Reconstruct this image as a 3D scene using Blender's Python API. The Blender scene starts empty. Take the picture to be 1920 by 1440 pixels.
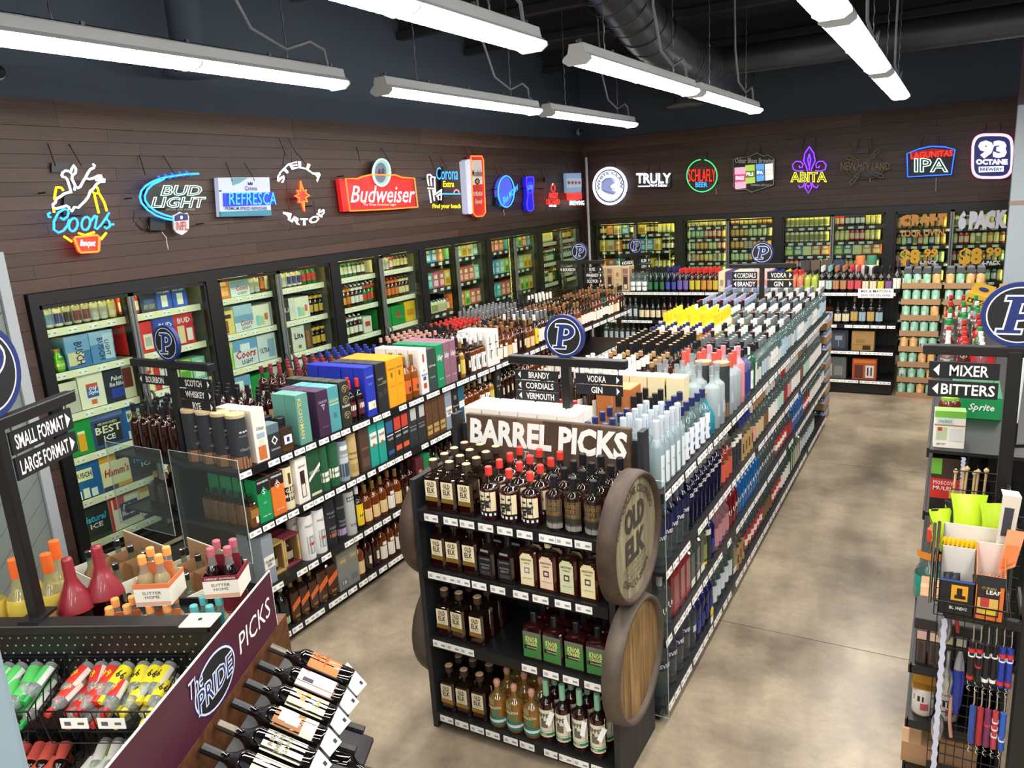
import bpy, math, random
from math import sin, cos, pi, radians, sqrt
from mathutils import Vector, Matrix
RND = random.Random(11)
SC = bpy.context.scene
COL = SC.collection

# ------------------------------------------------------------------ camera, world, exposure
def look(yaw, pitch, roll):
    f = Vector((sin(yaw)*cos(pitch), cos(yaw)*cos(pitch), -sin(pitch)))
    r = Vector((cos(yaw), -sin(yaw), 0)); u = r.cross(f)
    return cos(roll)*r+sin(roll)*u, -sin(roll)*r+cos(roll)*u, f
CX, CU, CF = look(-0.52731, 0.23524, -0.06453)
cam = bpy.data.objects.new('camera', bpy.data.cameras.new('camera'))
cam.matrix_world = Matrix(((CX.x, CU.x, -CF.x, 0), (CX.y, CU.y, -CF.y, 0), (CX.z, CU.z, -CF.z, 2.6), (0, 0, 0, 1)))
cam.data.sensor_width = 36; cam.data.lens = 1443.3/1920*36; cam.data.clip_start = 0.02; cam.data.clip_end = 60
COL.objects.link(cam); SC.camera = cam
SC.view_settings.view_transform = 'Standard'; SC.view_settings.look = 'None'
SC.view_settings.gamma = 1; SC.view_settings.use_curve_mapping = False
SC.view_settings.exposure = 0.0
W = bpy.data.worlds.new('world'); SC.world = W; W.use_nodes = True
W.node_tree.nodes['Background'].inputs[0].default_value = (.55, .6, .7, 1)
W.node_tree.nodes['Background'].inputs[1].default_value = 0.06
cy = SC.cycles
cy.max_bounces = 7; cy.diffuse_bounces = 3; cy.glossy_bounces = 3; cy.transmission_bounces = 4
cy.transparent_max_bounces = 24; cy.caustics_reflective = False; cy.caustics_refractive = False
cy.sample_clamp_indirect = 4.0
TUBE_POWER = 38.0
LED_POWER = 24.0

# ------------------------------------------------------------------ materials
def lin(c):
    if isinstance(c, str):
        c = c.lstrip('#'); c = [int(c[i:i+2], 16)/255 for i in (0, 2, 4)]
    return tuple((x/12.92 if x <= .04045 else ((x+.055)/1.055)**2.4) for x in c[:3])
MATS = {}
def M(name, col='808080', rough=.5, metal=0, emit=0, coat=0, spec=.5):
    if name in MATS: return MATS[name]
    m = bpy.data.materials.new(name); m.use_nodes = True
    b = m.node_tree.nodes['Principled BSDF']; c = lin(col)+(1,)
    b.inputs['Base Color'].default_value = c; b.inputs['Roughness'].default_value = rough
    b.inputs['Metallic'].default_value = metal; b.inputs['Coat Weight'].default_value = coat
    b.inputs['Specular IOR Level'].default_value = spec
    if emit:
        b.inputs['Emission Color'].default_value = c; b.inputs['Emission Strength'].default_value = emit
    m.diffuse_color = c; MATS[name] = m; return m
def paint(h, rough=.55): return M('print_'+h+('' if rough == .55 else '_%d' % int(rough*100)), h, rough)
def glow(h, e=1.6): return M('neon_%s_%d' % (h, int(e*10)), h, .5, emit=e)
def nodes(m):
    nt = m.node_tree; return nt, nt.nodes, nt.links, nt.nodes['Principled BSDF']
def thin_glass(name, tint='ffffff', body=.0, bodycol='c8d4d6', f=1.45, rough=.03):
    """clear sheet or bottle glass: see-through, mirror-like at grazing angles, with an optional milky share"""
    if name in MATS: return MATS[name]
    m = bpy.data.materials.new(name); m.use_nodes = True; nt = m.node_tree; nt.nodes.clear()
    N = nt.nodes.new; L = nt.links.new
    out = N('ShaderNodeOutputMaterial'); tr = N('ShaderNodeBsdfTransparent'); gl = N('ShaderNodeBsdfGlossy')
    lw = N('ShaderNodeLayerWeight'); pw = N('ShaderNodeMath'); pw.operation = 'POWER'; pw.inputs[1].default_value = 5
    fr = N('ShaderNodeMapRange'); f0 = ((f-1)/(f+1))**2; fr.inputs[3].default_value = f0; fr.inputs[4].default_value = 1
    lw.inputs[0].default_value = .5; mx = N('ShaderNodeMixShader')
    tr.inputs[0].default_value = lin(tint)+(1,); gl.inputs['Roughness'].default_value = rough
    L(lw.outputs['Facing'], pw.inputs[0]); L(pw.outputs[0], fr.inputs[0])
    src = tr.outputs[0]
    if body:
        df = N('ShaderNodeBsdfDiffuse'); df.inputs[0].default_value = lin(bodycol)+(1,)
        m2 = N('ShaderNodeMixShader'); m2.inputs[0].default_value = body
        L(tr.outputs[0], m2.inputs[1]); L(df.outputs[0], m2.inputs[2]); src = m2.outputs[0]
    L(fr.outputs[0], mx.inputs[0]); L(src, mx.inputs[1]); L(gl.outputs[0], mx.inputs[2]); L(mx.outputs[0], out.inputs[0])
    MATS[name] = m; return m
def wood(name, cols, scale=(1, 14, 14), rough=.6, bump=.25, rnd=True, fine=3.0):
    """grain running along the object's local x"""
    if name in MATS: return MATS[name]
    m = bpy.data.materials.new(name); m.use_nodes = True; nt, nd, L, b = nodes(m); L = L.new; N = nd.new
    tc = N('ShaderNodeTexCoord'); mp = N('ShaderNodeMapping'); mp.inputs['Scale'].default_value = scale
    oi = N('ShaderNodeObjectInfo'); ad = N('ShaderNodeVectorMath'); ad.operation = 'ADD'
    sc = N('ShaderNodeMath'); sc.operation = 'MULTIPLY'; sc.inputs[1].default_value = 37.0 if rnd else 0
    L(oi.outputs['Random'], sc.inputs[0]); L(tc.outputs['Object'], ad.inputs[0]); L(sc.outputs[0], ad.inputs[1]); L(ad.outputs[0], mp.inputs[0])
    n1 = N('ShaderNodeTexNoise'); n1.inputs['Scale'].default_value = fine; n1.inputs['Detail'].default_value = 6; n1.inputs['Roughness'].default_value = .65
    L(mp.outputs[0], n1.inputs['Vector'])
    cr = N('ShaderNodeValToRGB'); e = cr.color_ramp.elements
    e[0].position = .28; e[0].color = lin(cols[0])+(1,); e[1].position = .75; e[1].color = lin(cols[-1])+(1,)
    for i, c in enumerate(cols[1:-1]):
        k = e.new(.28+.47*(i+1)/(len(cols)-1)); k.color = lin(c)+(1,)
    L(n1.outputs['Fac'], cr.inputs[0])
    hs = N('ShaderNodeHueSaturation'); vm = N('ShaderNodeMapRange'); vm.inputs[3].default_value = .72 if rnd else 1; vm.inputs[4].default_value = 1.25 if rnd else 1
    L(oi.outputs['Random'], vm.inputs[0]); L(vm.outputs[0], hs.inputs['Value']); L(cr.outputs[0], hs.inputs['Color']); L(hs.outputs[0], b.inputs['Base Color'])
    bp = N('ShaderNodeBump'); bp.inputs['Strength'].default_value = bump; bp.inputs['Distance'].default_value = .004
    L(n1.outputs['Fac'], bp.inputs['Height']); L(bp.outputs[0], b.inputs['Normal']); b.inputs['Roughness'].default_value = rough
    MATS[name] = m; return m
def concrete():
    m = bpy.data.materials.new('polished_concrete'); m.use_nodes = True; nt, nd, L, b = nodes(m); L = L.new; N = nd.new
    tc = N('ShaderNodeTexCoord'); n1 = N('ShaderNodeTexNoise'); n1.inputs['Scale'].default_value = 1.1; n1.inputs['Detail'].default_value = 8; n1.inputs['Roughness'].default_value = .62
    n2 = N('ShaderNodeTexNoise'); n2.inputs['Scale'].default_value = 9; n2.inputs['Detail'].default_value = 8; n2.inputs['Roughness'].default_value = .75
    L(tc.outputs['Object'], n1.inputs['Vector']); L(tc.outputs['Object'], n2.inputs['Vector'])
    c1 = N('ShaderNodeValToRGB'); e = c1.color_ramp.elements
    e[0].position = .36; e[0].color = lin('786b5b')+(1,); e[1].position = .62; e[1].color = lin('b6a78e')+(1,)
    L(n1.outputs['Fac'], c1.inputs[0])
    c2 = N('ShaderNodeValToRGB'); e = c2.color_ramp.elements
    e[0].position = .3; e[0].color = (.55, .55, .55, 1); e[1].position = .65; e[1].color = (1.05, 1.05, 1.05, 1)
    L(n2.outputs['Fac'], c2.inputs[0])
    mx = N('ShaderNodeMix'); mx.data_type = 'RGBA'; mx.blend_type = 'MULTIPLY'; mx.inputs[0].default_value = .55
    L(c1.outputs[0], mx.inputs[6]); L(c2.outputs[0], mx.inputs[7]); L(mx.outputs[2], b.inputs['Base Color'])
    rr = N('ShaderNodeMapRange'); rr.inputs[3].default_value = .2; rr.inputs[4].default_value = .42
    L(n1.outputs['Fac'], rr.inputs[0]); L(rr.outputs[0], b.inputs['Roughness']); MATS['concrete'] = m; return m
BLACK = M('black_powder_coat', '141517', .42); BLACK2 = M('black_plastic', '0e0f11', .35)
STEEL = M('galvanised_steel', '8d9296', .35, 1); CHROME = M('chrome', 'c8c8c8', .15, 1)
WHITE = paint('f2f2ee'); TAGW = paint('f4f4f0'); INK = paint('1c1c20'); GREY = paint('8a8c8e')
KRAFT = M('kraft_cardboard', 'a98460', .8); KRAFT2 = M('kraft_cardboard_inside', '98714c', .85)
GLASS = thin_glass('door_glass', 'f4fbf6', f=1.35); ACRYL = thin_glass('acrylic', 'f2f7f7', .02, f=1.4)
CLEAR = thin_glass('clear_bottle_glass', 'dde8e7', .06, 'd0dcde', f=1.55)
FROST = thin_glass('frosted_glass', 'e8eef0', .62, 'b9c6ca', f=1.3, rough=.35)
NECKG = thin_glass('neck_glass', 'cdbfb0', .06, '6a5c50', f=1.6)
def spirit(h, rough=.045): return M('spirit_'+h, h, rough, coat=.6, spec=.6)

# ------------------------------------------------------------------ mesh helper
class G:
    def __init__(s): s.v = []; s.f = []; s.m = []; s.s = []; s.mats = []
    def mi(s, m):
        if m not in s.mats: s.mats.append(m)
        return s.mats.index(m)
    def add(s, vs, fs, m, sm=False, X=None):
        o = len(s.v); k = s.mi(m)
        s.v += [tuple(X @ Vector(p)) for p in vs] if X is not None else [tuple(p) for p in vs]
        for f in fs: s.f.append(tuple(i+o for i in f)); s.m.append(k); s.s.append(sm)
        return s
    def poly(s, pts, m, X=None): return s.add(pts, [tuple(range(len(pts)))], m, False, X)
    def box(s, x0, x1, y0, y1, z0, z1, m, X=None, skip=''):
        v = [(x0, y0, z0), (x1, y0, z0), (x1, y1, z0), (x0, y1, z0), (x0, y0, z1), (x1, y0, z1), (x1, y1, z1), (x0, y1, z1)]
        F = {'b': (3, 2, 1, 0), 't': (4, 5, 6, 7), 'f': (0, 1, 5, 4), 'r': (1, 2, 6, 5), 'k': (2, 3, 7, 6), 'l': (3, 0, 4, 7)}
        return s.add(v, [F[k] for k in F if k not in skip], m, False, X)
    def cbox(s, c, d, m, X=None): return s.box(c[0]-d[0]/2, c[0]+d[0]/2, c[1]-d[1]/2, c[1]+d[1]/2, c[2]-d[2]/2, c[2]+d[2]/2, m, X)
    def bevbox(s, x0, x1, y0, y1, z0, z1, e, m, X=None):
        """box with its upright edges chamfered by e and its top and bottom rims eased"""
        def ring(i, z): return [(x0+e+i, y0+i, z), (x1-e-i, y0+i, z), (x1-i, y0+e+i, z), (x1-i, y1-e-i, z), (x1-e-i, y1-i, z), (x0+e+i, y1-i, z), (x0+i, y1-e-i, z), (x0+i, y0+e+i, z)]
        return s.loft([ring(e*.6, z0), ring(0, z0+e*.6), ring(0, z1-e*.6), ring(e*.6, z1)], m, False, True, True, X)
    def loft(s, rings, m, sm=True, c0=False, c1=False, X=None):
        n = len(rings[0]); vs = [p for r in rings for p in r]; fs = []
        mm = m if isinstance(m, list) else None
        if mm is None:
            for i in range(len(rings)-1):
                for k in range(n): fs.append((i*n+k, i*n+(k+1) % n, (i+1)*n+(k+1) % n, (i+1)*n+k))
            s.add(vs, fs, m, sm, X)
        else:
            o = len(s.v); s.v += [tuple(X @ Vector(p)) if X is not None else tuple(p) for p in vs]
            for i in range(len(rings)-1):
                kk = s.mi(mm[min(i, len(mm)-1)])
                for k in range(n): s.f.append((o+i*n+k, o+i*n+(k+1) % n, o+(i+1)*n+(k+1) % n, o+(i+1)*n+k)); s.m.append(kk); s.s.append(sm)
        if c0: s.poly(list(reversed(rings[0])), mm[0] if mm else m, X)
        if c1: s.poly(rings[-1], mm[-1] if mm else m, X)
        return s
    def lathe(s, prof, m, n=12, c0=True, c1=True, X=None, sm=True):
        return s.loft([[(r*cos(2*pi*k/n), r*sin(2*pi*k/n), z) for k in range(n)] for r, z in prof], m, sm, c0, c1, X)
    def tube(s, pts, r, m, n=6, closed=False, X=None, caps=True):
        P = [Vector(p) for p in pts]; N = len(P); rings = []
        for i in range(N):
            a = P[(i-1) % N] if (closed or i > 0) else P[i]; b = P[(i+1) % N] if (closed or i < N-1) else P[i]
            t = (b-a).normalized() if (b-a).length > 1e-9 else Vector((0, 0, 1))
            if i == 0:
                u = t.orthogonal().normalized()
            else:
                u = (u-t*u.dot(t)); u = u.normalized() if u.length > 1e-6 else t.orthogonal().normalized()
            w = t.cross(u); rings.append([tuple(P[i]+u*(r*cos(2*pi*k/n))+w*(r*sin(2*pi*k/n))) for k in range(n)])
        if closed: rings.append(rings[0])
        return s.loft(rings, m, True, caps and not closed, caps and not closed, X)
    def prism(s, pts, z0, z1, m, mt=None, X=None):
        n = len(pts); a = [(p[0], p[1], z0) for p in pts]; b = [(p[0], p[1], z1) for p in pts]
        s.add(a+b, [(k, (k+1) % n, n+(k+1) % n, n+k) for k in range(n)], m, False, X)
        s.poly(list(reversed(a)), m, X); return s.poly(b, mt or m, X)
    def merge(s, g, X=None):
        for f, k, sm in zip(g.f, g.m, g.s):
            pass
        o = len(s.v); s.v += [tuple(X @ Vector(p)) for p in g.v] if X is not None else list(g.v)
        ks = [s.mi(m) for m in g.mats]
        for f, k, sm in zip(g.f, g.m, g.s): s.f.append(tuple(i+o for i in f)); s.m.append(ks[k]); s.s.append(sm)
        return s
    def mesh(s, name):
        me = bpy.data.meshes.new(name); me.from_pydata(s.v, [], s.f)
        for m in s.mats: me.materials.append(m)
        me.polygons.foreach_set('material_index', s.m); me.polygons.foreach_set('use_smooth', s.s)
        me.update(); return me

# ------------------------------------------------------------------ objects
LABELS = {}
def props(o, label=None, cat=None, group=None, kind=None):
    if label: o['label'] = label; LABELS[label] = LABELS.get(label, 0)+1
    if cat: o['category'] = cat
    if group: o['group'] = group
    if kind: o['kind'] = kind
    return o
def ob(name, data, parent=None, loc=None, rz=0, X=None, **k):
    if isinstance(data, G): data = data.mesh(name)
    o = bpy.data.objects.new(name, data); COL.objects.link(o)
    if parent is not None: o.parent = parent
    if X is not None: o.matrix_local = X
    else:
        if loc is not None: o.location = loc
        if rz: o.rotation_euler = (0, 0, rz)
    return props(o, **k)
def empty(name, loc=(0, 0, 0), rz=0, X=None, **k): return ob(name, None, None, loc, rz, X, **k)
class Proto:
    """a thing to copy: root mesh (or None), tree of children; origin at the middle of its base, front towards -y"""
    def __init__(s, name, desc, cat, root, kids=(), w=.09, d=.09, h=.3, plural=None):
        s.name = name; s.desc = desc; s.cat = cat; s.w = w; s.d = d; s.h = h
        s.root = root.mesh(name) if isinstance(root, G) else root
        s.kids = [(n, g.mesh(n) if isinstance(g, G) else g, [(n2, g2.mesh(n2) if isinstance(g2, G) else g2) for n2, g2 in sub]) for n, g, sub in kids]
    def put(s, loc, rz=0, label=None, group=None, X=None):
        r = bpy.data.objects.new(s.name, s.root); COL.objects.link(r)
        if X is not None: r.matrix_local = X
        else: r.location = loc; r.rotation_euler = (0, 0, rz)
        props(r, label or s.desc, s.cat, group)
        for n, me, sub in s.kids:
            c = bpy.data.objects.new(n, me); COL.objects.link(c); c.parent = r
            for n2, m2 in sub:
                d = bpy.data.objects.new(n2, m2); COL.objects.link(d); d.parent = c
        return r
def nth(i):
    return str(i)+('th' if 10 <= i % 100 <= 20 else {1: 'st', 2: 'nd', 3: 'rd'}.get(i % 10, 'th'))

# ------------------------------------------------------------------ lettering
_TC = {}
def text_raw(s, bold=0, shear=0, tube=0, res=2, sp=1.0, asp=1.0):
    key = (s, bold, shear, tube, res, sp)
    if key in _TC: return _TC[key]
    cu = bpy.data.curves.new('lettering', 'FONT'); cu.body = s; cu.resolution_u = res; cu.offset = bold; cu.shear = shear; cu.space_character = sp
    if tube: cu.fill_mode = 'NONE'; cu.bevel_depth = tube; cu.bevel_resolution = 0
    o = bpy.data.objects.new('lettering', cu); me = bpy.data.meshes.new_from_object(o)
    vs = [(v.co.x, v.co.y, v.co.z) for v in me.vertices]; fs = [tuple(p.vertices) for p in me.polygons]
    bpy.data.objects.remove(o); bpy.data.curves.remove(cu); bpy.data.meshes.remove(me)
    x0 = min(v[0] for v in vs); x1 = max(v[0] for v in vs); y0 = min(v[1] for v in vs); y1 = max(v[1] for v in vs)
    _TC[key] = ([((v[0]-x0)/(x1-x0), (v[1]-y0)/(y1-y0), v[2]) for v in vs], fs, (x1-x0)/(y1-y0)); return _TC[key]
def text(g, s, x0, x1, y0, y1, m, z=0, bold=.012, shear=0, tube=0, f=None, X=None, res=2, sp=1.0, zs=.03):
    """lettering that fills the rectangle, as flat glyphs (or as tubes round their outlines); f bends it"""
    vs, fs, _ = text_raw(s, bold, shear, tube, res, sp)
    P = [(x0+(x1-x0)*v[0], y0+(y1-y0)*v[1], z+v[2]*zs) for v in vs]
    if f: P = [f(p) for p in P]
    return g.add(P, fs, m, False, X)
def up(y): return lambda p: (p[0], y-p[2], p[1])                    # (x, height, depth) onto an upright face looking along -y
def bend(r, e=.0012): return lambda p: ((r+e+p[2])*sin(p[0]/r), -(r+e+p[2])*cos(p[0]/r), p[1])
def arcpts(cx, cy, rx, ry, a0, a1, n=16): return [(cx+rx*cos(radians(a0+(a1-a0)*i/n)), cy+ry*sin(radians(a0+(a1-a0)*i/n))) for i in range(n+1)]
# ------------------------------------------------------------------ ceiling lamps (the shop's own, four rows)
LENS = M('lit_lamp_diffuser', 'fffaf4', .4, emit=TUBE_POWER)
LAMPW = M('lamp_housing_white', 'dfe3e6', .4)
CABLE = M('grey_flex_conduit', '8b8f96', .5)
CEIL = M('ceiling_dark_paint', '2c3036', .9); WALLD = M('wall_charcoal_paint', '485463', .8)
def lamp_protos():
    prof = [(-.092, 0), (-.089, -.018), (-.055, -.034), (0, -.038), (.055, -.034), (.089, -.018), (.092, 0)]
    def lens(y0, y1):
        g = G(); n = 40; ys = [y0+(y1-y0)*i/n for i in range(n+1)]; k = len(prof); vs = []
        for i, y in enumerate(ys):
            s = 1+.025*(i % 2)
            vs += [(x*s, y, z*s) for x, z in prof]
        fs = [(i*k+j, i*k+j+1, (i+1)*k+j+1, (i+1)*k+j) for i in range(n) for j in range(k-1)]
        return g.add(vs, fs, LENS)
    h = G(); sec = [(-.098, .002), (-.062, .03), (-.05, .085), (.05, .085), (.062, .03), (.098, .002)]
    vs = [(x, y, z) for y in (-1.2, 1.2) for x, z in sec]
    h.add(vs, [(j, j+1, 7+j, 6+j) for j in range(5)]+[(0, 6, 11, 5)], LAMPW)
    es = []
    for y in (-1.215, 1.2):
        e = G(); es.append(e)
        pts = [(x, z) for x, z in sec]+[(.1, -.018), (.06, -.045), (-.06, -.045), (-.1, -.018)]
        vs = [(x, y, z) for x, z in pts]+[(x, y+.015, z) for x, z in pts]; n = len(pts)
        e.add(vs, [(k, (k+1) % n, n+(k+1) % n, n+k) for k in range(n)]+[tuple(range(n)), tuple(range(2*n-1, n-1, -1))], LAMPW)
    rod = G().tube([(0, -1.2, .1), (0, 1.2, .1)], .009, STEEL, 5)
    for y in (-1.15, -.6, 0, .6, 1.15): rod.box(-.008, .008, y-.01, y+.01, .07, .12, STEEL)
    seam = G()
    seam.tube([(x*1.06, 0, z*1.06) for x, z in prof], .006, LAMPW, 4)
    ch = []
    for y in (-.75, .75): ch.append(G()); ch[-1].tube([(0.004*sin(i*1.7), y+.004*cos(i*1.7), .1+i*.03) for i in range(40)], .005, STEEL, 4)
    cb = G().tube([(0, 1.12, .1), (0, 1.1, .2), (0.02, .95, .23), (0, .75, .16), (-.02, .5, .25), (-.01, .3, .55), (0, .2, 1.3)], .011, CABLE, 6)
    return h, [lens(-1.19, -.012), lens(.012, 1.19)], es, rod, seam, ch, cb
LH = lamp_protos()
LAMP = Proto('ceiling_lamp', '', 'lamp', LH[0], [('lens', LH[1][0], []), ('lens', LH[1][1], []), ('end_cap', LH[2][0], []), ('end_cap', LH[2][1], []), ('hanging_rail', LH[3], []), ('seam_clip', LH[4], []), ('chain', LH[5][0], []), ('chain', LH[5][1], []), ('power_cable', LH[6], [])])
LZ = 3.445
rows = [(-3.74, [-3.9, -1.2, 3.12, 6.0, 8.7]), (-2.16, [-3.9, -1.2, 2.97, 6.0, 8.62]), (-.63, [-3.9, -1.2, .75, 3.42, 5.9+.15, 8.85]), (1.0, [-3.9, -1.2, 1.5, 4.2, 8.6]), (2.6, [-1.2, 4.2, 8.6])]
nm = {-3.74: 'row nearest the neon sign wall', -2.16: 'row over the barrel display', -.63: 'row over the open aisle', 1.0: 'row beyond the aisle lamps', 2.6: 'row farthest from the neon signs'}
for x, ys in rows:
    for i, y in enumerate(ys):
        LAMP.put((x, y, LZ), 0, 'white twin fluorescent wrap lamp, %s of the %s' % (nth(len(ys)-i), nm[x]), 'fluorescent lamps hung in rows')

# ------------------------------------------------------------------ the room
PLANK = wood('wall_plank_wood', ('2c1f19', '45322a', '5c4538'), (1.1, 13, 13), .5)
TRIMW = wood('wide_trim_wood', ('37281f', '503c31', '62493c'), (.8, 8, 8), .55)
SAGE = M('sage_grey_boards', '7d8783', .6); TRIMG = M('pale_grey_trim', 'a9b0b6', .5)
floor = ob('floor', G().box(-6.6, 5, -5, 13.5, -.12, -.012, M('slab_joint_dark', '4a4238', .9)), kind='structure')
CONC = concrete()
jy = [-5, -1.6, 1.2, 4.276, 7.38, 10.4, 13.5]; jx = [-6.6, -3.1, -.0, 5]
for a, b in zip(jy, jy[1:]):
    for c, d in zip([-6.6, -.02], [-.02, 5]):
        ob('concrete_slab', G().box(c+.003, d-.003, a+.003, b-.003, -.012, 0, CONC), floor)
ob('ceiling', G().box(-6.6, 5, -5, 13.5, 4.7, 4.8, CEIL), kind='structure')
wl = ob('wall_left', G().box(-5.8, -5.622, 2.0, 12.53, 2.165, 4.7, WALLD).box(-5.8, -5.622, 2.0, 2.98, 0, 2.165, WALLD).box(-5.8, -5.622, 12.29, 12.53, 0, 2.165, WALLD), kind='structure')
wb = ob('wall_back', G().box(-5.8, 5, 12.522, 12.7, 2.165, 4.7, WALLD).box(.74, 5, 12.522, 12.7, 0, 2.165, WALLD).box(-5.8, -5.475, 12.522, 12.7, 0, 2.165, WALLD), kind='structure')
ob('wall_right', G().box(4.9, 5, -5, 13.5, 0, 4.7, M('wall_right_paint', '59605f', .8)), kind='structure')
ob('wall_front', G().box(-6.6, 5, -5.1, -5, 0, 4.7, M('wall_front_paint', '6a6c6c', .8)), kind='structure')
ob('wall_rear_left', G().box(-6.6, -6.5, -5, 13.5, 0, 4.7, M('wall_outer_paint', '3c4046', .8)), kind='structure')
_pl = G().box(-.5, .5, 0, .018, -.5, .5, PLANK).mesh('plank')
_tr = G().box(-.5, .5, 0, .022, -.5, .5, TRIMW).mesh('plank')
def planks(parent, axis, a, b, z0, z1, n, length, me, seed, fixed):
    r = random.Random(seed); h = (z1-z0)/n
    for i in range(n):
        p = a-(r.random()*length if length < b-a else 0)
        while p < b-.02:
            q = p+length*(.8+.4*r.random()); s, e = max(p, a), min(q, b); p = q
            if e-s < .03: continue
            o = bpy.data.objects.new('plank', me); COL.objects.link(o); o.parent = parent
            c = (s+e)/2; o.scale = (e-s-.002, 1, h-.0025)
            if axis == 'y': o.location = (fixed, c, z0+h*(i+.5)); o.rotation_euler = (0, 0, pi/2)
            else: o.location = (c, fixed, z0+h*(i+.5))
planks(wl, 'y', 2.0, 12.5, 2.17, 3.30, 12, 1.7, _pl, 3, -5.602)
planks(wl, 'y', 2.0, 12.5, 3.30, 3.48, 1, 2.4, _tr, 4, -5.596)
planks(wl, 'y', 2.89, 2.975, 0, 2.17, 17, 2, _pl, 5, -5.602)
planks(wl, 'y', 12.3, 12.5, 0, 2.17, 17, 2, _pl, 6, -5.602)
planks(wb, 'x', -5.6, 5, 2.17, 3.30, 12, 1.7, _pl, 7, 12.504)
planks(wb, 'x', -5.6, 5, 3.30, 3.48, 1, 2.4, _tr, 8, 12.498)
planks(wb, 'x', -5.6, -5.48, 0, 2.17, 17, 2, _pl, 9, 12.504)
# diagonal sage boards beside the first cooler
ws = ob('wall_side', G().box(-5.66, -5.6, -5, 2.80, 0, 2.45, M('board_gap', '394044', .8)), kind='structure')
for i in range(26):                                                # 45 degree tongue-and-groove boards, clipped to the wall panel
    d = -2.6+i*.17
    ys0, ys1 = .9, 2.81
    pts = []
    def seg(c):
        out = [(y, y*1.0+c) for y in (ys0, ys1)]
        return out
    poly = [(ys0, ys0+d), (ys1, ys1+d), (ys1, ys1+d+.164), (ys0, ys0+d+.164)]
    def clip(P, f):
        R = []
        for k in range(len(P)):
            a, b = P[k], P[(k+1) % len(P)]; fa, fb = f(a), f(b)
            if fa >= 0: R.append(a)
            if fa*fb < 0: t = fa/(fa-fb); R.append((a[0]+(b[0]-a[0])*t, a[1]+(b[1]-a[1])*t))
        return R
    poly = clip(clip(poly, lambda p: p[1]), lambda p: 2.45-p[1])
    if len(poly) < 3: continue
    g = G(); n = len(poly)
    a = [(-5.592, y, z) for y, z in poly]; b = [(-5.61, y, z) for y, z in poly]
    g.add(a+b, [tuple(range(n))]+[(k, n+k, n+(k+1) % n, (k+1) % n) for k in range(n)], SAGE); ob('board', g, ws)
ob('trim_1', G().box(-5.64, -5.565, 2.815, 2.885, 0, 2.47, TRIMG), kind='structure')
ob('trim_2', G().tube([(-5.46, 12.32, 0), (-5.46, 12.32, 3.2)], .022, M('white_conduit', 'c9ccd0', .5), 8), kind='structure')
ob('trim_3', G().box(.55, .86, 11.3, 11.5, 0, 4.7, M('pale_blue_column_paint', 'b4c0c8', .5)).box(.545, .865, 11.295, 11.505, 2.15, 2.2, M('column_band', 'a58f84', .6)).box(.545, .865, 11.295, 11.505, 3.3, 4.7, M('column_top', '4d4048', .6)), kind='structure')
ob('trim_4', G().bevbox(-1.50, -1.195, .36, .50, 0, 4.7, .01, M('blue_grey_post', '8298a4', .45)), kind='structure')   # post at the camera's left hand
# ducts, beams and small ceiling fittings
DUCT = M('spiral_duct_dark', '4c5057', .4, .6)
g = G().tube([(-3.0, 6.5, 4.75), (-2.9, 7.2, 4.5), (-2.8, 7.9, 4.15), (-2.76, 8.6, 4.02), (-2.75, 9.6, 4.0), (-2.75, 11.4, 4.0)], .25, DUCT, 24)
for i in range(26): g.tube([(-2.75+.254*cos(2*pi*k/20), 8.7+i*.105+.05*k/20, 4.01+.254*sin(2*pi*k/20)) for k in range(20)], .006, DUCT, 4, True)
for i in range(8):
    t = i/7; g.tube([(-3.0+.22*t+.256*cos(2*pi*k/20), 6.75+1.25*t+.11*sin(2*pi*k/20), 4.62-.5*t+.23*sin(2*pi*k/20)) for k in range(20)], .007, DUCT, 4, True)
ob('spiral_duct', g, label='dark spiral ventilation duct bending down below the ceiling', cat='duct')
ob('ceiling_pipe', G().tube([(-2.6, 9.95, 4.05), (4.8, 9.75, 4.0)], .165, DUCT, 18), label='big dark round pipe crossing under the ceiling beyond the lamps', cat='pipe')
ob('ceiling_pipe', G().tube([(-4.9, 5.2, 4.45), (-3.0, 5.6, 4.5)], .16, DUCT, 16), label='short dark pipe under the ceiling near the neon sign wall', cat='pipe')
BEAM = M('beam_dark', '2d3036', .7)
for y in (1.5, 4.6, 7.6, 9.0, 11.2):
    ob('ceiling_beam', G().box(-5.6, 4.9, y-.05, y+.05, 4.42, 4.5, BEAM).box(-5.6, 4.9, y-.008, y+.008, 4.5, 4.7, BEAM), label='dark steel ceiling beam %s from the back wall' % nth({1.5: 5, 4.6: 4, 7.6: 3, 9.0: 2, 11.2: 1}[y]), cat='beam', group='ceiling beams')
ob('drop_duct', G().tube([(-5.2, 4.35, 4.7), (-5.2, 4.35, 4.05)], .13, WALLD, 18).lathe([(.1, 3.66), (.22, 3.68), (.225, 3.7), (.13, 3.8), (.13, 4.05)], WALLD, 20, X=Matrix.Translation((-5.2, 4.35, 0))), label='round drop duct with a flared air diffuser near the neon sign wall', cat='duct')
ob('air_diffuser', G().lathe([(0, 0), (.26, .0), (.27, .02), (.15, .06), (.15, .6)], M('diffuser_grey', '6d7278', .5), 20, X=Matrix.Translation((-3.55, 11.6, 3.75))), label='pale round air diffuser hanging before the back wall', cat='air vent')
CAMW = M('camera_white', 'b9bec2', .4)
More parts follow.
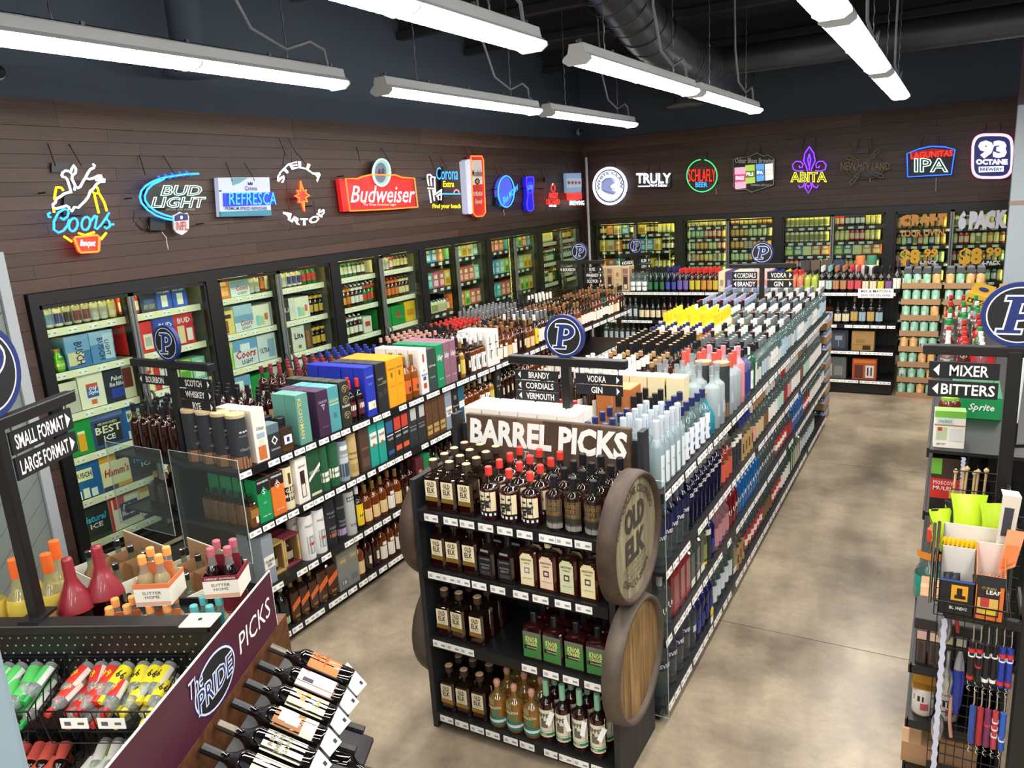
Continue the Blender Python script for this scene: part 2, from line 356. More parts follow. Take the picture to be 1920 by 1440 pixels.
for (x, y, z, lb) in ((-5.56, 3.06, 3.62, 'white dome security camera high on the wall above the first cooler'), (-5.5, 12.1, 3.6, 'white security camera high in the corner of the room')):
    g = G().lathe([(.0, 0), (.05, 0), (.055, .03), (.05, .05)], CAMW, 14, X=Matrix.Translation((x, y, z))@Matrix.Rotation(pi/2, 4, 'Y'))
    r = ob('security_camera', g, label=lb, cat='camera')
    ob('camera_dome', G().lathe([(.045, 0), (.042, -.02), (.028, -.038), (0, -.045)], M('dome_dark', '2b2e33', .1), 12, X=Matrix.Translation((x+.05, y, z))@Matrix.Rotation(-pi/2, 4, 'Y')), r)

# ------------------------------------------------------------------ glass-door coolers
LED = M('lit_led_strip', 'ffee8c', .4, emit=LED_POWER); INNER = M('cooler_lining', '77786c', .5)
RAILW = M('cream_shelf_rail', 'ece7c6', .4); RAILB = M('dark_shelf_rail', '2a2b28', .4); DOORF = M('door_edge_grey', '8b9092', .35, .6)
def tag_mesh():
    g = G().box(-.034, .034, -.0015, 0, -.016, .016, TAGW)
    g.poly([(-.028, -.0018, -.008), (-.012, -.0018, -.008), (-.012, -.0018, .006), (-.028, -.0018, .006)], paint('b4b4b8'))
    return g.poly([(.008, -.0018, -.006), (.028, -.0018, -.006), (.028, -.0018, .003), (.008, -.0018, .003)], paint('98989c')).mesh('price_tag')
TAG = tag_mesh()
CW, CH = 1.548, 2.165
def cooler(X, label, zs, rail, depth=.75, seed=0, tags=8, flip=False):
    """local x along the wall from 0 to CW, front at y=0 towards -y"""
    r = ob('glass_door_cooler', G().box(0, CW, .06, depth+.03, .0, .1, BLACK).box(0, .03, .06, depth, .1, CH, INNER).box(CW-.03, CW, .06, depth, .1, CH, INNER)
           .box(.03, CW-.03, depth, depth+.03, .1, CH, M('cooler_back', '34372f', .6)).box(0, CW, .06, depth, CH-.03, CH, INNER), X=X, label=label, cat='cooler', group='glass door coolers along the walls')
    f = .062
    ob('frame', G().box(0, f, -.03, .06, .0, CH, BLACK).box(CW-f, CW, -.03, .06, .0, CH, BLACK).box(f, CW-f, -.03, .06, CH-.085, CH, BLACK).box(f, CW-f, -.03, .06, .0, .12, BLACK)
       .box(CW/2-.02, CW/2+.02, .03, .06, .12, CH-.085, BLACK), r)
    led = G(); lc = G()
    for x, sd in ((f-.012, 1), (CW/2, 1)) if not flip else ((CW-f+.012, -1), (CW/2, -1)): led.box(x-.01, x+.01, .065, .08, .16, CH-.12, LED); lc.box(min(x-sd*.013, x-sd*.011), max(x-sd*.013, x-sd*.011), .06, .11, .15, CH-.11, BLACK)
    led.box(f+.05, CW-f-.05, .07, .09, CH-.06, CH-.045, LED)
    ob('led_strip', led, r); ob('led_cover', lc, r)  # black plates added to hide the strips from the camera side
    for k, (a, b) in enumerate(((f+.004, CW/2-.004), (CW/2+.004, CW-f-.004))):
        e = .02
        d = ob('door', G().box(a, a+e, -.022, .0, .125, CH-.09, BLACK if k == 0 else DOORF).box(b-e, b, -.022, 0, .125, CH-.09, DOORF if k == 0 else BLACK).box(a, b, -.022, 0, CH-.115, CH-.09, BLACK).box(a, b, -.022, 0, .125, .15, BLACK), r)
        ob('pane', G().box(a+e, b-e, -.013, -.009, .15, CH-.115, GLASS), d)
        hx = b-.03 if k == 0 else a+.03
        ob('handle', G().tube([(hx, -.02, .85), (hx, -.05, .9), (hx+(.02 if k == 0 else -.02), -.06, 1.1), (hx, -.05, 1.25), (hx, -.02, 1.28)], .011, BLACK2, 6), d)
    for z in zs:
        s = ob('shelf', G().box(f, CW-f, .09, depth-.03, z-.02, z-.006, M('wire_shelf', '75776c', .5)).box(f+.01, CW-f-.01, .078, .092, z-.05, z+.004, rail), r)
        for i in range(tags):
            t = bpy.data.objects.new('price_tag', TAG); COL.objects.link(t); t.parent = s; t.location = (f+.1+(CW-2*f-.16)*(i+.2*RND.random())/tags, .077, z-.024); t.scale = (1.1, 1, 1)
    return r
def WL(y): return Matrix(((0, -1, 0, -5.6), (1, 0, 0, y), (0, 0, 1, 0), (0, 0, 0, 1)))       # local x -> +Y, front (-y) -> +X
def WB(x): return Matrix.Translation((x, 12.5, 0))
ZL = (.21, .555, .90, 1.235, 1.56, 1.885)
ordn = ('first', 'second', 'third', 'fourth', 'fifth', 'sixth')
for i in range(6):
    cooler(WL(2.985+CW*i), 'black framed two-door beer cooler, %s from the sage board wall, full of beer' % ordn[i], ZL if i != 5 else ZL, RAILW if i in (0, 1, 2, 5) else RAILB, seed=i)
ZB = [(.3, .62, .95, 1.28, 1.61, 1.89), (.4, .8, 1.2, 1.40, 1.59, 1.78, 1.97), (.5, .9, 1.27, 1.475, 1.675, 1.9), (.25, .52, .79, 1.07, 1.335, 1.585, 1.82)]
for i in range(4):
    cooler(WB(-5.47+CW*i), 'black framed two-door cooler under the %s of the back wall signs' % ('round white', 'red circle', 'purple', 'blue edged')[i], ZB[i], RAILB, seed=10+i, tags=9, flip=True)

# ------------------------------------------------------------------ shop gondolas
def gondola(name, label, X, L, D, zs, half=None, back=True, tagstep=.105, topdouble=True, cat='shelving'):
    """local x runs along the gondola from its near end, front face towards -y, back face towards +y; zs from the base shelf up"""
    r = ob(name, G().box(0, L, -D+.03, D-.03 if back else .02, .012, zs[0]-.05, BLACK), X=X, label=label, cat=cat, group='black shop shelving runs')
    ob('back_panel', G().box(.01, L-.01, -.012, .012, zs[0], zs[-1]-.02, BLACK), r)
    for i in range(int(L/1.2)+2):
        x = min(i*1.22, L-.03); ob('upright', G().box(x, x+.03, -.03, .03, .0, zs[-1]+.005, BLACK), r)
    rr = random.Random(len(label))
    for j, z in enumerate(zs):
        for sgn in ((-1, 1) if back else (-1,)):
            d = D if j in (0, len(zs)-1) else D-.0
            g = G(); a, b = (-d, -.03) if sgn < 0 else (.03, d)
            if j == len(zs)-1: a, b = (-d, 0) if sgn < 0 else (0, d)
            g.box(0, L, a, b, z-.018, z, BLACK)
            e = -d if sgn < 0 else d
            g.box(0, L, min(e, e+sgn*.012), max(e, e+sgn*.012), z-.045, z+.006, BLACK)
            s = ob('shelf', g, r)
            if sgn > 0: continue
            n = int(L/tagstep)
            for i in range(n):
                if rr.random() < .06: continue
                t = bpy.data.objects.new('price_tag', TAG); COL.objects.link(t); t.parent = s
                t.location = ((i+.5+.25*(rr.random()-.5))*L/n, e-.0125, z-.02); t.scale = (1.3, 1, 1.12); t.rotation_euler = (-.12, 0, 0)
    return r
def face(x, y): return Matrix(((0, -1, 0, x), (1, 0, 0, y), (0, 0, 1, 0), (0, 0, 0, 1)))     # front face looks +X, runs away along +Y
ZG = (.10, .44, .83, 1.195)
gondola('gondola', 'long black whiskey shelving run on the neon sign side', face(-4.01, 2.78), 6.15, .555, (.09, .43, .825, 1.19))
gondola('gondola', 'long black vodka shelving run behind the barrel display', face(-1.66, 3.22), 5.4, .545, (.10, .47, .825, 1.225))
gondola('gondola', 'black shelving run crossing in front of the back wall coolers', Matrix.Translation((-4.35, 10.5, 0)), 3.79, .47, (.18, .54, .865, 1.255), tagstep=.09)
gondola('gondola', 'black mixer shelving run beside the open aisle', face(.285, 4.35), 4.2, .335, (.10, .47, .85, 1.20), back=True)
# end sheets of clear acrylic
for nme, pts in (('whiskey run, aisle half', [(-3.985, 2.745, .66), (-3.395, 2.745, .66), (-3.395, 2.745, 1.285), (-3.985, 2.745, 1.285)]), ('whiskey run, beer cooler half', [(-4.6, 2.745, .72), (-4.06, 2.745, .72), (-4.06, 2.745, 1.275), (-4.6, 2.745, 1.275)]), ('vodka run', [(-1.4, 3.2, .05), (-1.09, 3.2, .05), (-1.09, 3.2, 1.3), (-1.4, 3.2, 1.3)])):
    g = G(); q = [(x, y+.006, z) for x, y, z in pts]
    g.add(pts+q, [(0, 1, 2, 3), (7, 6, 5, 4)], ACRYL); g.add(pts+q, [(0, 4, 5, 1), (1, 5, 6, 2), (2, 6, 7, 3), (3, 7, 4, 0)], M('acrylic_edge', 'b9c4c4', .3))
    ob('acrylic_end_sheet', g, label='clear acrylic end sheet on the near end of the %s' % nme, cat='acrylic sheet')

# ------------------------------------------------------------------ aisle signs on posts
BLUE = paint('152a6c'); PFACE = paint('111319'); SILV = paint('dfe4f2')
def letter_p(e, m, z):
    g = G(); S = []
    def R(x0, x1, y0, y1): S.append([(x0-e, y0-e), (x1+e, y0-e), (x1+e, y1+e), (x0-e, y1+e)])
    R(.2, .43, 0, 1); R(.04, .6, 0, .09); R(.06, .5, .91, 1); R(.43, .5, .83, 1.0); R(.43, .5, .37, .53)
    a = arcpts(.5, .685, .42+e, .315+e, -90, 90, 10); b = arcpts(.5, .685, .2-e, .155-e, -90, 90, 10)
    for i in range(10): S.append([b[i], a[i], a[i+1], b[i+1]])
    for P in S:
        P = [((x-.45+.18*(y-.5)), y-.5) for x, y in P]; n = len(P)
        g.add([(x, y, z+.00012*len(g.f)) for x, y in P], [tuple(range(n))], m)
    return g
def sign(X, label, zbase, zbar, L, left, right, R=.108, extra=.0, centre=0, post=.022, ph=.074, drop=.06, gap=.012):
    r = ob('aisle_sign', G().box(-.055, .055, -.04, .04, zbase, zbase+.012, BLACK), X=X, label=label, cat='sign', group='black aisle signs on posts')
    ob('post', G().bevbox(-post, post, -post, post, zbase, zbar, .004, BLACK), r)
    ob('crossbar', G().bevbox(-L, L, -.024, .024, zbar-.024, zbar+.02, .006, BLACK), r)
    d = ob('disc', G().add(*disc(R, .012, zbar+R+.02, BLUE)).merge(ring(R*.86, -.0125, zbar+R+.02, SILV)).merge(ring(R*.82, -.0130, zbar+R+.02, PFACE)), r)
    g = G(); s = R*1.12
    XX = Matrix(((s, 0, 0, 0), (0, 0, -1, -.0135), (0, s, 0, zbar+R+.02), (0, 0, 0, 1)))
    g.merge(letter_p(.05, SILV, 0), XX); g.merge(letter_p(0, BLUE, .0005), XX); ob('letter', g, d)
    for side, words in ((-1, left), (1, right)):
        pw = L-post-.055
        for i, wd in enumerate(words):
            x0 = -L+.03 if side < 0 else post+.03; x1 = x0+pw
            z1 = zbar-drop-i*(ph+gap); z0 = z1-ph
            p = ob('direction_plate', G().box(x0, x1, -.005, .004, z0, z1, PFACE), r)
            if i == 0: ob('hook', G().tube([(x0+.02, 0, z1-.005), (x0+.02, 0, zbar-.02)], .003, STEEL, 4).tube([(x1-.02, 0, z1-.005), (x1-.02, 0, zbar-.02)], .003, STEEL, 4), p)
            else: ob('hook', G().tube([(x0+.02, 0, z1-.004), (x0+.02, 0, z1+.016)], .002, STEEL, 4).tube([(x1-.02, 0, z1-.004), (x1-.02, 0, z1+.016)], .002, STEEL, 4), p)
            t = G(); aw = ph*.32; m = (z0+z1)/2; c = ph*.36
            if side < 0: ax = x0+.018; t.add([(ax, -.0056, m), (ax+aw, -.0056, m-c), (ax+aw, -.0056, m+c)], [(0, 1, 2)], TAGW); tx0 = ax+aw+.012; tx1 = x1-.012
            else: ax = x1-.014; t.add([(ax, -.0056, m), (ax-aw, -.0056, m+c), (ax-aw, -.0056, m-c)], [(0, 1, 2)], TAGW); tx0 = x0+.02; tx1 = ax-aw-.012
            tw = min(tx1-tx0, ph*.4*len(wd)); cc = (tx0+tx1)/2
            text(t, wd, cc-tw/2, cc+tw/2, z0+ph*.17, z1-ph*.17, TAGW, .0056, .018, f=up(0)); ob('lettering', t, p)
    return r
def disc(R, th, zc, m, n=36):
    a = [(R*cos(2*pi*k/n), -th, zc+R*sin(2*pi*k/n)) for k in range(n)]; b = [(x, th, z) for x, y, z in a]
    return a+b, [tuple(range(n)), tuple(range(2*n-1, n-1, -1))]+[(k, n+k, n+(k+1) % n, (k+1) % n) for k in range(n)], m
def ring(R, y, zc, m, n=36): return G().add([(R*cos(2*pi*k/n), y, zc+R*sin(2*pi*k/n)) for k in range(n)], [tuple(range(n))], m)
T = Matrix.Translation
sign(T((-1.66, 3.40, 0)), 'black post sign pointing to brandy and vodka, behind the barrel display', 1.225, 1.795, .325, ['BRANDY', 'CORDIALS', 'VERMOUTH'], ['VODKA', 'GIN'], ph=.05, gap=.006, drop=.056)
sign(T((-4.01, 2.88, 0)), 'black post sign pointing to bourbon and scotch at the near whiskey end', 1.19, 1.775, .36, ['BOURBON'], ['SCOTCH', 'WHISKEY', 'RYE'], drop=.075, ph=.06, gap=.008)
sign(T((-4.0, 8.72, 0)), 'black post sign pointing to bourbon and rye at the far whiskey end', 1.19, 1.795, .32, ['BOURBON'], ['RYE', 'WHISKEY', 'SCOTCH'], ph=.06)
sign(T((-1.66, 7.95, 0)), 'black post sign pointing to cordials and vodka at the far vodka end', 1.225, 1.80, .325, ['CORDIALS', 'BRANDY'], ['VODKA', 'GIN'])
sign(T((.265, 4.02, 0)), 'black post sign pointing to mixer and bitters beside the aisle', 0.0, 1.80, .365, ['MIXER', 'BITTERS'], [], R=.145, ph=.078, post=.028)
sign(T((-3.95, 10.5, 0))@Matrix.Rotation(radians(60), 4, 'Z'), 'small angled post sign on the shelving before the back coolers', 1.255, 1.72, .3, ['BOURBON', 'SCOTCH', 'TEQUILA'], ['RUM', 'GIN'])
TH = radians(24.5); LOC = Matrix.Rotation(TH, 4, 'Z')              # frame of the angled wine shelving near the camera
sign(LOC@T((-2.07, 2.42, 0))@Matrix.Rotation(pi/2, 4, 'Z'), 'tall black post sign pointing to small and large format, nearest the camera', 1.2, 1.945, .42, [], ['SMALL FORMAT', 'LARGE FORMAT'], R=.17, ph=.085, drop=.045)
# ------------------------------------------------------------------ bottle and pack builders
def rr(a, b, c): return [(-a+c, -b), (0, -b), (a-c, -b), (a, -b+c), (a, 0), (a, b-c), (a-c, b), (0, b), (-a+c, b), (-a, b-c), (-a, 0), (-a, -b+c)]
def patch(g, r, b, sq, H, z0, z1, arc, m, off=0, e=.0008):
    """a piece of label on the bottle's front: arc in degrees to each side (round) or share of the half width (square)"""
    if sq:
        x = r*arc; y = -b-e; g.poly([(off*r-x, y, z0*H), (off*r+x, y, z0*H), (off*r+x, y, z1*H), (off*r-x, y, z1*H)], m)
    else:
        n = max(2, int(arc/12)); A = [radians(off-arc+2*arc*k/n) for k in range(n+1)]; R = r+e
        g.add([(R*sin(a), -R*cos(a), z) for z in (z0*H, z1*H) for a in A], [(k, k+1, n+2+k, n+1+k) for k in range(n)], m, True)
def bot(name, desc, H=.3, r=.038, sq=0, b=None, liq=None, glass=None, fill=.70, zs=.58, ze=.74, rn=.0135, cap=None, caph=.05, rc=None, lab=(), txt=(), detail=False, n=12, cat='bottle', ball=False, seal=None):
    b = b or r; glass = glass or NECKG; liq = liq or spirit('2a0d06'); g = G(); zc = H-caph
    zl = [(0, .93, 0), (.008, 1, 0), (zs*H, 1, 0)]+[(zs*H+(ze-zs)*H*t, None, t) for t in (.3, .65, 1)]+[(zc, None, 1)]
    if sq and name.endswith('flask'): pass
    R = []; ms = []
    for i, (z, s, t) in enumerate(zl):
        if s is not None: a, d, q = r*s, b*s, 0
        else: k = sin(t*pi/2)**1.3 if not sq else t**1.6; k = (1-cos(t*pi))/2 if not sq else k; a = r+(rn*1.08-r)*k; d = b+(rn*1.08-b)*k; q = k
        if i == len(zl)-1: a = d = rn; q = 1
        if sq:
            base = rr(a, d, min(a, d)*.3); ring_ = []
            for x, y in base:
                L_ = sqrt(x*x+y*y) or 1; ring_.append((x+(x/L_*a-x)*q, y+(y/L_*a-y)*q, z))
        else: ring_ = [(a*sin(2*pi*k/n), -d*cos(2*pi*k/n), z) for k in range(n)]
        R.append(ring_)
        if i: ms.append(liq if (z+zl[i-1][0])/2 < fill*H else glass)
    g.loft(R, ms, not sq, True, True)
    rc = rc or rn*1.15; c = G(); cap = cap or BLACK2
    if ball: c.lathe([(rn, zc-.005), (rc*.8, zc+caph*.1), (rc, zc+caph*.45), (rc*.8, zc+caph*.85), (0, H)], cap, 10, False, False)
    else: c.lathe([(rc*.98, zc-.004), (rc, zc+caph*.2), (rc, H-.003), (rc*.85, H)], [cap, cap, seal or cap, seal or cap], 10, False, True, sm=False)
    l = G()
    for k, q in enumerate(lab): patch(l, r, b, sq, H, q[0], q[1], q[2], q[3], q[4] if len(q) > 4 else 0, .0006+.0003*k)
    t = G()
    for s_, zc_, h_, w_, m_, *o in txt:
        f_ = up(-b-.0022) if sq else bend(r, .0022); w = r*w_ if sq else r*radians(w_)
        text(t, s_, -w, w, (zc_-h_/2)*H, (zc_+h_/2)*H, m_, 0, .02, f=f_, res=1)
    if detail:
        kids = [('cap', c, [])]
        if lab: kids.append(('label', l, [('print', t)] if txt else []))
        return Proto(name, desc, cat, g, kids, 2*r+.006, 2*b+.006, H)
    g.merge(c)
    if lab: g.merge(l)
    if txt: g.merge(t)
    return Proto(name, desc, cat, g, (), 2*r+.006, 2*b+.006, H)
def pack(name, desc, w, d, h, col, top=None, pat=(), txt=(), detail=False, cat='box', side=None, window=None):
    """carton: pat = rectangles (x0,x1,z0,z1,colour) and txt = (word,x0,x1,z0,z1,colour[,rot]) in shares of the front"""
    g = G(); c = paint(col); e = .0025
    g.bevbox(-w/2, w/2, 0, d, 0, h, e, c)
    if top: g.box(-w/2+e, w/2-e, e, d-e, h, h+.0007, paint(top), skip='b')
    if side:
        for s in (-1, 1): g.poly([(s*(w/2+.0006), e, .01), (s*(w/2+.0006), d-e, .01), (s*(w/2+.0006), d-e, h-.005), (s*(w/2+.0006), e, h-.005)], paint(side))
    p = G()
    for k, (x0, x1, z0, z1, q) in enumerate(pat):
        y = -.0008-.0003*k; m = q if not isinstance(q, str) else paint(q); p.poly([(w*(x0-.5), y, z0*h), (w*(x1-.5), y, z0*h), (w*(x1-.5), y, z1*h), (w*(x0-.5), y, z1*h)], m)
    t = G()
    for q in txt:
        s_, x0, x1, z0, z1, cc = q[:6]; rot = q[6] if len(q) > 6 else 0; sh = q[7] if len(q) > 7 else 0
        if rot:
            H_ = (x1-x0)*w; L_ = (z1-z0)*h
            f_ = (lambda p_: (w*(x1-.5)-p_[1], -.0026, z0*h+p_[0])) if rot > 0 else (lambda p_: (w*(x0-.5)+p_[1], -.0026, z1*h-p_[0]))
            text(t, s_, 0, L_, 0, H_, paint(cc), 0, .02, sh, f=f_, res=1)
        else: text(t, s_, w*(x0-.5), w*(x1-.5), z0*h, z1*h, paint(cc), 0, .02, sh, f=up(-.0026), res=1)
    kids = []
    if detail:
        if pat: kids.append(('front_panel', p, [('print', t)] if txt else []))
        elif txt: kids.append(('print', t, []))
    else:
        if pat: g.merge(p)
        if txt: g.merge(t)
    return Proto(name, desc, cat, g, kids, w+.004, d+.004, h)
def tin(name, desc, r, h, col, lid='101012', lab=(), txt=(), oval=1.0, detail=False):
    g = G(); X = Matrix.Diagonal((1, oval, 1, 1)); g.lathe([(r, 0), (r, h-.02)], paint(col), 18, X=X, sm=True)
    c = G().lathe([(r*1.01, h-.02), (r*1.01, h-.002), (r*.96, h)], paint(lid), 18, X=X, sm=False); l = G(); t = G()
    for k, q in enumerate(lab): patch(l, r*oval if 0 else r, r, 0, h, q[0], q[1], q[2], q[3], q[4] if len(q) > 4 else 0, .0006+.0003*k)
    for s_, zc_, h_, w_, m_ in txt: text(t, s_, -r*radians(w_), r*radians(w_), (zc_-h_/2)*h, (zc_+h_/2)*h, m_, 0, .02, f=bend(r, .0022), res=1)
    if oval != 1.0:
        for q in (l, t): q.v = [(x, y*oval, z) for x, y, z in q.v]
    kids = [('lid', c, [])]
    if lab: kids.append(('label', l, [('print', t)] if txt else []))
    return Proto(name, desc, 'tin', g, kids, 2*r+.004, 2*r*oval+.004, h)
COUNT = {}
def stock(items, X, x0, z, shelf, group, rows=4, front=.0, depth=.5, x1=99, jit=.002, cyc=False, gap=.004):
    """facings side by side along the shelf from x0, each several deep; items = (proto, facings[, rows])"""
    x = x0; i = COUNT.get(shelf, 0); k = 0
    while k < len(items) or cyc:
        it = items[k % len(items)]; k += 1; p = it[0]; nr = it[2] if len(it) > 2 else rows
        for _ in range(it[1]):
            if x+p.w > x1: return x
            i += 1; COUNT[shelf] = i
            for j in range(nr):
                y = front+(p.d/2 if p.cat != 'box' else .002)+j*(p.d+gap)
                if y+p.d*.4 > depth: break
                p.put(None, 0, '%s, %s along %s deep, %s' % (p.desc, nth(i), nth(j+1), shelf), group, X=X@Matrix.Translation((x+p.w/2+RND.uniform(-jit, jit), y+RND.uniform(-jit, jit), z+.0005))@Matrix.Rotation(RND.uniform(-.06, .06), 4, 'Z'))
            x += p.w+RND.uniform(0, .004)
    return x
# colours used by many labels
CREAM = paint('e9ddb8'); OFFW = paint('ece8dc'); GOLD = M('gold_foil', 'b08a3e', .35, .6); DKG = paint('23252a'); RED = paint('c22a26'); ORG = paint('d8692a'); GRN = paint('2f7d3a'); TEAL = paint('2f7f78'); PINK = paint('e08a94'); NAVY = paint('1d2a66'); YEL = paint('e8c81e'); LBLUE = paint('7fb0d8'); TAN = paint('c6a472'); MAR = paint('5a1a2a')
CORK = M('cork_top', 'c9a684', .7); WOODC = M('dark_wood_stopper', '3a2c22', .6); REDW = M('red_wax', 'd83c34', .4); BLW = M('black_wax', '16181c', .35); MINT = M('mint_foil', '8cc4a4', .4); PEACH = M('peach_stopper', 'd39a7e', .5)
# ------------------------------------------------------------------ the barrel display at the end of the vodka run
B_ELK = bot('bourbon_bottle', 'square bourbon bottle with cream label and wood stopper', .245, .041, 1, .039, spirit('240a05'), NECKG, .66, .66, .70, .013, WOODC, .032, .021,
            [(.29, .62, .78, CREAM), (.2, .285, .85, GOLD)], [('OLD', .54, .105, .5, INK), ('ELK', .42, .105, .5, INK), ('straight bourbon', .33, .03, .5, paint('8a7d5c'))], True, seal=CORK)
ARTR = random.Random(5)
ART = [(z, z+ARTR.uniform(.015, .045), ARTR.uniform(4, 13), INK, ARTR.uniform(-50, 50)*(1-.6*(z-.19)/.35)) for z in sorted(ARTR.uniform(.18, .36)**1 if k < 16 else ARTR.uniform(.36, .5) for k in range(24))]
B_RED = bot('bourbon_bottle', 'round bourbon bottle with red wax top', .245, .047, 0, None, spirit('2c0a06'), NECKG, .62, .6, .72, .0135, REDW, .036, .0165,
            [(.08, .56, 62, CREAM), (.08, .19, 62, BLACK2), (.1, .15, 58, TAGW)]+ART, (), True)
B_BLK = bot('bourbon_bottle', 'bourbon bottle with black wax top and bronze label', .245, .041, 0, None, spirit('260a05'), NECKG, .66, .66, .76, .0145, BLW, .05, .0165,
            [(.06, .6, 66, paint('544c3e')), (.06, .15, 66, paint('8b8a84')), (.18, .29, 66, paint('2a2824'))], [('TRAVERSE', .52, .075, 55, GOLD), ('CITY', .43, .06, 30, GOLD), ('WHISKEY', .34, .06, 50, GOLD)], True)
B_JD = bot('whiskey_bottle', 'dark square whiskey bottle with black label', .225, .043, 1, .043, spirit('1c0805'), NECKG, .6, .58, .75, .0145, BLW, .045, .0165,
           [(.1, .52, .85, paint('17171a')), (.12, .2, .6, paint('3a3a3c')), (.62, .67, .5, GREY)], [("JACK DANIEL'S", .46, .05, .62, GREY), ('SINGLE BARREL', .34, .035, .6, GREY), ('SELECT', .27, .05, .5, GREY)], True)
def arched(col, ink, nme): return bot('bourbon_bottle', 'tall flat bourbon bottle with %s arched label' % nme, .245, .046, 1, .03, spirit('3a1408'), NECKG, .68, .7, .8, .014, BLW if nme != 'pale pink' else M('ivory_wax', 'e2d6a8', .5), .035, .0165,
            [(.06, .62, .72, paint(col)), (.62, .66, .6, paint(col)), (.66, .69, .42, paint(col)), (.3, .42, .3, paint(ink)), (.33, .39, .18, paint(col))], [('BARDSTOWN', .565, .045, .55, paint('4a6a34')), ('single barrel', .2, .03, .5, paint('8a8468')), ('COMPANY', .5, .03, .4, paint('4a6a34'))], True)
B_ARC = [arched('e6dcb4', '8c8c96', 'cream'), arched('e8cdb4', '3a3230', 'pale pink'), arched('d2d4ae', '3c4436', 'pale green'), arched('ece0b0', '4a4058', 'ivory')]
B_KNB = bot('bourbon_bottle', 'broad bourbon bottle with big green label', .235, .05, 1, .034, spirit('22080a'), spirit('2a0d0c'), .5, .68, .78, .014, BLW, .05, .0165,
            [(.06, .62, .9, paint('3f7d3c')), (.54, .62, .9, paint('6b6a60')), (.24, .33, .62, paint('1e2a1c'), -.2)], [('KNOB', .46, .13, .6, paint('e6dc90')), ('CREEK', .36, .06, .62, paint('e6dc90')), ('SINGLE BARREL', .285, .03, .52, paint('cfd0a0'))], True)
B_COR = bot('tequila_bottle', 'golden tequila bottle with peach stopper and teal bands', .245, .046, 0, None, spirit('8a5a18'), spirit('7a5a2a'), .62, .6, .74, .0145, PEACH, .035, .0185,
            [(.07, .13, 150, TEAL), (.13, .19, 150, OFFW), (.19, .25, 150, TEAL), (.26, .45, 22, paint('5c7a50'), 8), (.52, .66, 18, paint('8d8f62'), -12)], [('CORAZÓN', .47, .07, 46, OFFW)], True, ball=True)
B_PEP = bot('rye_bottle', 'slim rye bottle with mint neck wrap', .315, .038, 0, None, spirit('2c0a07'), NECKG, .66, .62, .72, .0135, MINT, .075, .0145,
            [(.1, .56, 78, paint('e6dfc6')), (.13, .175, 150, paint('2f8a5c')), (.2, .205, 78, INK), (.26, .38, 26, paint('6b675c')), (.38, .42, 10, paint('55514a'), -12)], [('PEPPER', .47, .07, 60, INK), ('RYE', .155, .03, 14, OFFW)], True)
E_X0, E_X1 = -2.175, -1.15
DW = wood('display_black_wood', ('17171a', '222226', '2c2c30'), (9, 9, 1), .6, .3, False)
BARW = wood('barrel_stave_wood', ('5a4226', '8a6c42', 'b4935c'), (1.2, 9, 9), .7, .4)
BARG = wood('barrel_head_grey_wood', ('6a604e', '8d8468', 'a8a088'), (1.2, 9, 9), .7, .4)
HOOP = wood('barrel_rim_wood', ('2c211a', '443328', '584534'), (3, 3, 3), .6, .3)
HOOP2 = wood('barrel_rim_wood_pale', ('3c3329', '4c4236', '5a4e40'), (3, 3, 3), .6, .3)
en = ob('barrel_display', G().box(E_X0+.03, E_X1-.03, 2.76, 3.17, .015, .055, BLACK), label='black barrel-pick display stand at the end of the vodka run', cat='display stand')
for x in (E_X0, E_X1-.028):
    ob('side_panel', G().box(x, x+.028, 2.715, 3.17, 0, 1.345, DW).box(x, x+.028, 3.10, 3.17, 1.345, 1.56, DW), en)
ob('back_panel', G().box(E_X0+.03, E_X1-.03, 3.15, 3.17, .05, 1.5, DW), en)
sb = ob('sign_board', G().box(E_X0+.075, E_X1-.07, 3.128, 3.15, 1.23, 1.562, wood('sign_board_wood', ('3a2d22', '574434', '6a5541'), (1, 1, 8), .6, .2, False)), en)
for k in range(6): ob('stave', G().box(E_X0+.076+k*.1465, E_X0+.076+k*.1465+.1445, 3.122, 3.128, 1.232, 1.56, wood('sign_stave_wood', ('3a2d22', '574434', '75604a'), (1, 8, 1.2), .6, .3)), sb)
t = G(); text(t, 'BARREL PICKS', E_X0+.09, E_X1-.085, 1.41, 1.545, TAGW, 0, .045, .12, f=up(3.1205)); ob('lettering', t, sb)
t = G(); text(t, 'from', -1.865, -1.775, 1.325, 1.37, TAGW, 0, .0, .3, f=up(3.1205)); text(t, 'The', -1.775, -1.72, 1.36, 1.40, SILV, 0, .0, .3, f=up(3.1195))
t.tube([(x, 3.12, z) for x, z in arcpts(-1.665, 1.315, .125, .065, 0, 360, 30)], .003, BLUE, 4); text(t, 'PRIDE', -1.77, -1.565, 1.285, 1.345, SILV, 0, .05, .1, f=up(3.119)); text(t, 'PRIDE', -1.765, -1.57, 1.289, 1.341, BLUE, 0, .0, .1, f=up(3.118)); ob('logo', t, sb)
EZ = (.10, .525, .895, 1.195)
tagx = [(-2.06, -1.95, -1.86, -1.76, -1.66, -1.56, -1.45, -1.37, -1.28), (-2.07, -1.99, -1.91, -1.82, -1.72, -1.6, -1.5, -1.39, -1.29), (-2.08, -2.0, -1.92, -1.58, -1.47, -1.37, -1.265), (-2.08, -1.99, -1.9, -1.81, -1.71, -1.62, -1.49, -1.42, -1.34, -1.25)]
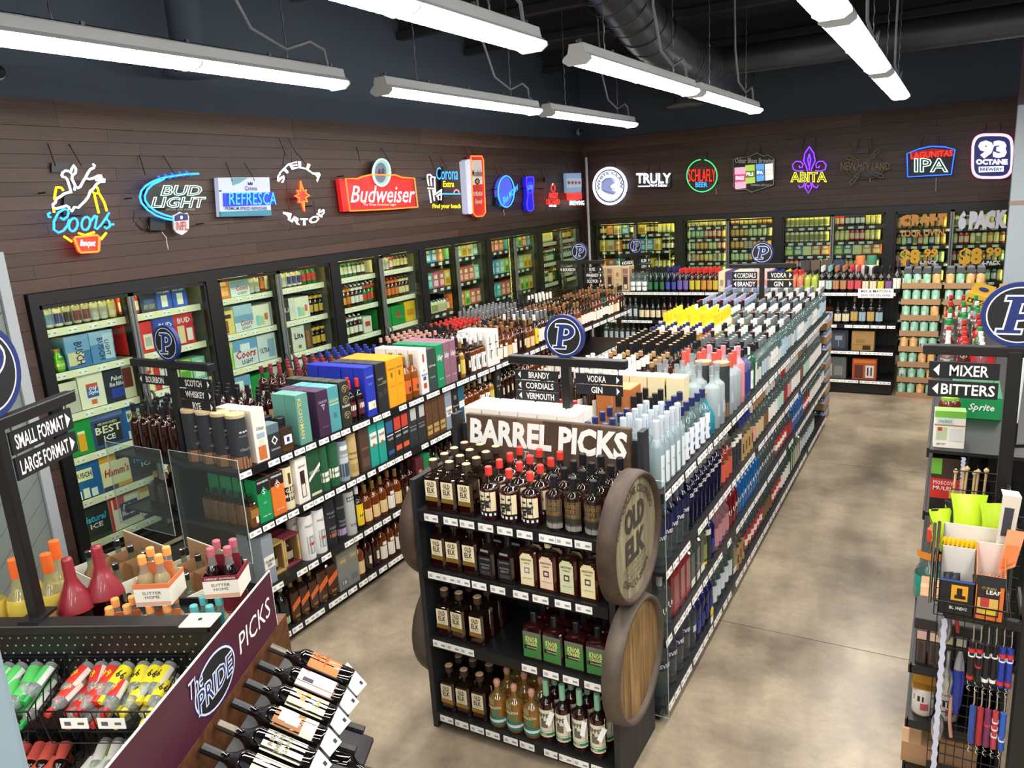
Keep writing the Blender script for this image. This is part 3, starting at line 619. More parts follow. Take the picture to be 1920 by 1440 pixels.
for z, tx in zip(EZ, (tagx[3], tagx[2], tagx[1], tagx[0])):
    s = ob('shelf', G().box(E_X0+.03, E_X1-.03, 2.715, 3.148, z-.015, z, BLACK).box(E_X0+.03, E_X1-.03, 2.705, 2.718, z-.05, z+.004, BLACK), en)
    for x in tx:
        o = bpy.data.objects.new('price_tag', TAG); COL.objects.link(o); o.parent = s; o.location = (x, 2.7045, z-.024); o.scale = (1.15, 1, 1.1)
def put_row(p, xs, z, name, rows, y0=2.772, dy=None):
    for j in range(rows):
        for i, x in enumerate(xs):
            y = y0+j*(dy or p.d+.006)
            if y > 3.11: continue
            p.put((x+RND.uniform(-.002, .002), y, z+.0005), RND.uniform(-.05, .05), '%s, %s across %s deep, %s display shelf' % (p.desc, nth(i+1), nth(j+1), name), 'bottles on the barrel display')
put_row(B_ELK, (-2.068, -1.978, -1.886), EZ[3], 'top', 4); put_row(B_RED, (-1.765, -1.66, -1.552), EZ[3], 'top', 4, dy=.098); put_row(B_BLK, (-1.437, -1.347, -1.256), EZ[3], 'top', 4, dy=.1)
put_row(B_ELK, (-2.066, -1.98, -1.888), EZ[2], 'second', 3); put_row(B_JD, (-1.79, -1.69), EZ[2], 'second', 3, dy=.115)
for p, x in zip(B_ARC, (-1.577, -1.478, -1.38, -1.28)): put_row(p, (x,), EZ[2], 'second', 3, y0=2.765, dy=.1)
put_row(B_ELK, (-2.072, -1.986, -1.882), EZ[1], 'third', 3); put_row(B_KNB, (-1.578, -1.474, -1.366, -1.262), EZ[1], 'third', 3, dy=.09)
put_row(B_ELK, (-2.09, -2.0, -1.904), EZ[0], 'bottom', 2); put_row(B_COR, (-1.81, -1.714, -1.618), EZ[0], 'bottom', 3); put_row(B_PEP, (-1.538, -1.453, -1.368, -1.278), EZ[0], 'bottom', 3)
for i, x in enumerate((-1.505, -1.42, -1.335, -1.243)):
    X = T((x, 2.735, .24))@Matrix.Rotation((.3, -.5, .1, .35)[i], 4, 'Y')@Matrix.Rotation(-.2, 4, 'X')
    ob('paper_tag', G().box(-.012, .012, -.0008, .0008, -.035, .035, TAGW).tube([(0, 0, .035), (-.02, .01, .07)], .001, TAGW, 3), X=X, label='small white paper tag on the neck of the %s slim rye bottle' % nth(i+1), cat='tag', group='paper tags on rye bottles')
def barrel(X, label, hoop, headm, words):
    """end of an oak cask, axis along local z, head facing +z"""
    r = ob('barrel_end', G().lathe([(.262, 0), (.283, .01), (.284, .05), (.274, .085), (.266, .087), (.258, .08), (.254, .062)], hoop, 40, True, False), X=X, label=label, cat='barrel', group='cask ends on the barrel display')
    w = [-.254, -.17, -.095, -.02, .06, .125, .19, .254]
    for a, b_ in zip(w, w[1:]):
        a += .001; b_ -= .001; n = 6; P = []
        ha = lambda x: sqrt(max(.254**2-x*x, 0))
        xs = [a+(b_-a)*k/n for k in range(n+1)]
        P = [(x, -ha(x)) for x in xs]+[(x, ha(x)) for x in reversed(xs)]
        P = [p for k, p in enumerate(P) if k == 0 or (abs(p[0]-P[k-1][0])+abs(p[1]-P[k-1][1])) > 1e-4]
        g = G().prism([(p[1], -p[0]) for p in P], .045, .063+RND.uniform(-.001, .001), headm)
        ob('plank', g, r, X=Matrix.Rotation(pi/2, 4, 'Z'))
    if words:
        t = G(); DK = paint('3d3a30')
        text(t, 'OLD', -.11, .11, .04, .15, DK, .066, .055); text(t, 'ELK', -.11, .11, -.09, .02, DK, .066, .055)
        for k, q in enumerate((.13, .1, .12, .09)): text(t, ('DISTILLERY', 'BOURBON', 'WHISKEY', 'LOT 21')[k], -q, q, -.115-.024*k, -.1-.024*k, paint('6a6450'), .066, .0)
        text(t, 'FORT COLLINS, COLORADO', -1, 1, 0, .04, DK, .066, .01, f=lambda p: ((.185+p[1])*sin(p[0]*1.25), (.185+p[1])*cos(p[0]*1.25), p[2]))
        text(t, 'DSP-CO-20054', -1, 1, 0, .03, DK, .066, .01, f=lambda p: ((.215-p[1])*sin(p[0]*.75), -(.215-p[1])*cos(p[0]*.75), p[2]))
        ob('lettering', t, r)
def ax(x, y, z, s): return Matrix(((0, 0, s, x), (s, 0, 0, y), (0, 1, 0, z), (0, 0, 0, 1)))
barrel(ax(E_X1+.001, 2.80, 1.20, 1), 'oak cask end with dark lettering, upper one facing the aisle', HOOP, BARG, True)
barrel(ax(E_X1+.001, 2.80, .63, 1), 'plain weathered oak cask end, lower one facing the aisle', HOOP2, BARW, False)
barrel(ax(E_X0-.001, 2.97, 1.03, -1), 'brown oak cask end, upper one on the whiskey side of the display', HOOP, BARW, False)
barrel(ax(E_X0-.001, 2.99, .46, -1), 'brown oak cask end, lower one on the whiskey side of the display', HOOP2, BARW, False)
# ------------------------------------------------------------------ spirits for the long runs
SP = spirit
def whisk(name, desc, cap, lab, H=.3, r=.037, sq=0, liq='2a0d06', fill=.7, caph=.05, seal=None, txt=(), ball=False, detail=False, b=None, zs=.6, ze=.74, glass=None):
    return bot(name, desc, H, r, sq, b, SP(liq), glass or NECKG, fill, zs, ze, .0135, cap, caph, None, lab, txt, detail, 10, ball=ball, seal=seal)
CAPB = M('cap_black', '17181b', .4); CAPR = M('cap_burgundy', '7a2a34', .4); CAPBL = M('cap_blue', '27348c', .35); CAPG = M('cap_gold', 'a3854a', .35, .5); CAPW = M('cap_white', 'e4e4e2', .4); CAPS = M('cap_silver', 'a9adb2', .3, .7); CAPRD = M('cap_red', 'c6302c', .4); CAPN = M('cap_navy', '20295e', .4); CAPO = M('cap_orange', 'e2682a', .4); CAPP = M('cap_pale_pink', 'c8958c', .5); CAPY = M('cap_yellow', 'e6cf28', .4); CAPLB = M('cap_light_blue', '3d86cc', .4); CAPT = M('cap_copper', '9a6a44', .35, .4); CAPC = M('cap_cork', 'b08a60', .6)
W_BLK = whisk('bourbon_bottle', 'dark bourbon bottle, black cap, cream label', CAPB, [(.1, .5, 24, CREAM, 52), (.03, .09, 24, TAGW, 52)], .31, .038)
W_SML = whisk('bourbon_bottle', 'short dark bourbon bottle, black cap', CAPB, [(.15, .45, 50, TAN)], .23, .036)
W_BUR = whisk('bourbon_bottle', 'bourbon bottle with burgundy cap', CAPR, [(.12, .42, 60, OFFW)], .31, .04, liq='36100a')
W_BLU = whisk('bourbon_bottle', 'bourbon bottle with blue cap', CAPBL, [(.14, .44, 60, TAN)], .3, .039, liq='36120a')
W_PNK = whisk('bourbon_bottle', 'bourbon bottle with pale pink stopper', CAPP, [(.15, .5, 60, OFFW)], .29, .039, liq='3a160c', caph=.035)
W_ORG = whisk('bourbon_bottle', 'bourbon bottle with copper neck', CAPT, [(.1, .4, 60, OFFW)], .33, .037, liq='5a2410', caph=.09)
W_RED = whisk('bourbon_bottle', 'bourbon bottle with red wax cap', CAPRD, [(.12, .5, 60, CREAM)], .29, .038)
W_SLV = whisk('rye_bottle', 'rye bottle with tall silver cap', CAPS, [(.12, .5, 60, OFFW)], .33, .037, caph=.075)
W_HND = whisk('bourbon_bottle', 'bourbon bottle in pale paper hood', OFFW, [(.1, .6, 100, CREAM), (.2, .55, 40, SP('2a0d06'))], .33, .04, liq='2a0d06', caph=.07)
W_CLR = whisk('rye_bottle', 'rye bottle with clear neck', NECKG, [(.12, .45, 60, OFFW)], .3, .037, liq='3a140a', fill=.5, caph=.03)
W_GRN = whisk('whiskey_bottle', 'green glass whiskey bottle', CAPB, [(.15, .45, 60, OFFW)], .3, .037, liq='15301c', glass=thin_glass('green_neck', '7fae88', .4, '54805c', 1.5))
W_AMB = whisk('scotch_bottle', 'amber scotch bottle with gold stopper', CAPG, [(.15, .45, 60, ORG), (.2, .3, 20, INK)], .33, .043, liq='8a4a14', fill=.72, caph=.055)
W_RC = whisk('scotch_bottle', 'dark scotch bottle with red cap', CAPRD, [(.15, .5, 55, MAR), (.3, .42, 40, OFFW)], .29, .036, liq='15100e', glass=SP('15100e'), caph=.055)
W_JPN = whisk('whiskey_bottle', 'whisky bottle with white label', CAPW, [(.06, .5, 58, TAGW), (.18, .4, 10, INK)], .3, .038, liq='6a3010', fill=.66)
W_YLO = whisk('scotch_bottle', 'golden whisky bottle with yellow label', CAPG, [(.1, .5, 58, paint('d8c860'))], .3, .034, liq='a0722a')
W_DK = whisk('scotch_bottle', 'dark scotch bottle with cream print', CAPB, [(.12, .5, 40, paint('2a1a14')), (.2, .4, 20, CREAM)], .31, .038)
W_CRM = whisk('scotch_bottle', 'amber scotch bottle with cream label', CAPG, [(.1, .42, 62, paint('e4c890'))], .29, .04, liq='6a3210', fill=.74)
W_WLB = whisk('whiskey_bottle', 'amber whiskey bottle with white label', CAPT, [(.08, .4, 62, OFFW), (.42, .5, 30, OFFW)], .31, .04, liq='5a280c', fill=.74)
W_YEL = whisk('scotch_bottle', 'dark whisky bottle with yellow label', CAPW, [(.1, .6, 62, YEL), (.3, .36, 40, INK, 10)], .31, .037, liq='161412', glass=SP('161412'))
def jw(h, r): return bot('scotch_bottle', 'square scotch bottle with slanted red label', h, r, 1, r, SP('3a1608'), NECKG, .7, .7, .84, .014, CAPG, .05, None, [(.12, .17, .5, GOLD), (.02, .05, .3, GOLD)], (), False)
W_JW, W_JWL = jw(.285, .036), jw(.325, .043)
for P_ in (W_JW, W_JWL):                                          # slanted label band across the front
    h = P_.h; a = (P_.w-.006)/2; bm = P_.root; n0 = len(bm.vertices)
    bm.vertices.add(4); y = -a-.0012
    for k, (x, z) in enumerate(((-a, .28), (a, .42), (a, .56), (-a, .42))): bm.vertices[n0+k].co = (x, y, z*h)
    bm.materials.append(ORG); l0 = len(bm.loops); bm.loops.add(4); f0 = len(bm.polygons); bm.polygons.add(1)
    for k in range(4): bm.loops[l0+k].vertex_index = n0+k
    bm.polygons[f0].loop_start = l0; bm.polygons[f0].material_index = len(bm.materials)-1; bm.update(calc_edges=True); bm.validate()
W_GRB = whisk('scotch_bottle', 'black scotch bottle with green label', CAPW, [(.1, .25, 62, paint('a8b890')), (.25, .55, 62, paint('20211f'))], .3, .038, liq='151816', glass=SP('151816'))
# boxes and tins
X_TIN = tin('gift_tin', 'charcoal oval tin with copper base', .052, .32, '2b2f36', 'c9b58a', [(.0, .22, 170, paint('9a6a44')), (.16, .3, 60, paint('2b2f36'), 60), (.66, .69, 30, paint('c8ccd0'))], [('KAVALAN', .6, .03, 34, GREY), ('classic', .36, .06, 40, GREY)], 1.15, True)
X_WOR = pack('gift_box', 'white carton with orange bottle picture', .095, .095, .32, 'efe8da', 'f4f4f4', [(.2, .8, .04, .3, 'c9703a'), (.3, .7, .3, .42, 'd8d2c4'), (.2, .8, .45, .55, '9db2c8')], [('Oban', .2, .8, .6, .68, '7a8aa0')], True)
X_SLT = pack('gift_box', 'slate box with white ring', .09, .09, .2, '5a6c78', '6f8894', [(0, 1, 0, .72, '262a30')], [('O', .22, .78, .35, .65, 'e8e8e8'), ('GLENDRONACH', .12, .88, .2, .26, 'c8c8c8')], True)
X_SQB = bot('scotch_bottle', 'squat square whisky decanter with dark label', .21, .055, 1, .05, SP('5a3c14'), SP('3a2618'), .4, .7, .72, .03, CAPB, .045, .036, [(.15, .7, .85, paint('33241c')), (.22, .48, .55, TAGW, .1), (.28, .42, .2, NAVY, .1)], (), True)
X_KIL = pack('gift_box', 'sea green whisky box with gold lettering', .1, .1, .32, '5f9a8c', '74a89c', (), [('KILCHOMAN', .1, .42, .12, .92, 'd8c878', -1)], True, side='5f9a8c')
X_DAL = pack('gift_box', 'purple whisky box', .105, .105, .3, '3d2442', '5a4660', [(.35, .65, .66, .69, 'b8a8c0')], [('DALMORE', .16, .84, .72, .78, 'a89ab0'), ('V', .4, .6, .56, .66, 'b8a8c0'), ('PORT WOOD', .25, .75, .18, .21, '8a7890')], True)
X_TEA = pack('gift_box', 'teal whisky box', .1, .1, .3, '4f9aa0', '66aeb4', [(.1, .9, .6, .62, 'd8d8a0'), (.35, .65, .3, .42, '3c7c80')], [('BALBLAIR', .1, .9, .66, .72, 'cfd890')], True)
X_SCR = pack('gift_box', 'dark box with scroll pattern', .09, .09, .31, '2a2c26', '54584c', [(.15, .85, .42, .5, '3c3c34')], [('Bruichladdich', .1, .9, .43, .49, 'e0e0d0')], False)
def spiral(p, cx, cz, r, col, y=-.0018):
    g = G(); g.tube([(cx+r*(1-k/26)*cos(k*.5), y, cz+r*(1-k/26)*sin(k*.5)) for k in range(24)], .003, paint(col), 4); return g
g_ = G(); [g_.merge(spiral(None, 0, z, .03, 'a49c70')) for z in (.255, .18, .075)]; X_SCR.kids.append(('scroll_print', g_.mesh('scroll_print'), []))
X_BLU = pack('gift_box', 'royal blue whisky box with cream label', .1, .1, .35, '2134b0', '2c3cc0', [(.1, .9, .14, .3, 'e8e4d0'), (.62, .78, .18, .25, 'c8b870')], [('BRUICHLADDICH', .12, .88, .78, .82, 'a8b4e8'), ('* * *', .3, .7, .62, .68, '8898e0')], True)
X_BLK = pack('gift_box', 'black whisky box with gold print', .11, .1, .35, '22252a', '44484e', [(.1, .45, .3, .42, '34383c'), (.55, .9, .34, .46, '34383c'), (.08, .92, .56, .57, 'a89a70')], [('HIGHLAND', .12, .6, .66, .7, 'a8a090'), ('12 YEARS', .5, .92, .58, .62, '9a9484')], True)
X_YEL = pack('gift_box', 'golden yellow whisky box, double width', .2, .1, .35, 'e8a018', 'e0a030', [(.49, .5, .02, .98, 'b87c10'), (.2, .3, .62, .72, '8a5c10'), (.68, .78, .62, .72, '8a5c10')], [('GLENMORANGIE', .08, .44, .78, .82, 'a87410'), ('GLENMORANGIE', .56, .92, .78, .82, 'a87410'), ('ten years old', .12, .4, .42, .46, 'b8841c'), ('ten years old', .6, .88, .42, .46, 'b8841c')], True)
X_WRD = pack('gift_box', 'white whisky box with red labels', .1, .1, .35, 'eceae4', 'e4e0da', [(.4, .62, .7, .88, 'b84038'), (.3, .7, .3, .38, '3a4a8a'), (.3, .7, .12, .24, 'c04440'), (.32, .68, .5, .54, '9cc4d0')], [('MACALLAN', .15, .85, .4, .45, '3a3a44')], True)
X_SLA = pack('gift_box', 'dark slate whisky box', .1, .1, .33, '34423f', '4a5450', [(.2, .8, .3, .34, '5c8c84')], [('Laphroaig', .1, .9, .56, .63, 'cfd8d4')], True)
X_GRS = pack('gift_box', 'emerald box with white script', .1, .1, .34, '128a5a', '18945f', (), [('Islay', .1, .9, .6, .78, 'e8f0ec', 0, .3), ('single malt', .2, .8, .18, .22, 'c8e0d4')], True)
X_MAU = pack('gift_box', 'mauve box with white script', .085, .1, .34, '8a6274', '9a7484', (), [('Islay', .1, .9, .6, .78, 'efe8ec', 0, .3), ('rose cask', .2, .8, .18, .22, 'e0d0d8')], True)
X_WJP = pack('gift_box', 'white box with brushed black characters', .095, .095, .31, 'eceae6', 'e8dcd4', [(.42, .5, .5, .85, '2a2a2c'), (.55, .8, .42, .46, '2a2a2c'), (.3, .72, .62, .65, '2a2a2c'), (.36, .42, .25, .48, '2a2a2c'), (.55, .62, .2, .42, '2a2a2c')], (), True)
X_GBX = pack('gift_box', 'green whisky carton with black top', .1, .1, .27, '109050', '1c1d20', [(0, 1, .68, 1, '1a1b1e')], [('SPRINGBANK', .08, .92, .9, .95, 'e8e8e8'), ('O', .28, .72, .58, .82, '20b070'), ('S', .4, .6, .64, .76, 'e8f0ec'), ('10', .4, .6, .42, .46, 'd0e8d8'), ('single malt', .2, .8, .12, .16, 'e0f0e4')], True)
X_OBX = pack('gift_box', 'orange whisky carton with black top', .1, .1, .27, 'e0762c', '1c1d20', [(0, 1, .7, 1, '1a1b1e')], [('SPRINGBANK', .08, .92, .9, .95, 'e8e8e8'), ('O', .28, .72, .6, .84, 'f0a080'), ('S', .4, .6, .66, .78, 'f8e8e0'), ('single malt', .2, .8, .12, .16, 'f8e0d0')], True)
X_GLM = tin('gift_tin', 'cream whisky tin with black label', .047, .29, 'e6dcb4', '18181a', [(.18, .5, 80, INK), (.55, .8, 12, paint('54401c'))], [('GLEN', .42, .09, 44, CREAM), ('MORAY', .3, .09, 50, CREAM)], 1, True)
X_WWN = pack('gift_box', 'white carton with bottle window', .1, .1, .29, 'ece8e0', 'e8e4dc', [(.3, .7, .12, .72, '3a2420'), (.36, .64, .14, .42, 'e4ddd0'), (.42, .58, .5, .66, '20100c')], [('GlenDronach', .2, .8, .8, .86, '6a6660')], True)
X_JWG = pack('gift_box', 'dark green box with slanted white band', .11, .11, .31, '1d4a2e', '2a5a3a', [(.1, .9, .04, .1, 'd8d0a8')], [('DOUBLE BLACK', .1, .9, .5, .58, 'd0d8d0')], True)
g_ = G().poly([(-.055, -.0016, .11), (.055, -.0016, .19), (.055, -.0016, .215), (-.055, -.0016, .135)], OFFW); X_JWG.kids.append(('slanted_band', g_.mesh('slanted_band'), []))
X_GTB = tin('gift_tin', 'green whisky tin with white label', .045, .3, '1f5a38', '1f5a38', [(.2, .42, 90, OFFW)], [('Glenlivet', .32, .07, 60, GRN)], 1, True)
X_GRY = tin('gift_tin', 'grey blue whisky tin with sea picture', .045, .3, '8c98a4', '1a1a1c', [(.1, .4, 90, paint('3d4c5c')), (.42, .55, 60, paint('c4ccd2')), (.72, .82, 50, paint('e0e4e6'))], [('TOBERMORY', .6, .06, 60, OFFW)], 1, True)
X_CRT = tin('gift_tin', 'tan whisky tin with plain band', .045, .3, 'c4ac74', 'b8a068', [(.4, .44, 170, paint('8a7444')), (.1, .3, 50, paint('a89058'))], [('THE BALVENIE', .55, .05, 64, paint('6a5428'))], 1, True)
X_BRN = pack('gift_box', 'brown whisky box', .1, .1, .31, '4a342a', '5a4438', [(.1, .9, .1, .3, '5c463a')], [('Dalwhinnie', .12, .88, .5, .56, '8a7464')])
X_TLW = pack('gift_box', 'turquoise box with white label', .085, .1, .31, '1d9a8c', '28a898', [(.06, .94, .5, .8, 'e4e4da'), (.35, .65, .44, .54, '8a6a40')], [('THE GLENLIVET', .12, .88, .66, .72, '4a4a40')], True)
X_DRD = pack('gift_box', 'black box with red fire picture', .085, .1, .31, '1c1e22', '2a2c30', [(.06, .94, .62, .92, 'c8402c'), (.06, .94, .56, .58, 'e0e0e0'), (.1, .9, .12, .24, 'e05a2c')], [('ARDBEG', .14, .86, .44, .5, 'c8c8c8')])
X_DBL = pack('gift_box', 'black box with blue picture', .085, .1, .31, '1a1d24', '2a2c30', [(.06, .94, .62, .9, '2a5a8a'), (.06, .94, .54, .57, 'd0d4d8'), (.1, .9, .1, .2, '245a90')], [('TALISKER', .14, .86, .44, .5, 'b8c0c8')])
X_DGY = pack('gift_box', 'charcoal box with grey peak', .1, .1, .31, '2a2d30', '3a3d40', [(.3, .95, .66, .95, 'b8b8b4'), (.1, .9, .5, .52, '8c8c88')], [('HIGHLAND', .15, .85, .4, .46, '98989a')])
X_BRG = pack('gift_box', 'brown box with tan label', .085, .1, .31, '5a3c22', '6a4c30', [(.1, .9, .1, .34, 'b89a5c')], [('Aberlour', .15, .85, .2, .27, '4a3010')])
X_GRW = pack('gift_box', 'grey box with white label', .09, .1, .31, '8a94a0', '98a2ac', [(.04, .96, .34, .6, 'e8e6de')], [('TULLAMORE', .1, .9, .46, .52, '3a3a3a'), ('DEW', .3, .7, .38, .44, '3a3a3a')])
X_BKG = pack('gift_box', 'black box with pale emblem', .09, .1, .31, '1a1b1e', '28292c', [(.3, .7, .7, .82, '6a6a64')], [('Tyrconnell', .1, .9, .5, .56, 'd8d0a8'), ('16', .4, .6, .4, .47, 'd8d0a8')])
X_TBL = pack('gift_box', 'deep teal box with white band', .09, .1, .31, '165a70', '206a80', [(.05, .95, .42, .6, 'e4e8e8')], ())
X_MRN = pack('gift_box', 'maroon whisky box', .09, .1, .29, '571a2a', '6a2a38', [(.3, .7, .6, .68, 'a88a60')], ())
X_GRN2 = pack('gift_box', 'green whisky box', .09, .1, .29, '0f7a44', '1a8a50', [(.25, .75, .3, .4, 'e0e4d0')], ())
X_WHT2 = tin('gift_tin', 'white whisky tin with bottle picture', .048, .32, 'e6e6e4', '17181a', [(.12, .5, 40, paint('9aa0a6')), (.15, .46, 32, paint('d8dcde')), (.3, .36, 24, paint('b04030'))], [('SINGLETON', .72, .05, 44, GREY)], 1, True)
X_BKT = tin('gift_tin', 'black whisky tin', .047, .33, '1d1f24', '26282c', [(.2, .28, 40, paint('b06a3a')), (.62, .64, 30, GREY)], [('KAVALAN', .72, .045, 44, GREY), ('SHERRY', .4, .05, 40, GREY), ('OAK', .32, .05, 30, GREY)], 1, True)
X_BKP = tin('gift_tin', 'black whisky tin with lilac band', .047, .33, '1d1f24', '26282c', [(.12, .26, 60, paint('a890b8'))], [('KAVALAN', .72, .045, 44, GREY), ('TRIPLE', .42, .05, 40, GREY), ('SHERRY', .34, .05, 40, GREY)], 1, True)
X_GLN = tin('gift_tin', 'pale grey tin with dark oval', .047, .33, 'b4b6b4', '2a2c2e', [(.74, .84, 50, paint('33363a'))], [('GLENDULLAN', .79, .045, 46, OFFW), ('18 YEAR', .22, .05, 40, paint('54585c'))], 1, True)
def woodbox(side, nme):
    g = G(); w, d, h, e = .125, .12, .2, .013; W1 = wood('gift_box_pale_wood', ('a98a50', 'c4a566', 'd6ba7e'), (2, 9, 9), .6, .15, False)
    g.box(-w/2, w/2, 0, d, 0, e, side).box(-w/2, w/2, 0, d, h-e, h, side).box(-w/2, -w/2+e, 0, d, e, h-e, W1).box(w/2-e, w/2, 0, d, e, h-e, W1).box(-w/2+e, w/2-e, d-e, d, e, h-e, W1).box(-w/2+e, w/2-e, .012, .016, e, h-e, thin_glass('box_window', 'f0ece4', f=1.35))
    b_ = G().lathe([(.036, .015), (.038, .02), (.038, .1), (.03, .125), (.014, .14), (.014, .165)], SP('2a0d06'), 12, X=T((0, .06, 0))); b2 = G().lathe([(.016, .15), (.016, .18)], CAPB, 10, X=T((0, .06, 0)))
    l = G(); patch(l, .038, .038, 0, .2, .2, .45, 60, OFFW); l.v = [(x, y+.06, z) for x, y, z in l.v]
    return Proto('wooden_gift_box', nme, 'gift box', g, [('bottle', b_, []), ('cap', b2, []), ('label', l, [])], w+.004, d+.004, h)
X_WD1 = woodbox(wood('gift_box_top_wood', ('a98a50', 'c4a566', 'd6ba7e'), (2, 9, 9), .6, .15, False), 'pale wooden box with windowed bottle'); X_WD2 = woodbox(paint('8a3a48'), 'wooden box with rose ends and bottle')
X_CHV = pack('gift_box', 'silver grey double box with gold emblems', .2, .1, .3, '7c7e7a', '2e3634', [(.08, .42, .55, .82, '8a8468'), (.58, .92, .58, .85, '8a8468'), (.1, .4, .1, .25, '6a6c68'), (.6, .9, .12, .28, '6a6c68')], [('CHIVAS', .12, .4, .64, .72, 'd8c890'), ('CHIVAS', .62, .9, .67, .75, 'd8c890'), ('18', .16, .34, .12, .22, 'c8c8c0')], True)
W_SB = bot('bourbon_bottle', 'squat dark bourbon flagon with cork stopper', .23, .05, 1, .042, SP('1c0a07'), SP('2a1410'), .6, .62, .76, .014, CAPC, .035, .017, [(.2, .5, .3, OFFW, .4)], (), False)
W_BND = bot('bourbon_bottle', 'small clear bottle with amber bands', .2, .031, 1, .031, SP('6a4420'), NECKG, .6, .66, .78, .012, CAPB, .05, None, [(.1, .5, .3, OFFW, .4), (.3, .55, .95, paint('9a6a34'))], (), False)
FW = face(-4.01, 2.78); TOPW = 'whiskey run top'; GW = 'goods on the top of the whiskey run'
def at(y): return y-2.78
Z1 = 1.19
for y, p, n, rw in ((2.83, X_TIN, 1, 4), (2.945, X_WOR, 1, 3), (3.045, X_SLT, 1, 2), (3.14, X_SQB, 1, 3), (3.30, X_KIL, 1, 2), (3.47, X_DAL, 1, 3), (3.58, X_TEA, 1, 3), (3.69, X_SCR, 1, 5), (3.785, W_RC, 2, 2), (3.95, X_BLU, 1, 5), (4.07, X_BLK, 1, 4), (4.19, X_YEL, 1, 4), (4.40, W_AMB, 2, 3), (4.585, X_WRD, 1, 4), (4.69, X_SLA, 1, 4), (4.80, X_GRS, 1, 4), (4.905, X_MAU, 2, 4), (5.08, W_DK, 1, 3), (5.16, W_YLO, 1, 2), (5.24, W_DK, 1, 3), (5.32, W_JPN, 3, 3), (5.57, X_WJP, 2, 3)):
    stock([(p, n, rw)], FW, at(y), Z1, TOPW, GW, front=-.545, depth=-.01)
END_SCOTCH = stock([(W_WLB, 2), (W_CRM, 1), (W_WLB, 1), (W_DK, 2), (W_CRM, 2), (W_YEL, 1), (W_SLV, 3), (W_GRN, 2), (W_WLB, 3), (W_DK, 2), (W_CRM, 2), (W_CLR, 4), (W_WLB, 3), (W_GRN, 2)], FW, at(5.78), Z1, 'aisle side whiskey top', GW, rows=4, front=-.545, depth=-.01, x1=6.1, cyc=True, gap=.03)
stock([(W_BLK, 8, 5), (W_SML, 4, 3), (W_ORG, 1, 1), (W_BUR, 6, 5), (W_BLU, 6, 5), (W_SML, 3, 4), (W_PNK, 6, 4), (W_DK, 3, 4), (W_RED, 6, 4), (W_SLV, 9, 4), (W_BLK, 5, 4), (W_HND, 5, 2), (W_CLR, 12, 4), (W_GRN, 4, 3)], FW@Matrix.Diagonal((1, 1, 1, 1)), .06, Z1, 'cooler side whiskey top', GW, front=.03, depth=.55, x1=6.08, cyc=True, gap=.012)
for z, nme, its in ((.825, 'second whiskey shelf', [(W_BND, 1, 6), (X_GBX, 1, 4), (X_OBX, 1, 2), (X_GLM, 1, 2), (X_WWN, 1, 2), (X_JWG, 1, 2), (X_GTB, 2, 2), (X_GRY, 1, 2), (X_CRT, 1, 2), (X_BRN, 1, 2), (X_TLW, 2, 2), (X_DBL, 1), (X_DRD, 2), (X_DGY, 2), (X_BRG, 3), (X_GRW, 1), (X_BKG, 1), (X_TBL, 1), (W_CRM, 3), (W_JPN, 2), (W_YLO, 1), (X_BKG, 1), (W_DK, 4), (W_WLB, 12)]),
                    (.43, 'third whiskey shelf', [(X_GRW, 1), (X_WD1, 1), (X_WD2, 1), (X_WHT2, 2), (X_BKT, 1), (X_BKP, 1), (X_GLN, 1), (W_YEL, 1), (W_CRM, 3), (W_WLB, 1), (W_CRM, 1), (W_DK, 2), (X_MRN, 1), (X_GRN2, 1), (W_GRN, 2), (W_DK, 3), (W_WLB, 12), (W_DK, 10)]),
                    (.09, 'bottom whiskey shelf', [(W_GRB, 2), (W_JW, 3), (W_JWL, 2), (X_CHV, 1, 1), (W_CRM, 1), (W_DK, 2), (W_WLB, 3), (W_CRM, 2), (W_WLB, 8), (W_DK, 20)])):
    stock(its, FW, .06 if z > .5 else .1, z, nme, 'goods on the %s' % nme, rows=2, front=-.545, depth=-.03, x1=5.2)
stock([(W_SB, 5, 3)], FW@Matrix.Rotation(0, 4, 'Z'), .06, .825, 'low cooler side whiskey shelf', 'flagons behind the acrylic end sheet', front=.12, depth=.53)
# ------------------------------------------------------------------ vodka run
def clr(name, desc, cap, lab=(), H=.3, r=.038, sq=0, caph=.045, glass=None, txt=(), zs=.6, ze=.74, seal=None, b=None, detail=False):
    gl = glass or CLEAR
    return bot(name, desc, H, r, sq, b, gl, gl, 1, zs, ze, .014, cap, caph, None, lab, txt, detail, 10, seal=seal)
def col(h): return M('tinted_'+h, h, .08, coat=.5, spec=.6)
SKY = thin_glass('pale_blue_bottle_glass', 'd8e6ea', .42, 'c4d6dc', 1.45, .15)
V_WHT = clr('vodka_bottle', 'frosted pale vodka bottle', M('cap_frost', 'c4d0d8', .3), [(.03, .5, 40, paint('dce8ec')), (.66, .98, 8, NAVY, 30)], .33, .036, glass=SKY, caph=.12, txt=[('WHITE', .3, .04, 26, paint('8aa0b0'))])
V_NAV = clr('vodka_bottle', 'round clear vodka bottle, navy cap', CAPN, [(.04, .55, 64, paint('e6eef6')), (.1, .2, 14, INK), (.26, .34, 20, paint('5a78a8')), (.42, .5, 10, paint('b02a34'), 14)], .29, .043)
V_GTG = clr('vodka_bottle', 'clear vodka bottle, black cap, paper collar', CAPB, [(.1, .45, 64, paint('e4ece6')), (.6, .7, 60, paint('d8e4d4'))], .31, .04, caph=.06)
V_TEA = clr('vodka_bottle', 'round turquoise bottle with cork', CAPC, (), .24, .062, glass=col('1d8ca0'), zs=.42, ze=.82, caph=.025)
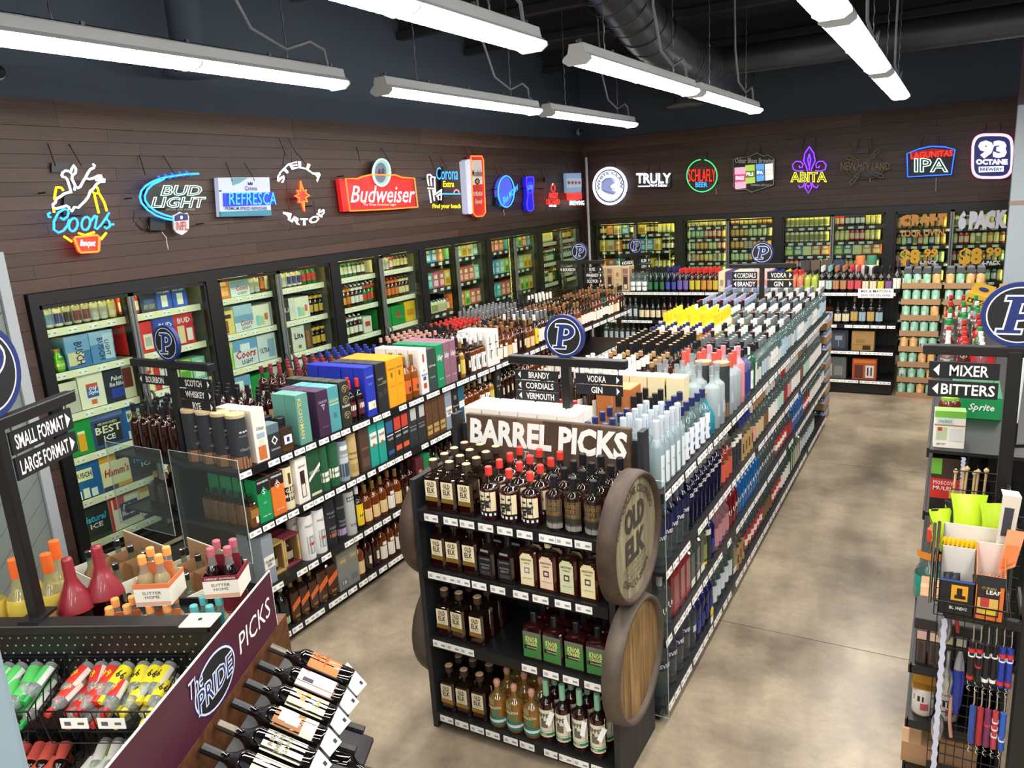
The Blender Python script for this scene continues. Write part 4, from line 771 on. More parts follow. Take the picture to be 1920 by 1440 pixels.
V_FRO = clr('vodka_bottle', 'tall frosted vodka bottle with clear stopper', thin_glass('stopper', 'e8eef0', .3, 'c8d0d4'), [(.2, .4, 30, paint('b4c4d4'))], .37, .047, glass=FROST, zs=.64, ze=.74, caph=.06)
V_PNK = clr('vodka_bottle', 'tall pink vodka bottle', M('cap_pink', 'd88a9a', .4), [(.1, .5, 50, paint('d88a9a'))], .37, .042, glass=col('d8909c'), zs=.7, ze=.8, caph=.05)
V_RDC = clr('vodka_bottle', 'frosted bottle with coral red neck', M('cap_coral', 'dc5a4c', .4), (), .36, .044, glass=FROST, zs=.62, ze=.74, caph=.085)
V_TUB = tin('gift_tin', 'dark vodka gift tube with wood lid', .05, .35, '33363a', 'b08a6a', [(.05, .3, 50, paint('8a6a48'))], (), 1)
V_IND = clr('gin_bottle', 'indigo fading gin bottle', CAPB, [(.1, .55, 120, paint('2a3478'))], .33, .038, glass=thin_glass('indigo_fade', 'b8c0dc', .4, '8a94c0'), zs=.68, ze=.78)
V_GRN = clr('gin_bottle', 'square green gin bottle', CAPB, [(.1, .6, .7, OFFW)], .32, .038, 1, glass=col('1f5a3c'))
V_CLW = clr('clear_spirit_bottle', 'clear rum bottle with white label', CAPW, [(.1, .5, 60, TAGW), (.2, .3, 30, LBLUE)], .31, .038)  # stands for vodka on the vodka run, not rum
V_CLB = clr('gin_bottle', 'clear gin bottle with black cap', CAPB, [(.12, .42, 50, paint('d8dcd8'))], .3, .038)
V_CLR = clr('vodka_bottle', 'clear vodka bottle with red and black cap', CAPB, [(.12, .42, 50, paint('e4e0dc'))], .31, .037, seal=CAPRD)
V_CLS = clr('gin_bottle', 'clear bottle with silver cap', CAPS, [(.15, .5, 45, paint('c4d4dc'))], .3, .037)
V_BLF = clr('clear_spirit_bottle', 'clear vodka bottle with pale blue label', CAPW, [(.1, .55, 60, paint('a8cce0')), (.3, .4, 30, TAGW)], .31, .039)  # vodka here as well, not rum
C_WHB = pack('gift_box', 'plain white liquor carton', .1, .1, .33, 'f0ece2', 'f4efe6')
C_WHB.kids.append(('flap_seam', G().poly([(-.048, .047, .3309), (.048, .047, .3309), (.048, .05, .3309), (-.048, .05, .3309)], paint('b8aea4')).mesh('flap_seam'), []))
C_ORB = pack('gift_box', 'large orange liquor box with picture', .2, .16, .34, 'c4743c', 'd88850', [(.52, .94, .08, .6, 'aebcc8'), (.6, .8, .2, .4, '3a4654'), (.46, .48, .02, .9, 'e0a070')], (), True, side='b5682f')
C_CRB = pack('gift_box', 'tall cream liquor box', .1, .1, .36, 'e8dcb0', 'efe6c4', [(.3, .7, .2, .5, 'd8c48a'), (.45, .55, .54, .62, 'c89858')], (), True, side='e4d6a8')
C_BRN = whisk('brandy_bottle', 'dark brandy bottle with red capsule', CAPRD, [(.12, .45, 62, CREAM)], .3, .04, liq='3a140a', fill=.8, caph=.06)
C_WHC = whisk('brandy_bottle', 'dark brandy bottle with tall white cap', CAPW, [(.12, .45, 62, OFFW)], .33, .036, liq='2a120c', glass=SP('2a120c'), caph=.05)
C_BKC = whisk('liqueur_bottle', 'brown liqueur bottle with black capsule', CAPB, [(.12, .45, 62, TAN)], .31, .037, liq='2a140c', glass=SP('1c100c'), caph=.07, seal=CAPC)
C_COR = whisk('liqueur_bottle', 'brown liqueur bottle with cork stopper', CAPC, [(.12, .4, 62, CREAM)], .27, .037, liq='4a2410', caph=.03)
C_YLB = clr('liqueur_bottle', 'lemon yellow liqueur bottle with yellow neck wrap', CAPY, [(.1, .4, 60, paint('e8e0a0'))], .34, .042, glass=M('lemon_liqueur', 'dada3c', .15, coat=.5), caph=.1)
C_ORL = clr('liqueur_bottle', 'orange liqueur bottle with navy cap', CAPN, [(.15, .45, 62, paint('e8a030'))], .28, .04, glass=M('orange_liqueur', 'd87a14', .15, coat=.5))
C_GLD = clr('tequila_bottle', 'golden bottle with white stopper', CAPW, [(.15, .45, 40, OFFW)], .31, .039, glass=M('golden_liqueur', 'a87820', .12, coat=.5))
C_CLL = clr('cordial_bottle', 'clear cordial bottle, brown stopper', M('cap_brown', '4a2c20', .4), [(.15, .45, 50, paint('dcd8c8'))], .28, .04, caph=.03)
C_WCP = clr('cordial_bottle', 'clear cordial bottle with white cap', CAPW, [(.15, .5, 60, OFFW)], .3, .037)
C_RBK = clr('cordial_bottle', 'clear cordial bottle with red and black cap', CAPB, [(.15, .5, 60, paint('8a2a2a'))], .32, .038, caph=.06, seal=CAPRD)
C_SLV = clr('cordial_bottle', 'clear bottle with striped white wrap', M('cap_stripe', '9aa4c4', .4), [(.1, .5, 60, paint('c4c8d8')), (.55, .75, 40, OFFW)], .31, .038)
FV = face(-1.66, 3.22); GV = 'goods on the top of the vodka run'; ZV = 1.225
def vt(y, its, rows=5, front=-.535, depth=-.02, nm_='vodka run top', **k): return stock(its, FV, y, ZV, nm_, GV, rows=rows, front=front, depth=depth, **k)
y = .05
vt(y, [(V_NAV, 4, 3)], front=-.285); y = vt(y, [(V_WHT, 5, 3)]); vt(y+.06, [(V_GTG, 5, 4)], front=-.345); y = vt(y, [(V_NAV, 5, 2)]); y0_ = y
y = vt(y, [(V_TEA, 1, 1)]); y = vt(y, [(V_FRO, 2, 4)]); y = vt(y, [(V_TUB, 1, 2), (V_FRO, 1, 3), (V_RDC, 2, 4), (V_PNK, 1, 3), (V_IND, 2, 4), (V_CLW, 1, 4), (V_GRN, 1, 4)])
vt(y, [(V_CLB, 2), (V_CLS, 3), (V_CLR, 1), (V_CLW, 3), (V_CLB, 2), (V_BLF, 2), (V_CLS, 3), (V_CLR, 1), (V_CLS, 2), (V_CLW, 4)], rows=5, x1=5.36, cyc=True, nm_='aisle side vodka top', gap=.02)
# far half of the top, seen over the first half
FH = dict(front=.0, depth=.53, nm_='cordial side top')
k = 0
for i in range(6):
    for j in range(2): C_WHB.put(None, 0, 'plain white liquor carton, %s across, %s row behind the barrel display sign' % (nth(i+1), nth(j+1)), 'white cartons behind the barrel display', X=T((-2.148+i*.109, 3.255+.107*j, ZV-.0*i))@Matrix.Rotation(RND.uniform(-.03, .03), 4, 'Z'))
vt(.28, [(C_BRN, 2, 3)], **dict(FH, front=.03, depth=.3)); C_ORB.put(None, 0, 'large orange liquor box with picture behind the vodka plate', 'boxes on the vodka run', X=T((-1.57, 3.78, ZV)))
for i, x in enumerate((-1.62, -1.515, -1.41, -1.30)): C_CRB.put(None, 0, 'tall cream liquor box, %s in the row behind the orange box' % nth(i+1), 'boxes on the vodka run', X=T((x, 4.02, ZV)))
vt(.95, [(C_WHC, 7, 5), (C_COR, 5, 5), (C_BKC, 8, 5), (C_GLD, 2, 4), (C_ORL, 4, 5), (C_YLB, 6, 5), (C_WCP, 4, 5), (C_RBK, 2, 5), (C_SLV, 6, 5), (C_CLL, 4, 5), (C_SLV, 6, 5)], x1=5.34, **dict(FH, gap=.018))
# lower shelves on the aisle side
V_SVK = clr('vodka_bottle', 'tall clear vodka bottle with navy label', M('cap_grey_blue', '5a647c', .4), [(.42, .78, 150, M('print_navy', '161c4c', .4))], .30, .042, txt=[('SVEDKA', .48, .07, 62, TAGW)], zs=.72, ze=.84)
V_SKY = bot('vodka_bottle', 'tall navy blue vodka bottle', .29, .037, 0, None, col('0e1030'), col('0e1030'), 1, .74, .86, .014, CAPS, .03, None, (), [('SKYY', .66, .08, 50, TAGW)], False, 10)
V_REF = bot('flavoured_vodka_bottle', 'red flavoured vodka bottle with grey cap', .28, .038, 0, None, col('8a2a24'), CLEAR, .8, .62, .76, .013, CAPS, .04, None, [(.1, .5, 60, paint('c85a44')), (.52, .6, 30, GRN)], (), False, 10)
V_BKS = clr('vodka_bottle', 'clear vodka bottle with black label', CAPB, [(.1, .55, 60, paint('2a2c34')), (.6, .72, 60, OFFW)], .29, .036)
V_KRA = clr('vodka_bottle', 'kraft wrapped vodka bottle', CAPBL, [(.0, .6, 170, paint('b89460')), (.18, .42, 24, paint('2c2420')), (.22, .46, 20, paint('b89460'), 12)], .27, .039)
V_MIX = [clr('flavoured_vodka_bottle', 'clear vodka bottle with %s label' % n_, c_, [(.1, .5, 60, paint(h_))], .28, .038) for n_, c_, h_ in (('beige', CAPC, 'c8b48a'), ('pink', CAPW, 'd89a94'), ('white', CAPW, 'eceae4'), ('brown', CAPC, '7a5a3c'), ('mint', CAPS, 'b4d4c4'), ('crimson', CAPRD, 'a03038'))]
V_WSQ = bot('gin_bottle', 'square clear gin bottle with white cap', .3, .041, 1, .041, CLEAR, CLEAR, 1, .68, .8, .016, CAPW, .05, None, [(.06, .2, .8, OFFW)], (), False)
V_CRS = bot('vodka_bottle', 'crimson ribbed vodka bottle', .3, .045, 1, .045, col('7a2830'), col('7a2830'), 1, .74, .84, .016, CAPRD, .045, None, [(.15, .2, .8, paint('a8505a'))], (), False)
V_YCP = clr('gin_bottle', 'green tinted gin bottle with yellow cap', CAPY, [(.08, .14, 170, YEL), (.2, .5, 50, paint('8a9440'))], .3, .036, glass=thin_glass('olive_glass', 'b4c088', .35, '8a9458'))
V_NVY = bot('vodka_bottle', 'dark blue vodka bottle with grey cap', .30, .039, 0, None, col('141a52'), col('1a2068'), .9, .64, .78, .014, M('cap_grey_blue2', '5a6a78', .4), .05, None, [(.2, .4, 40, paint('2a3a8a'))], (), False, 10)
V_PKS = clr('vodka_bottle', 'clear rose vodka bottle', CAPS, [(.1, .5, 60, paint('b88088'))], .29, .037, glass=thin_glass('rose_glass', 'e0b8bc', .4, 'b88a90'))
V_UVR = bot('flavoured_vodka_bottle', 'red vodka bottle with large letters', .29, .036, 0, None, col('6a1420'), col('6a1420'), 1, .66, .8, .014, CAPRD, .04, None, (), [('UV', .38, .12, 40, TAGW)], False, 10)
V_UVB = bot('flavoured_vodka_bottle', 'bright blue vodka bottle with large letters', .29, .036, 0, None, col('0f5a9c'), col('0f5a9c'), 1, .66, .8, .014, CAPBL, .04, None, (), [('UV', .38, .12, 40, TAGW)], False, 10)
V_UVC = clr('flavoured_vodka_bottle', 'clear vodka bottle with large letters', CAPW, (), .29, .036, txt=[('UV', .38, .12, 40, TAGW)])
V_BIG = clr('vodka_bottle', 'big clear vodka bottle with navy shoulder', CAPN, [(.44, .62, 160, M('print_navy', '161c4c', .4))], .33, .055, txt=[('SVEDKA', .52, .07, 62, TAGW)], zs=.66, ze=.86, caph=.04)
V_BGS = clr('vodka_bottle', 'big clear vodka bottle with silver cap', CAPS, [(.3, .42, 30, paint('c4d4e4'))], .32, .048)
V_BLC = clr('vodka_bottle', 'clear vodka bottle with bright blue cap', CAPLB, [(.15, .5, 60, paint('d0dce4'))], .31, .042)
V_RPK = clr('flavoured_vodka_bottle', 'clear vodka bottle with red cap and label', CAPRD, [(.12, .5, 60, paint('b83034')), (.2, .35, 60, OFFW)], .31, .042)
for z, nme, its in ((.825, 'second vodka shelf', [(V_SVK, 5), (V_SKY, 8), (V_REF, 3), (V_BKS, 3), (V_KRA, 4), (V_MIX[1], 1), (V_MIX[0], 3), (V_MIX[3], 2), (V_MIX[2], 4), (V_MIX[4], 3), (V_MIX[5], 2), (V_MIX[1], 2), (V_MIX[2], 5), (V_MIX[3], 2), (V_MIX[4], 4), (V_MIX[2], 9)]),
                    (.47, 'third vodka shelf', [(V_UVC, 2), (V_CRS, 3), (V_WSQ, 3), (V_YCP, 1), (V_BKS, 1), (V_NVY, 1), (V_PKS, 4), (V_UVR, 3), (V_UVB, 8), (V_UVC, 7), (V_RPK, 5), (V_MIX[5], 3), (V_UVB, 7), (V_RPK, 4), (V_MIX[2], 9), (V_BLC, 6)]),
                    (.10, 'bottom vodka shelf', [(V_BIG, 4), (V_BGS, 1), (V_NVY, 4), (V_BLC, 5), (V_WSQ, 1), (V_KRA, 3), (V_RPK, 6), (V_MIX[3], 4), (V_RPK, 4), (V_MIX[2], 5), (V_GRN, 6), (V_BLC, 9)])):
    stock(its, FV, .05, z, nme, 'bottles on the %s' % nme, rows=2, front=-.535, depth=-.03, x1=5.36)
ob('sale_tag', G().lathe([(.03, 0), (.03, .002)], YEL, 14, X=Matrix(((0, 0, 1, 0), (1, 0, 0, 0), (0, 1, 0, 0), (0, 0, 0, 1)))).box(0, .002, -.022, .022, -.07, -.02, TAGW), loc=(-1.098, 4.02, .2), label='yellow round sale tag hanging on the bottom vodka shelf edge', cat='tag')
# trays of blue cans at the far end of the vodka run
def can(name, desc, body, top='c8ccd0', r=.033, h=.122, lab=()):
    g = G(); g.lathe([(r*.8, 0), (r, .012), (r, h-.012), (r*.82, h)], [STEEL, paint(body, .35), STEEL], 12, True, True)
    for k, q in enumerate(lab): patch(g, r, r, 0, h, q[0], q[1], q[2], q[3], q[4] if len(q) > 4 else 0, .0005+.0003*k)
    return Proto(name, desc, 'can', g, (), 2*r+.002, 2*r+.002, h)
def tray(name, w, d, h):
    e = .004; g = G().box(-w/2, w/2, 0, d, 0, e, KRAFT).box(-w/2, w/2, 0, e, e, h, KRAFT).box(-w/2, w/2, d-e, d, e, h, KRAFT).box(-w/2, -w/2+e, e, d-e, e, h, KRAFT).box(w/2-e, w/2, e, d-e, e, h, KRAFT)
    return Proto(name, 'tray', 'tray', g, (), w, d, h)
K_BLU = can('water_can', 'blue and silver can', '6f8fc0', lab=[(.3, .7, 60, OFFW), (.1, .25, 60, NAVY)], r=.032, h=.125)
TR1 = tray('cardboard_tray', .27, .40, .075)
for lv in range(8):
    z = .0+lv*.148
    TR1.put((-1.26, 8.64, z), 0, 'kraft tray of blue cans, %s from the floor, far vodka end' % nth(lv+1), 'kraft trays of blue cans stacked past the vodka run')
    for i in range(4):
        for j in range(6):
            if i < 3 and j > 0 and lv < 7: continue
            K_BLU.put((-1.26-.1+i*.0665, 8.68+j*.0665, z+.005), 0, 'blue can in tray %s from the floor, %s across %s back' % (nth(lv+1), nth(i+1), nth(j+1)), 'blue cans past the vodka run')
# tall stack of trays with mint and orange cans
K_MNT = can('seltzer_can', 'mint green can', '94ccb0', r=.044, h=.172, lab=[(.15, .6, 24, paint('c4e4d4'))]); K_ORC = can('seltzer_can', 'orange can', 'e2b070', r=.044, h=.172, lab=[(.15, .6, 24, paint('f0c890'))]); K_PIC = can('seltzer_can', 'mint can with white picture', '94ccb0', r=.044, h=.172, lab=[(.1, .8, 40, paint('d8e0dc')), (.3, .55, 24, paint('3c4a44'))])
TR2 = tray('cardboard_tray', .405, .28, .065)
for c in range(2):
    for lv in range(8):
        x = -.305+c*.432; z = lv*.186
        TR2.put((x, 10.02, z), 0, 'kraft tray of mint cans, %s stack, %s from the floor' % (('inner', 'outer')[c], nth(lv+1)), 'tall stacks of kraft can trays by the wine shelving')
        for i in range(4):
            for j in range(1 if lv < 7 else 3):
                p = (K_MNT, K_MNT, K_ORC, K_MNT, K_PIC, K_MNT, K_ORC)[RND.randrange(7)]
                p.put((x-.148+i*.0985, 10.073+j*.092, z+.005), RND.uniform(-.6, .6), '%s, %s across %s back, %s stack tray %s' % (p.desc, nth(i+1), nth(j+1), ('inner', 'outer')[c], nth(lv+1)), 'cans in the tall tray stacks')
    for i in range(4): ob('carton_sleeve', G().box(-.04, .04, 0, .25, 0, .055, paint('4c4f52')).poly([(-.04, -.001, 0), (.04, -.001, 0), (.03, .05, .075), (-.03, .05, .075)], paint('5c5f62')), loc=(-.305+c*.432-.148+i*.0985, 10.03, 7*.186+.178), label='dark grey carrier top on the %s stack, %s across' % (('inner', 'outer')[c], nth(i+1)), cat='carton', group='dark carriers on the tray stacks')
# ------------------------------------------------------------------ shelving before the back coolers
FB = T((-4.35, 10.5, 0))
def wine(desc, cap, lab, H=.31, r=.037, body='14100f', zs=.58): return bot('wine_bottle', desc, H, r, 0, None, SP(body), SP(body), 1, zs, .72, .014, cap, .06, None, [(.12, .46, 66, lab)], (), False, 10)
def cp(h): return M('capsule_'+h, h, .4)
N_WH = wine('dark wine bottle, white capsule and label', cp('d8d8d4'), OFFW); N_TL = wine('dark wine bottle, teal capsule', cp('7aa8a4'), paint('b8d0cc')); N_BR = wine('dark wine bottle, copper capsule', cp('a8714c'), paint('b8845a')); N_RD = wine('dark wine bottle, red capsule and label', cp('c83c44'), paint('d05058')); N_BK = wine('dark wine bottle, black capsule', CAPB, CREAM, .29); N_YL = wine('dark wine bottle with yellow label', CAPB, paint('d8d048'), .29); N_PU = wine('dark wine bottle with purple label', CAPB, paint('8a5a8a'), .29)
N_BIG = wine('large sparkling wine bottle, dark foil', cp('4a3448'), OFFW, .36, .045, '171a1c', .5); N_GF = wine('sparkling wine bottle with gold foil', CAPG, paint('d8c070'), .34, .043, '1a1e18', .5)
N_RC = whisk('cordial_bottle', 'dark bottle with bright red cap, yellow label', CAPRD, [(.1, .5, 62, paint('c4b43c'))], .3, .036, liq='3a1a10', caph=.06); N_RO = whisk('cordial_bottle', 'dark bottle with bright red cap, orange label', CAPRD, [(.1, .5, 62, paint('c48a3c'))], .3, .036, liq='3a1a10', caph=.06); N_RP = whisk('cordial_bottle', 'dark bottle with bright red cap, violet label', CAPRD, [(.1, .5, 62, paint('6a5aa0'))], .3, .036, liq='1c1828', glass=SP('1c1828'), caph=.06)
N_GR = whisk('liqueur_bottle', 'dark green liqueur bottle', CAPB, [(.1, .4, 50, paint('2a6a3a'))], .32, .037, liq='10241a', glass=SP('10241a')); N_NV = whisk('liqueur_bottle', 'navy liqueur bottle', CAPN, [(.1, .4, 50, paint('3a4a9a'))], .32, .037, liq='10142e', glass=SP('10142e'))
N_WX = pack('gift_box', 'pale wood liquor box with window', .105, .1, .34, 'cdb493', 'd8c4a4', [(.14, .86, .08, .94, '8a6e58'), (.25, .75, .1, .6, '3c221a'), (.3, .7, .12, .3, 'd8ccb4'), (.14, .86, .7, .73, 'cdb493')]); N_WP = pack('gift_box', 'pale wood liquor box with crest', .12, .1, .34, 'd0b48c', 'd8c4a4', [(.35, .65, .62, .78, '9a7a54'), (.35, .65, .2, .34, '9a7a54'), (.1, .9, .48, .5, 'a88a64')])
N_WC = clr('clear_spirit_bottle', 'clear rum bottle with two white labels', NECKG, [(.05, .22, 60, TAGW), (.26, .44, 60, TAGW)], .31, .038); N_CB = [pack('gift_box', '%s liqueur carton' % n_, .085, .09, .26, h_, t_, [(.25, .75, .3, .6, q_)]) for n_, h_, t_, q_ in (('cream', 'd8cca8', 'e0d8c0', 'a89468'), ('violet', '4a3a6a', '5a4a7a', '8a7aa8'), ('mint', 'c8d8c8', 'd8e4d8', '7aa08a'), ('rose', 'e0b8b4', 'e8ccc8', 'c88a8c'), ('pale pink', 'e0c4c0', 'e8d4d0', 'd89aa0'))]
N_SC = [clr('cordial_bottle', 'squat %s cream liqueur bottle' % n_, c_, [(.1, .45, 64, paint(h_))], .26, .037, glass=M('cream_'+h_, h_, .3)) for n_, c_, h_ in (('white', CAPBL, 'd8d4c8'), ('yellow', CAPY, 'd8cc60'), ('coral', CAPRD, 'd07a5a'), ('lime', CAPB, 'a8b84c'))]
stock([(N_WX, 2, 2), (N_WP, 1, 2), (N_WX, 1, 2), (N_WC, 3, 4), (N_GR, 3, 4), (N_NV, 2, 4), (N_RP, 2, 4), (N_RC, 2, 4), (N_RO, 2, 4), (N_RC, 1, 4), (N_CB[0], 1), (N_CB[1], 1), (N_CB[0], 1), (N_CB[2], 1), (N_CB[4], 1), (N_CB[3], 2), (N_SC[0], 2), (N_SC[1], 1), (N_SC[2], 2), (N_SC[3], 2), (N_WH, 1, 5), (N_TL, 1, 5), (N_BR, 2, 5), (N_RD, 2, 5), (N_BK, 2, 4), (N_YL, 1, 4), (N_PU, 1, 4), (N_BIG, 2, 3), (N_GF, 2, 2)], FB, .02, 1.255, 'wine side top', 'bottles on the shelving before the back coolers', front=-.46, depth=.0, rows=4)
ob('shelf_notice', G().box(-.19, .19, -.002, 0, -.055, .055, TAGW).merge(text(G(), 'MIX & MATCH 6', -.16, .16, .01, .04, INK, .003, .01, f=up(0))).merge(text(G(), 'SAVE 10% ON WINE', -.16, .16, -.04, -.01, INK, .003, .0, f=up(0))), loc=(-.78, 10.005, 1.25), label='white printed notice clipped to the wine shelf edge', cat='notice')
N_D1 = wine('dark wine bottle with broad cream label', CAPB, CREAM, .27, .042); N_D2 = whisk('whiskey_bottle', 'square amber whiskey bottle, pale blue label', CAPB, [(.05, .5, .9, paint('b4bcc8'))], .3, .045, 1, '3a1c0e'); N_D3 = wine('dark sparkling bottle with round gold seal', CAPG, paint('c8a860'), .33, .043); N_D4 = wine('dark sparkling bottle with pale blue label', cp('2c3034'), paint('9ab4c4'), .32, .042)
N_B1 = pack('gift_box', 'yellow liquor box', .16, .1, .24, 'd89a20', 'e0a83c', [(.4, .8, .6, .8, 'a87410')]); N_B2 = pack('gift_box', 'brown liquor box with bottle print', .12, .1, .23, '4a3a2c', '5a4a3c', [(.3, .7, .2, .7, 'a8703a')])
stock([(N_B1, 1), (N_B2, 1), (V_CLS, 3), (N_BK, 4), (C_BKC, 5), (V_CLB, 4), (N_BK, 10), (C_BKC, 3), (N_GF, 1), (N_D1, 1), (N_D2, 2), (N_D1, 2), (N_D3, 1), (N_D4, 1), (N_D3, 1), (N_D4, 1)], FB, .05, .865, 'second shelf before coolers', 'bottles on the shelving before the back coolers', front=-.44, depth=-.03, rows=1)
def gift(desc, w, h, colr, pat, txt=(), top=None): return pack('gift_set', desc, w, .2, h, colr, top, pat, txt, True)
gz = .54; X_ = 2.35
for p, x, z in ((gift('navy vodka gift set with window', .30, .24, '1b2340', [(.62, .94, .1, .8, 'b8c4cc'), (.1, .3, .1, .35, '3a5a8a')], [('WHEATLEY VODKA', .1, .8, .86, .93, 'c8d0d8')]), 2.45, .54), (gift('black gift set with stemmed glass picture', .33, .25, '262c36', [(.08, .9, .1, .85, '3c4652'), (.15, .35, .25, .8, '11151a'), (.55, .8, .5, .72, '8a949c'), (.66, .69, .2, .5, '8a949c')], [('Jim Beam', .15, .4, .62, .7, 'd8d8d8')]), 2.8, .54), (gift('kraft gift box with handle top', .25, .24, 'a8844c', [(.1, .9, .3, .34, '8a6a3a'), (.5, .85, .06, .28, '2c241c'), (.2, .6, .4, .6, '94703c')], (), 'a8844c'), 3.13, .54), (gift('dark gift set at shelf end', .3, .26, '23282e', [(.3, .7, .2, .7, '4a545c')], ()), 2.2, .18), (gift('green and white gift set', .22, .31, '46562c', [(.1, .9, .08, .4, 'c8bca0'), (.15, .4, .1, .36, '8a5a30'), (.1, .9, .5, .85, '5c6c38')], [('Jameson', .15, .85, .55, .7, 'd8dcc0', 0, .3), ('GIFT PACK', .2, .8, .02, .06, 'd8d8c0')]), 2.53, .18), (gift('grey gift set with bottle and glass', .27, .27, '5a5e5c', [(.12, .4, .12, .7, 'a8aaa4'), (.5, .85, .15, .6, '7a7e7c')], ()), 2.82, .18), (gift('orange patterned gift set', .27, .26, 'a8502a', [(.05, .95, .8, .95, 'd8742a'), (.1, .45, .08, .7, '5a2c28'), (.55, .9, .1, .7, 'd8d4d0'), (.62, .68, .2, .6, '2a2424'), (.76, .82, .2, .6, '2a2424')], ()), 3.16, .18)):
    p.put(None, 0, p.desc+' on the low back shelves', 'gift sets on the low shelves before the back coolers', X=FB@T((x+.32, -.45, z+.001)))
stock([(V_CLS, 6), (N_BK, 8), (C_COR, 8)], FB, .05, .54, 'third shelf before coolers', 'bottles on the shelving before the back coolers', front=-.44, depth=-.03, rows=1, x1=2.2)
ob('gift_tin', G().lathe([(.055, 0), (.055, .3)], paint('e8e0d4'), 16).lathe([(.0555, .3), (.0555, .4), (.05, .41)], paint('c8743c'), 16, True, True), loc=(-.99, 10.32, 1.256), label='tall white wine tin with orange top, back of the wine shelf', cat='tin')
ob('gift_tin', G().lathe([(.055, 0), (.055, .3)], paint('e4e4dc'), 16).lathe([(.0555, .3), (.0555, .4), (.05, .41)], paint('3c7a5a'), 16, True, True), loc=(-.865, 10.32, 1.256), label='tall white wine tin with green top, back of the wine shelf', cat='tin')
for i, (x, h_) in enumerate(((-1.62, '3a3430'), (-1.5, '5a4c40'), (-1.36, '4a4440'), (-1.22, '2a3654'))): pack('gift_box', 'box', .11, .1, .36, h_, h_, [(.2, .8, .3, .6, 'a89c8c')]).put((x, 10.28, 1.256), 0, 'tall dark wine gift box, %s at the back of wine shelf' % nth(i+1), 'tall gift boxes behind the wine bottles')
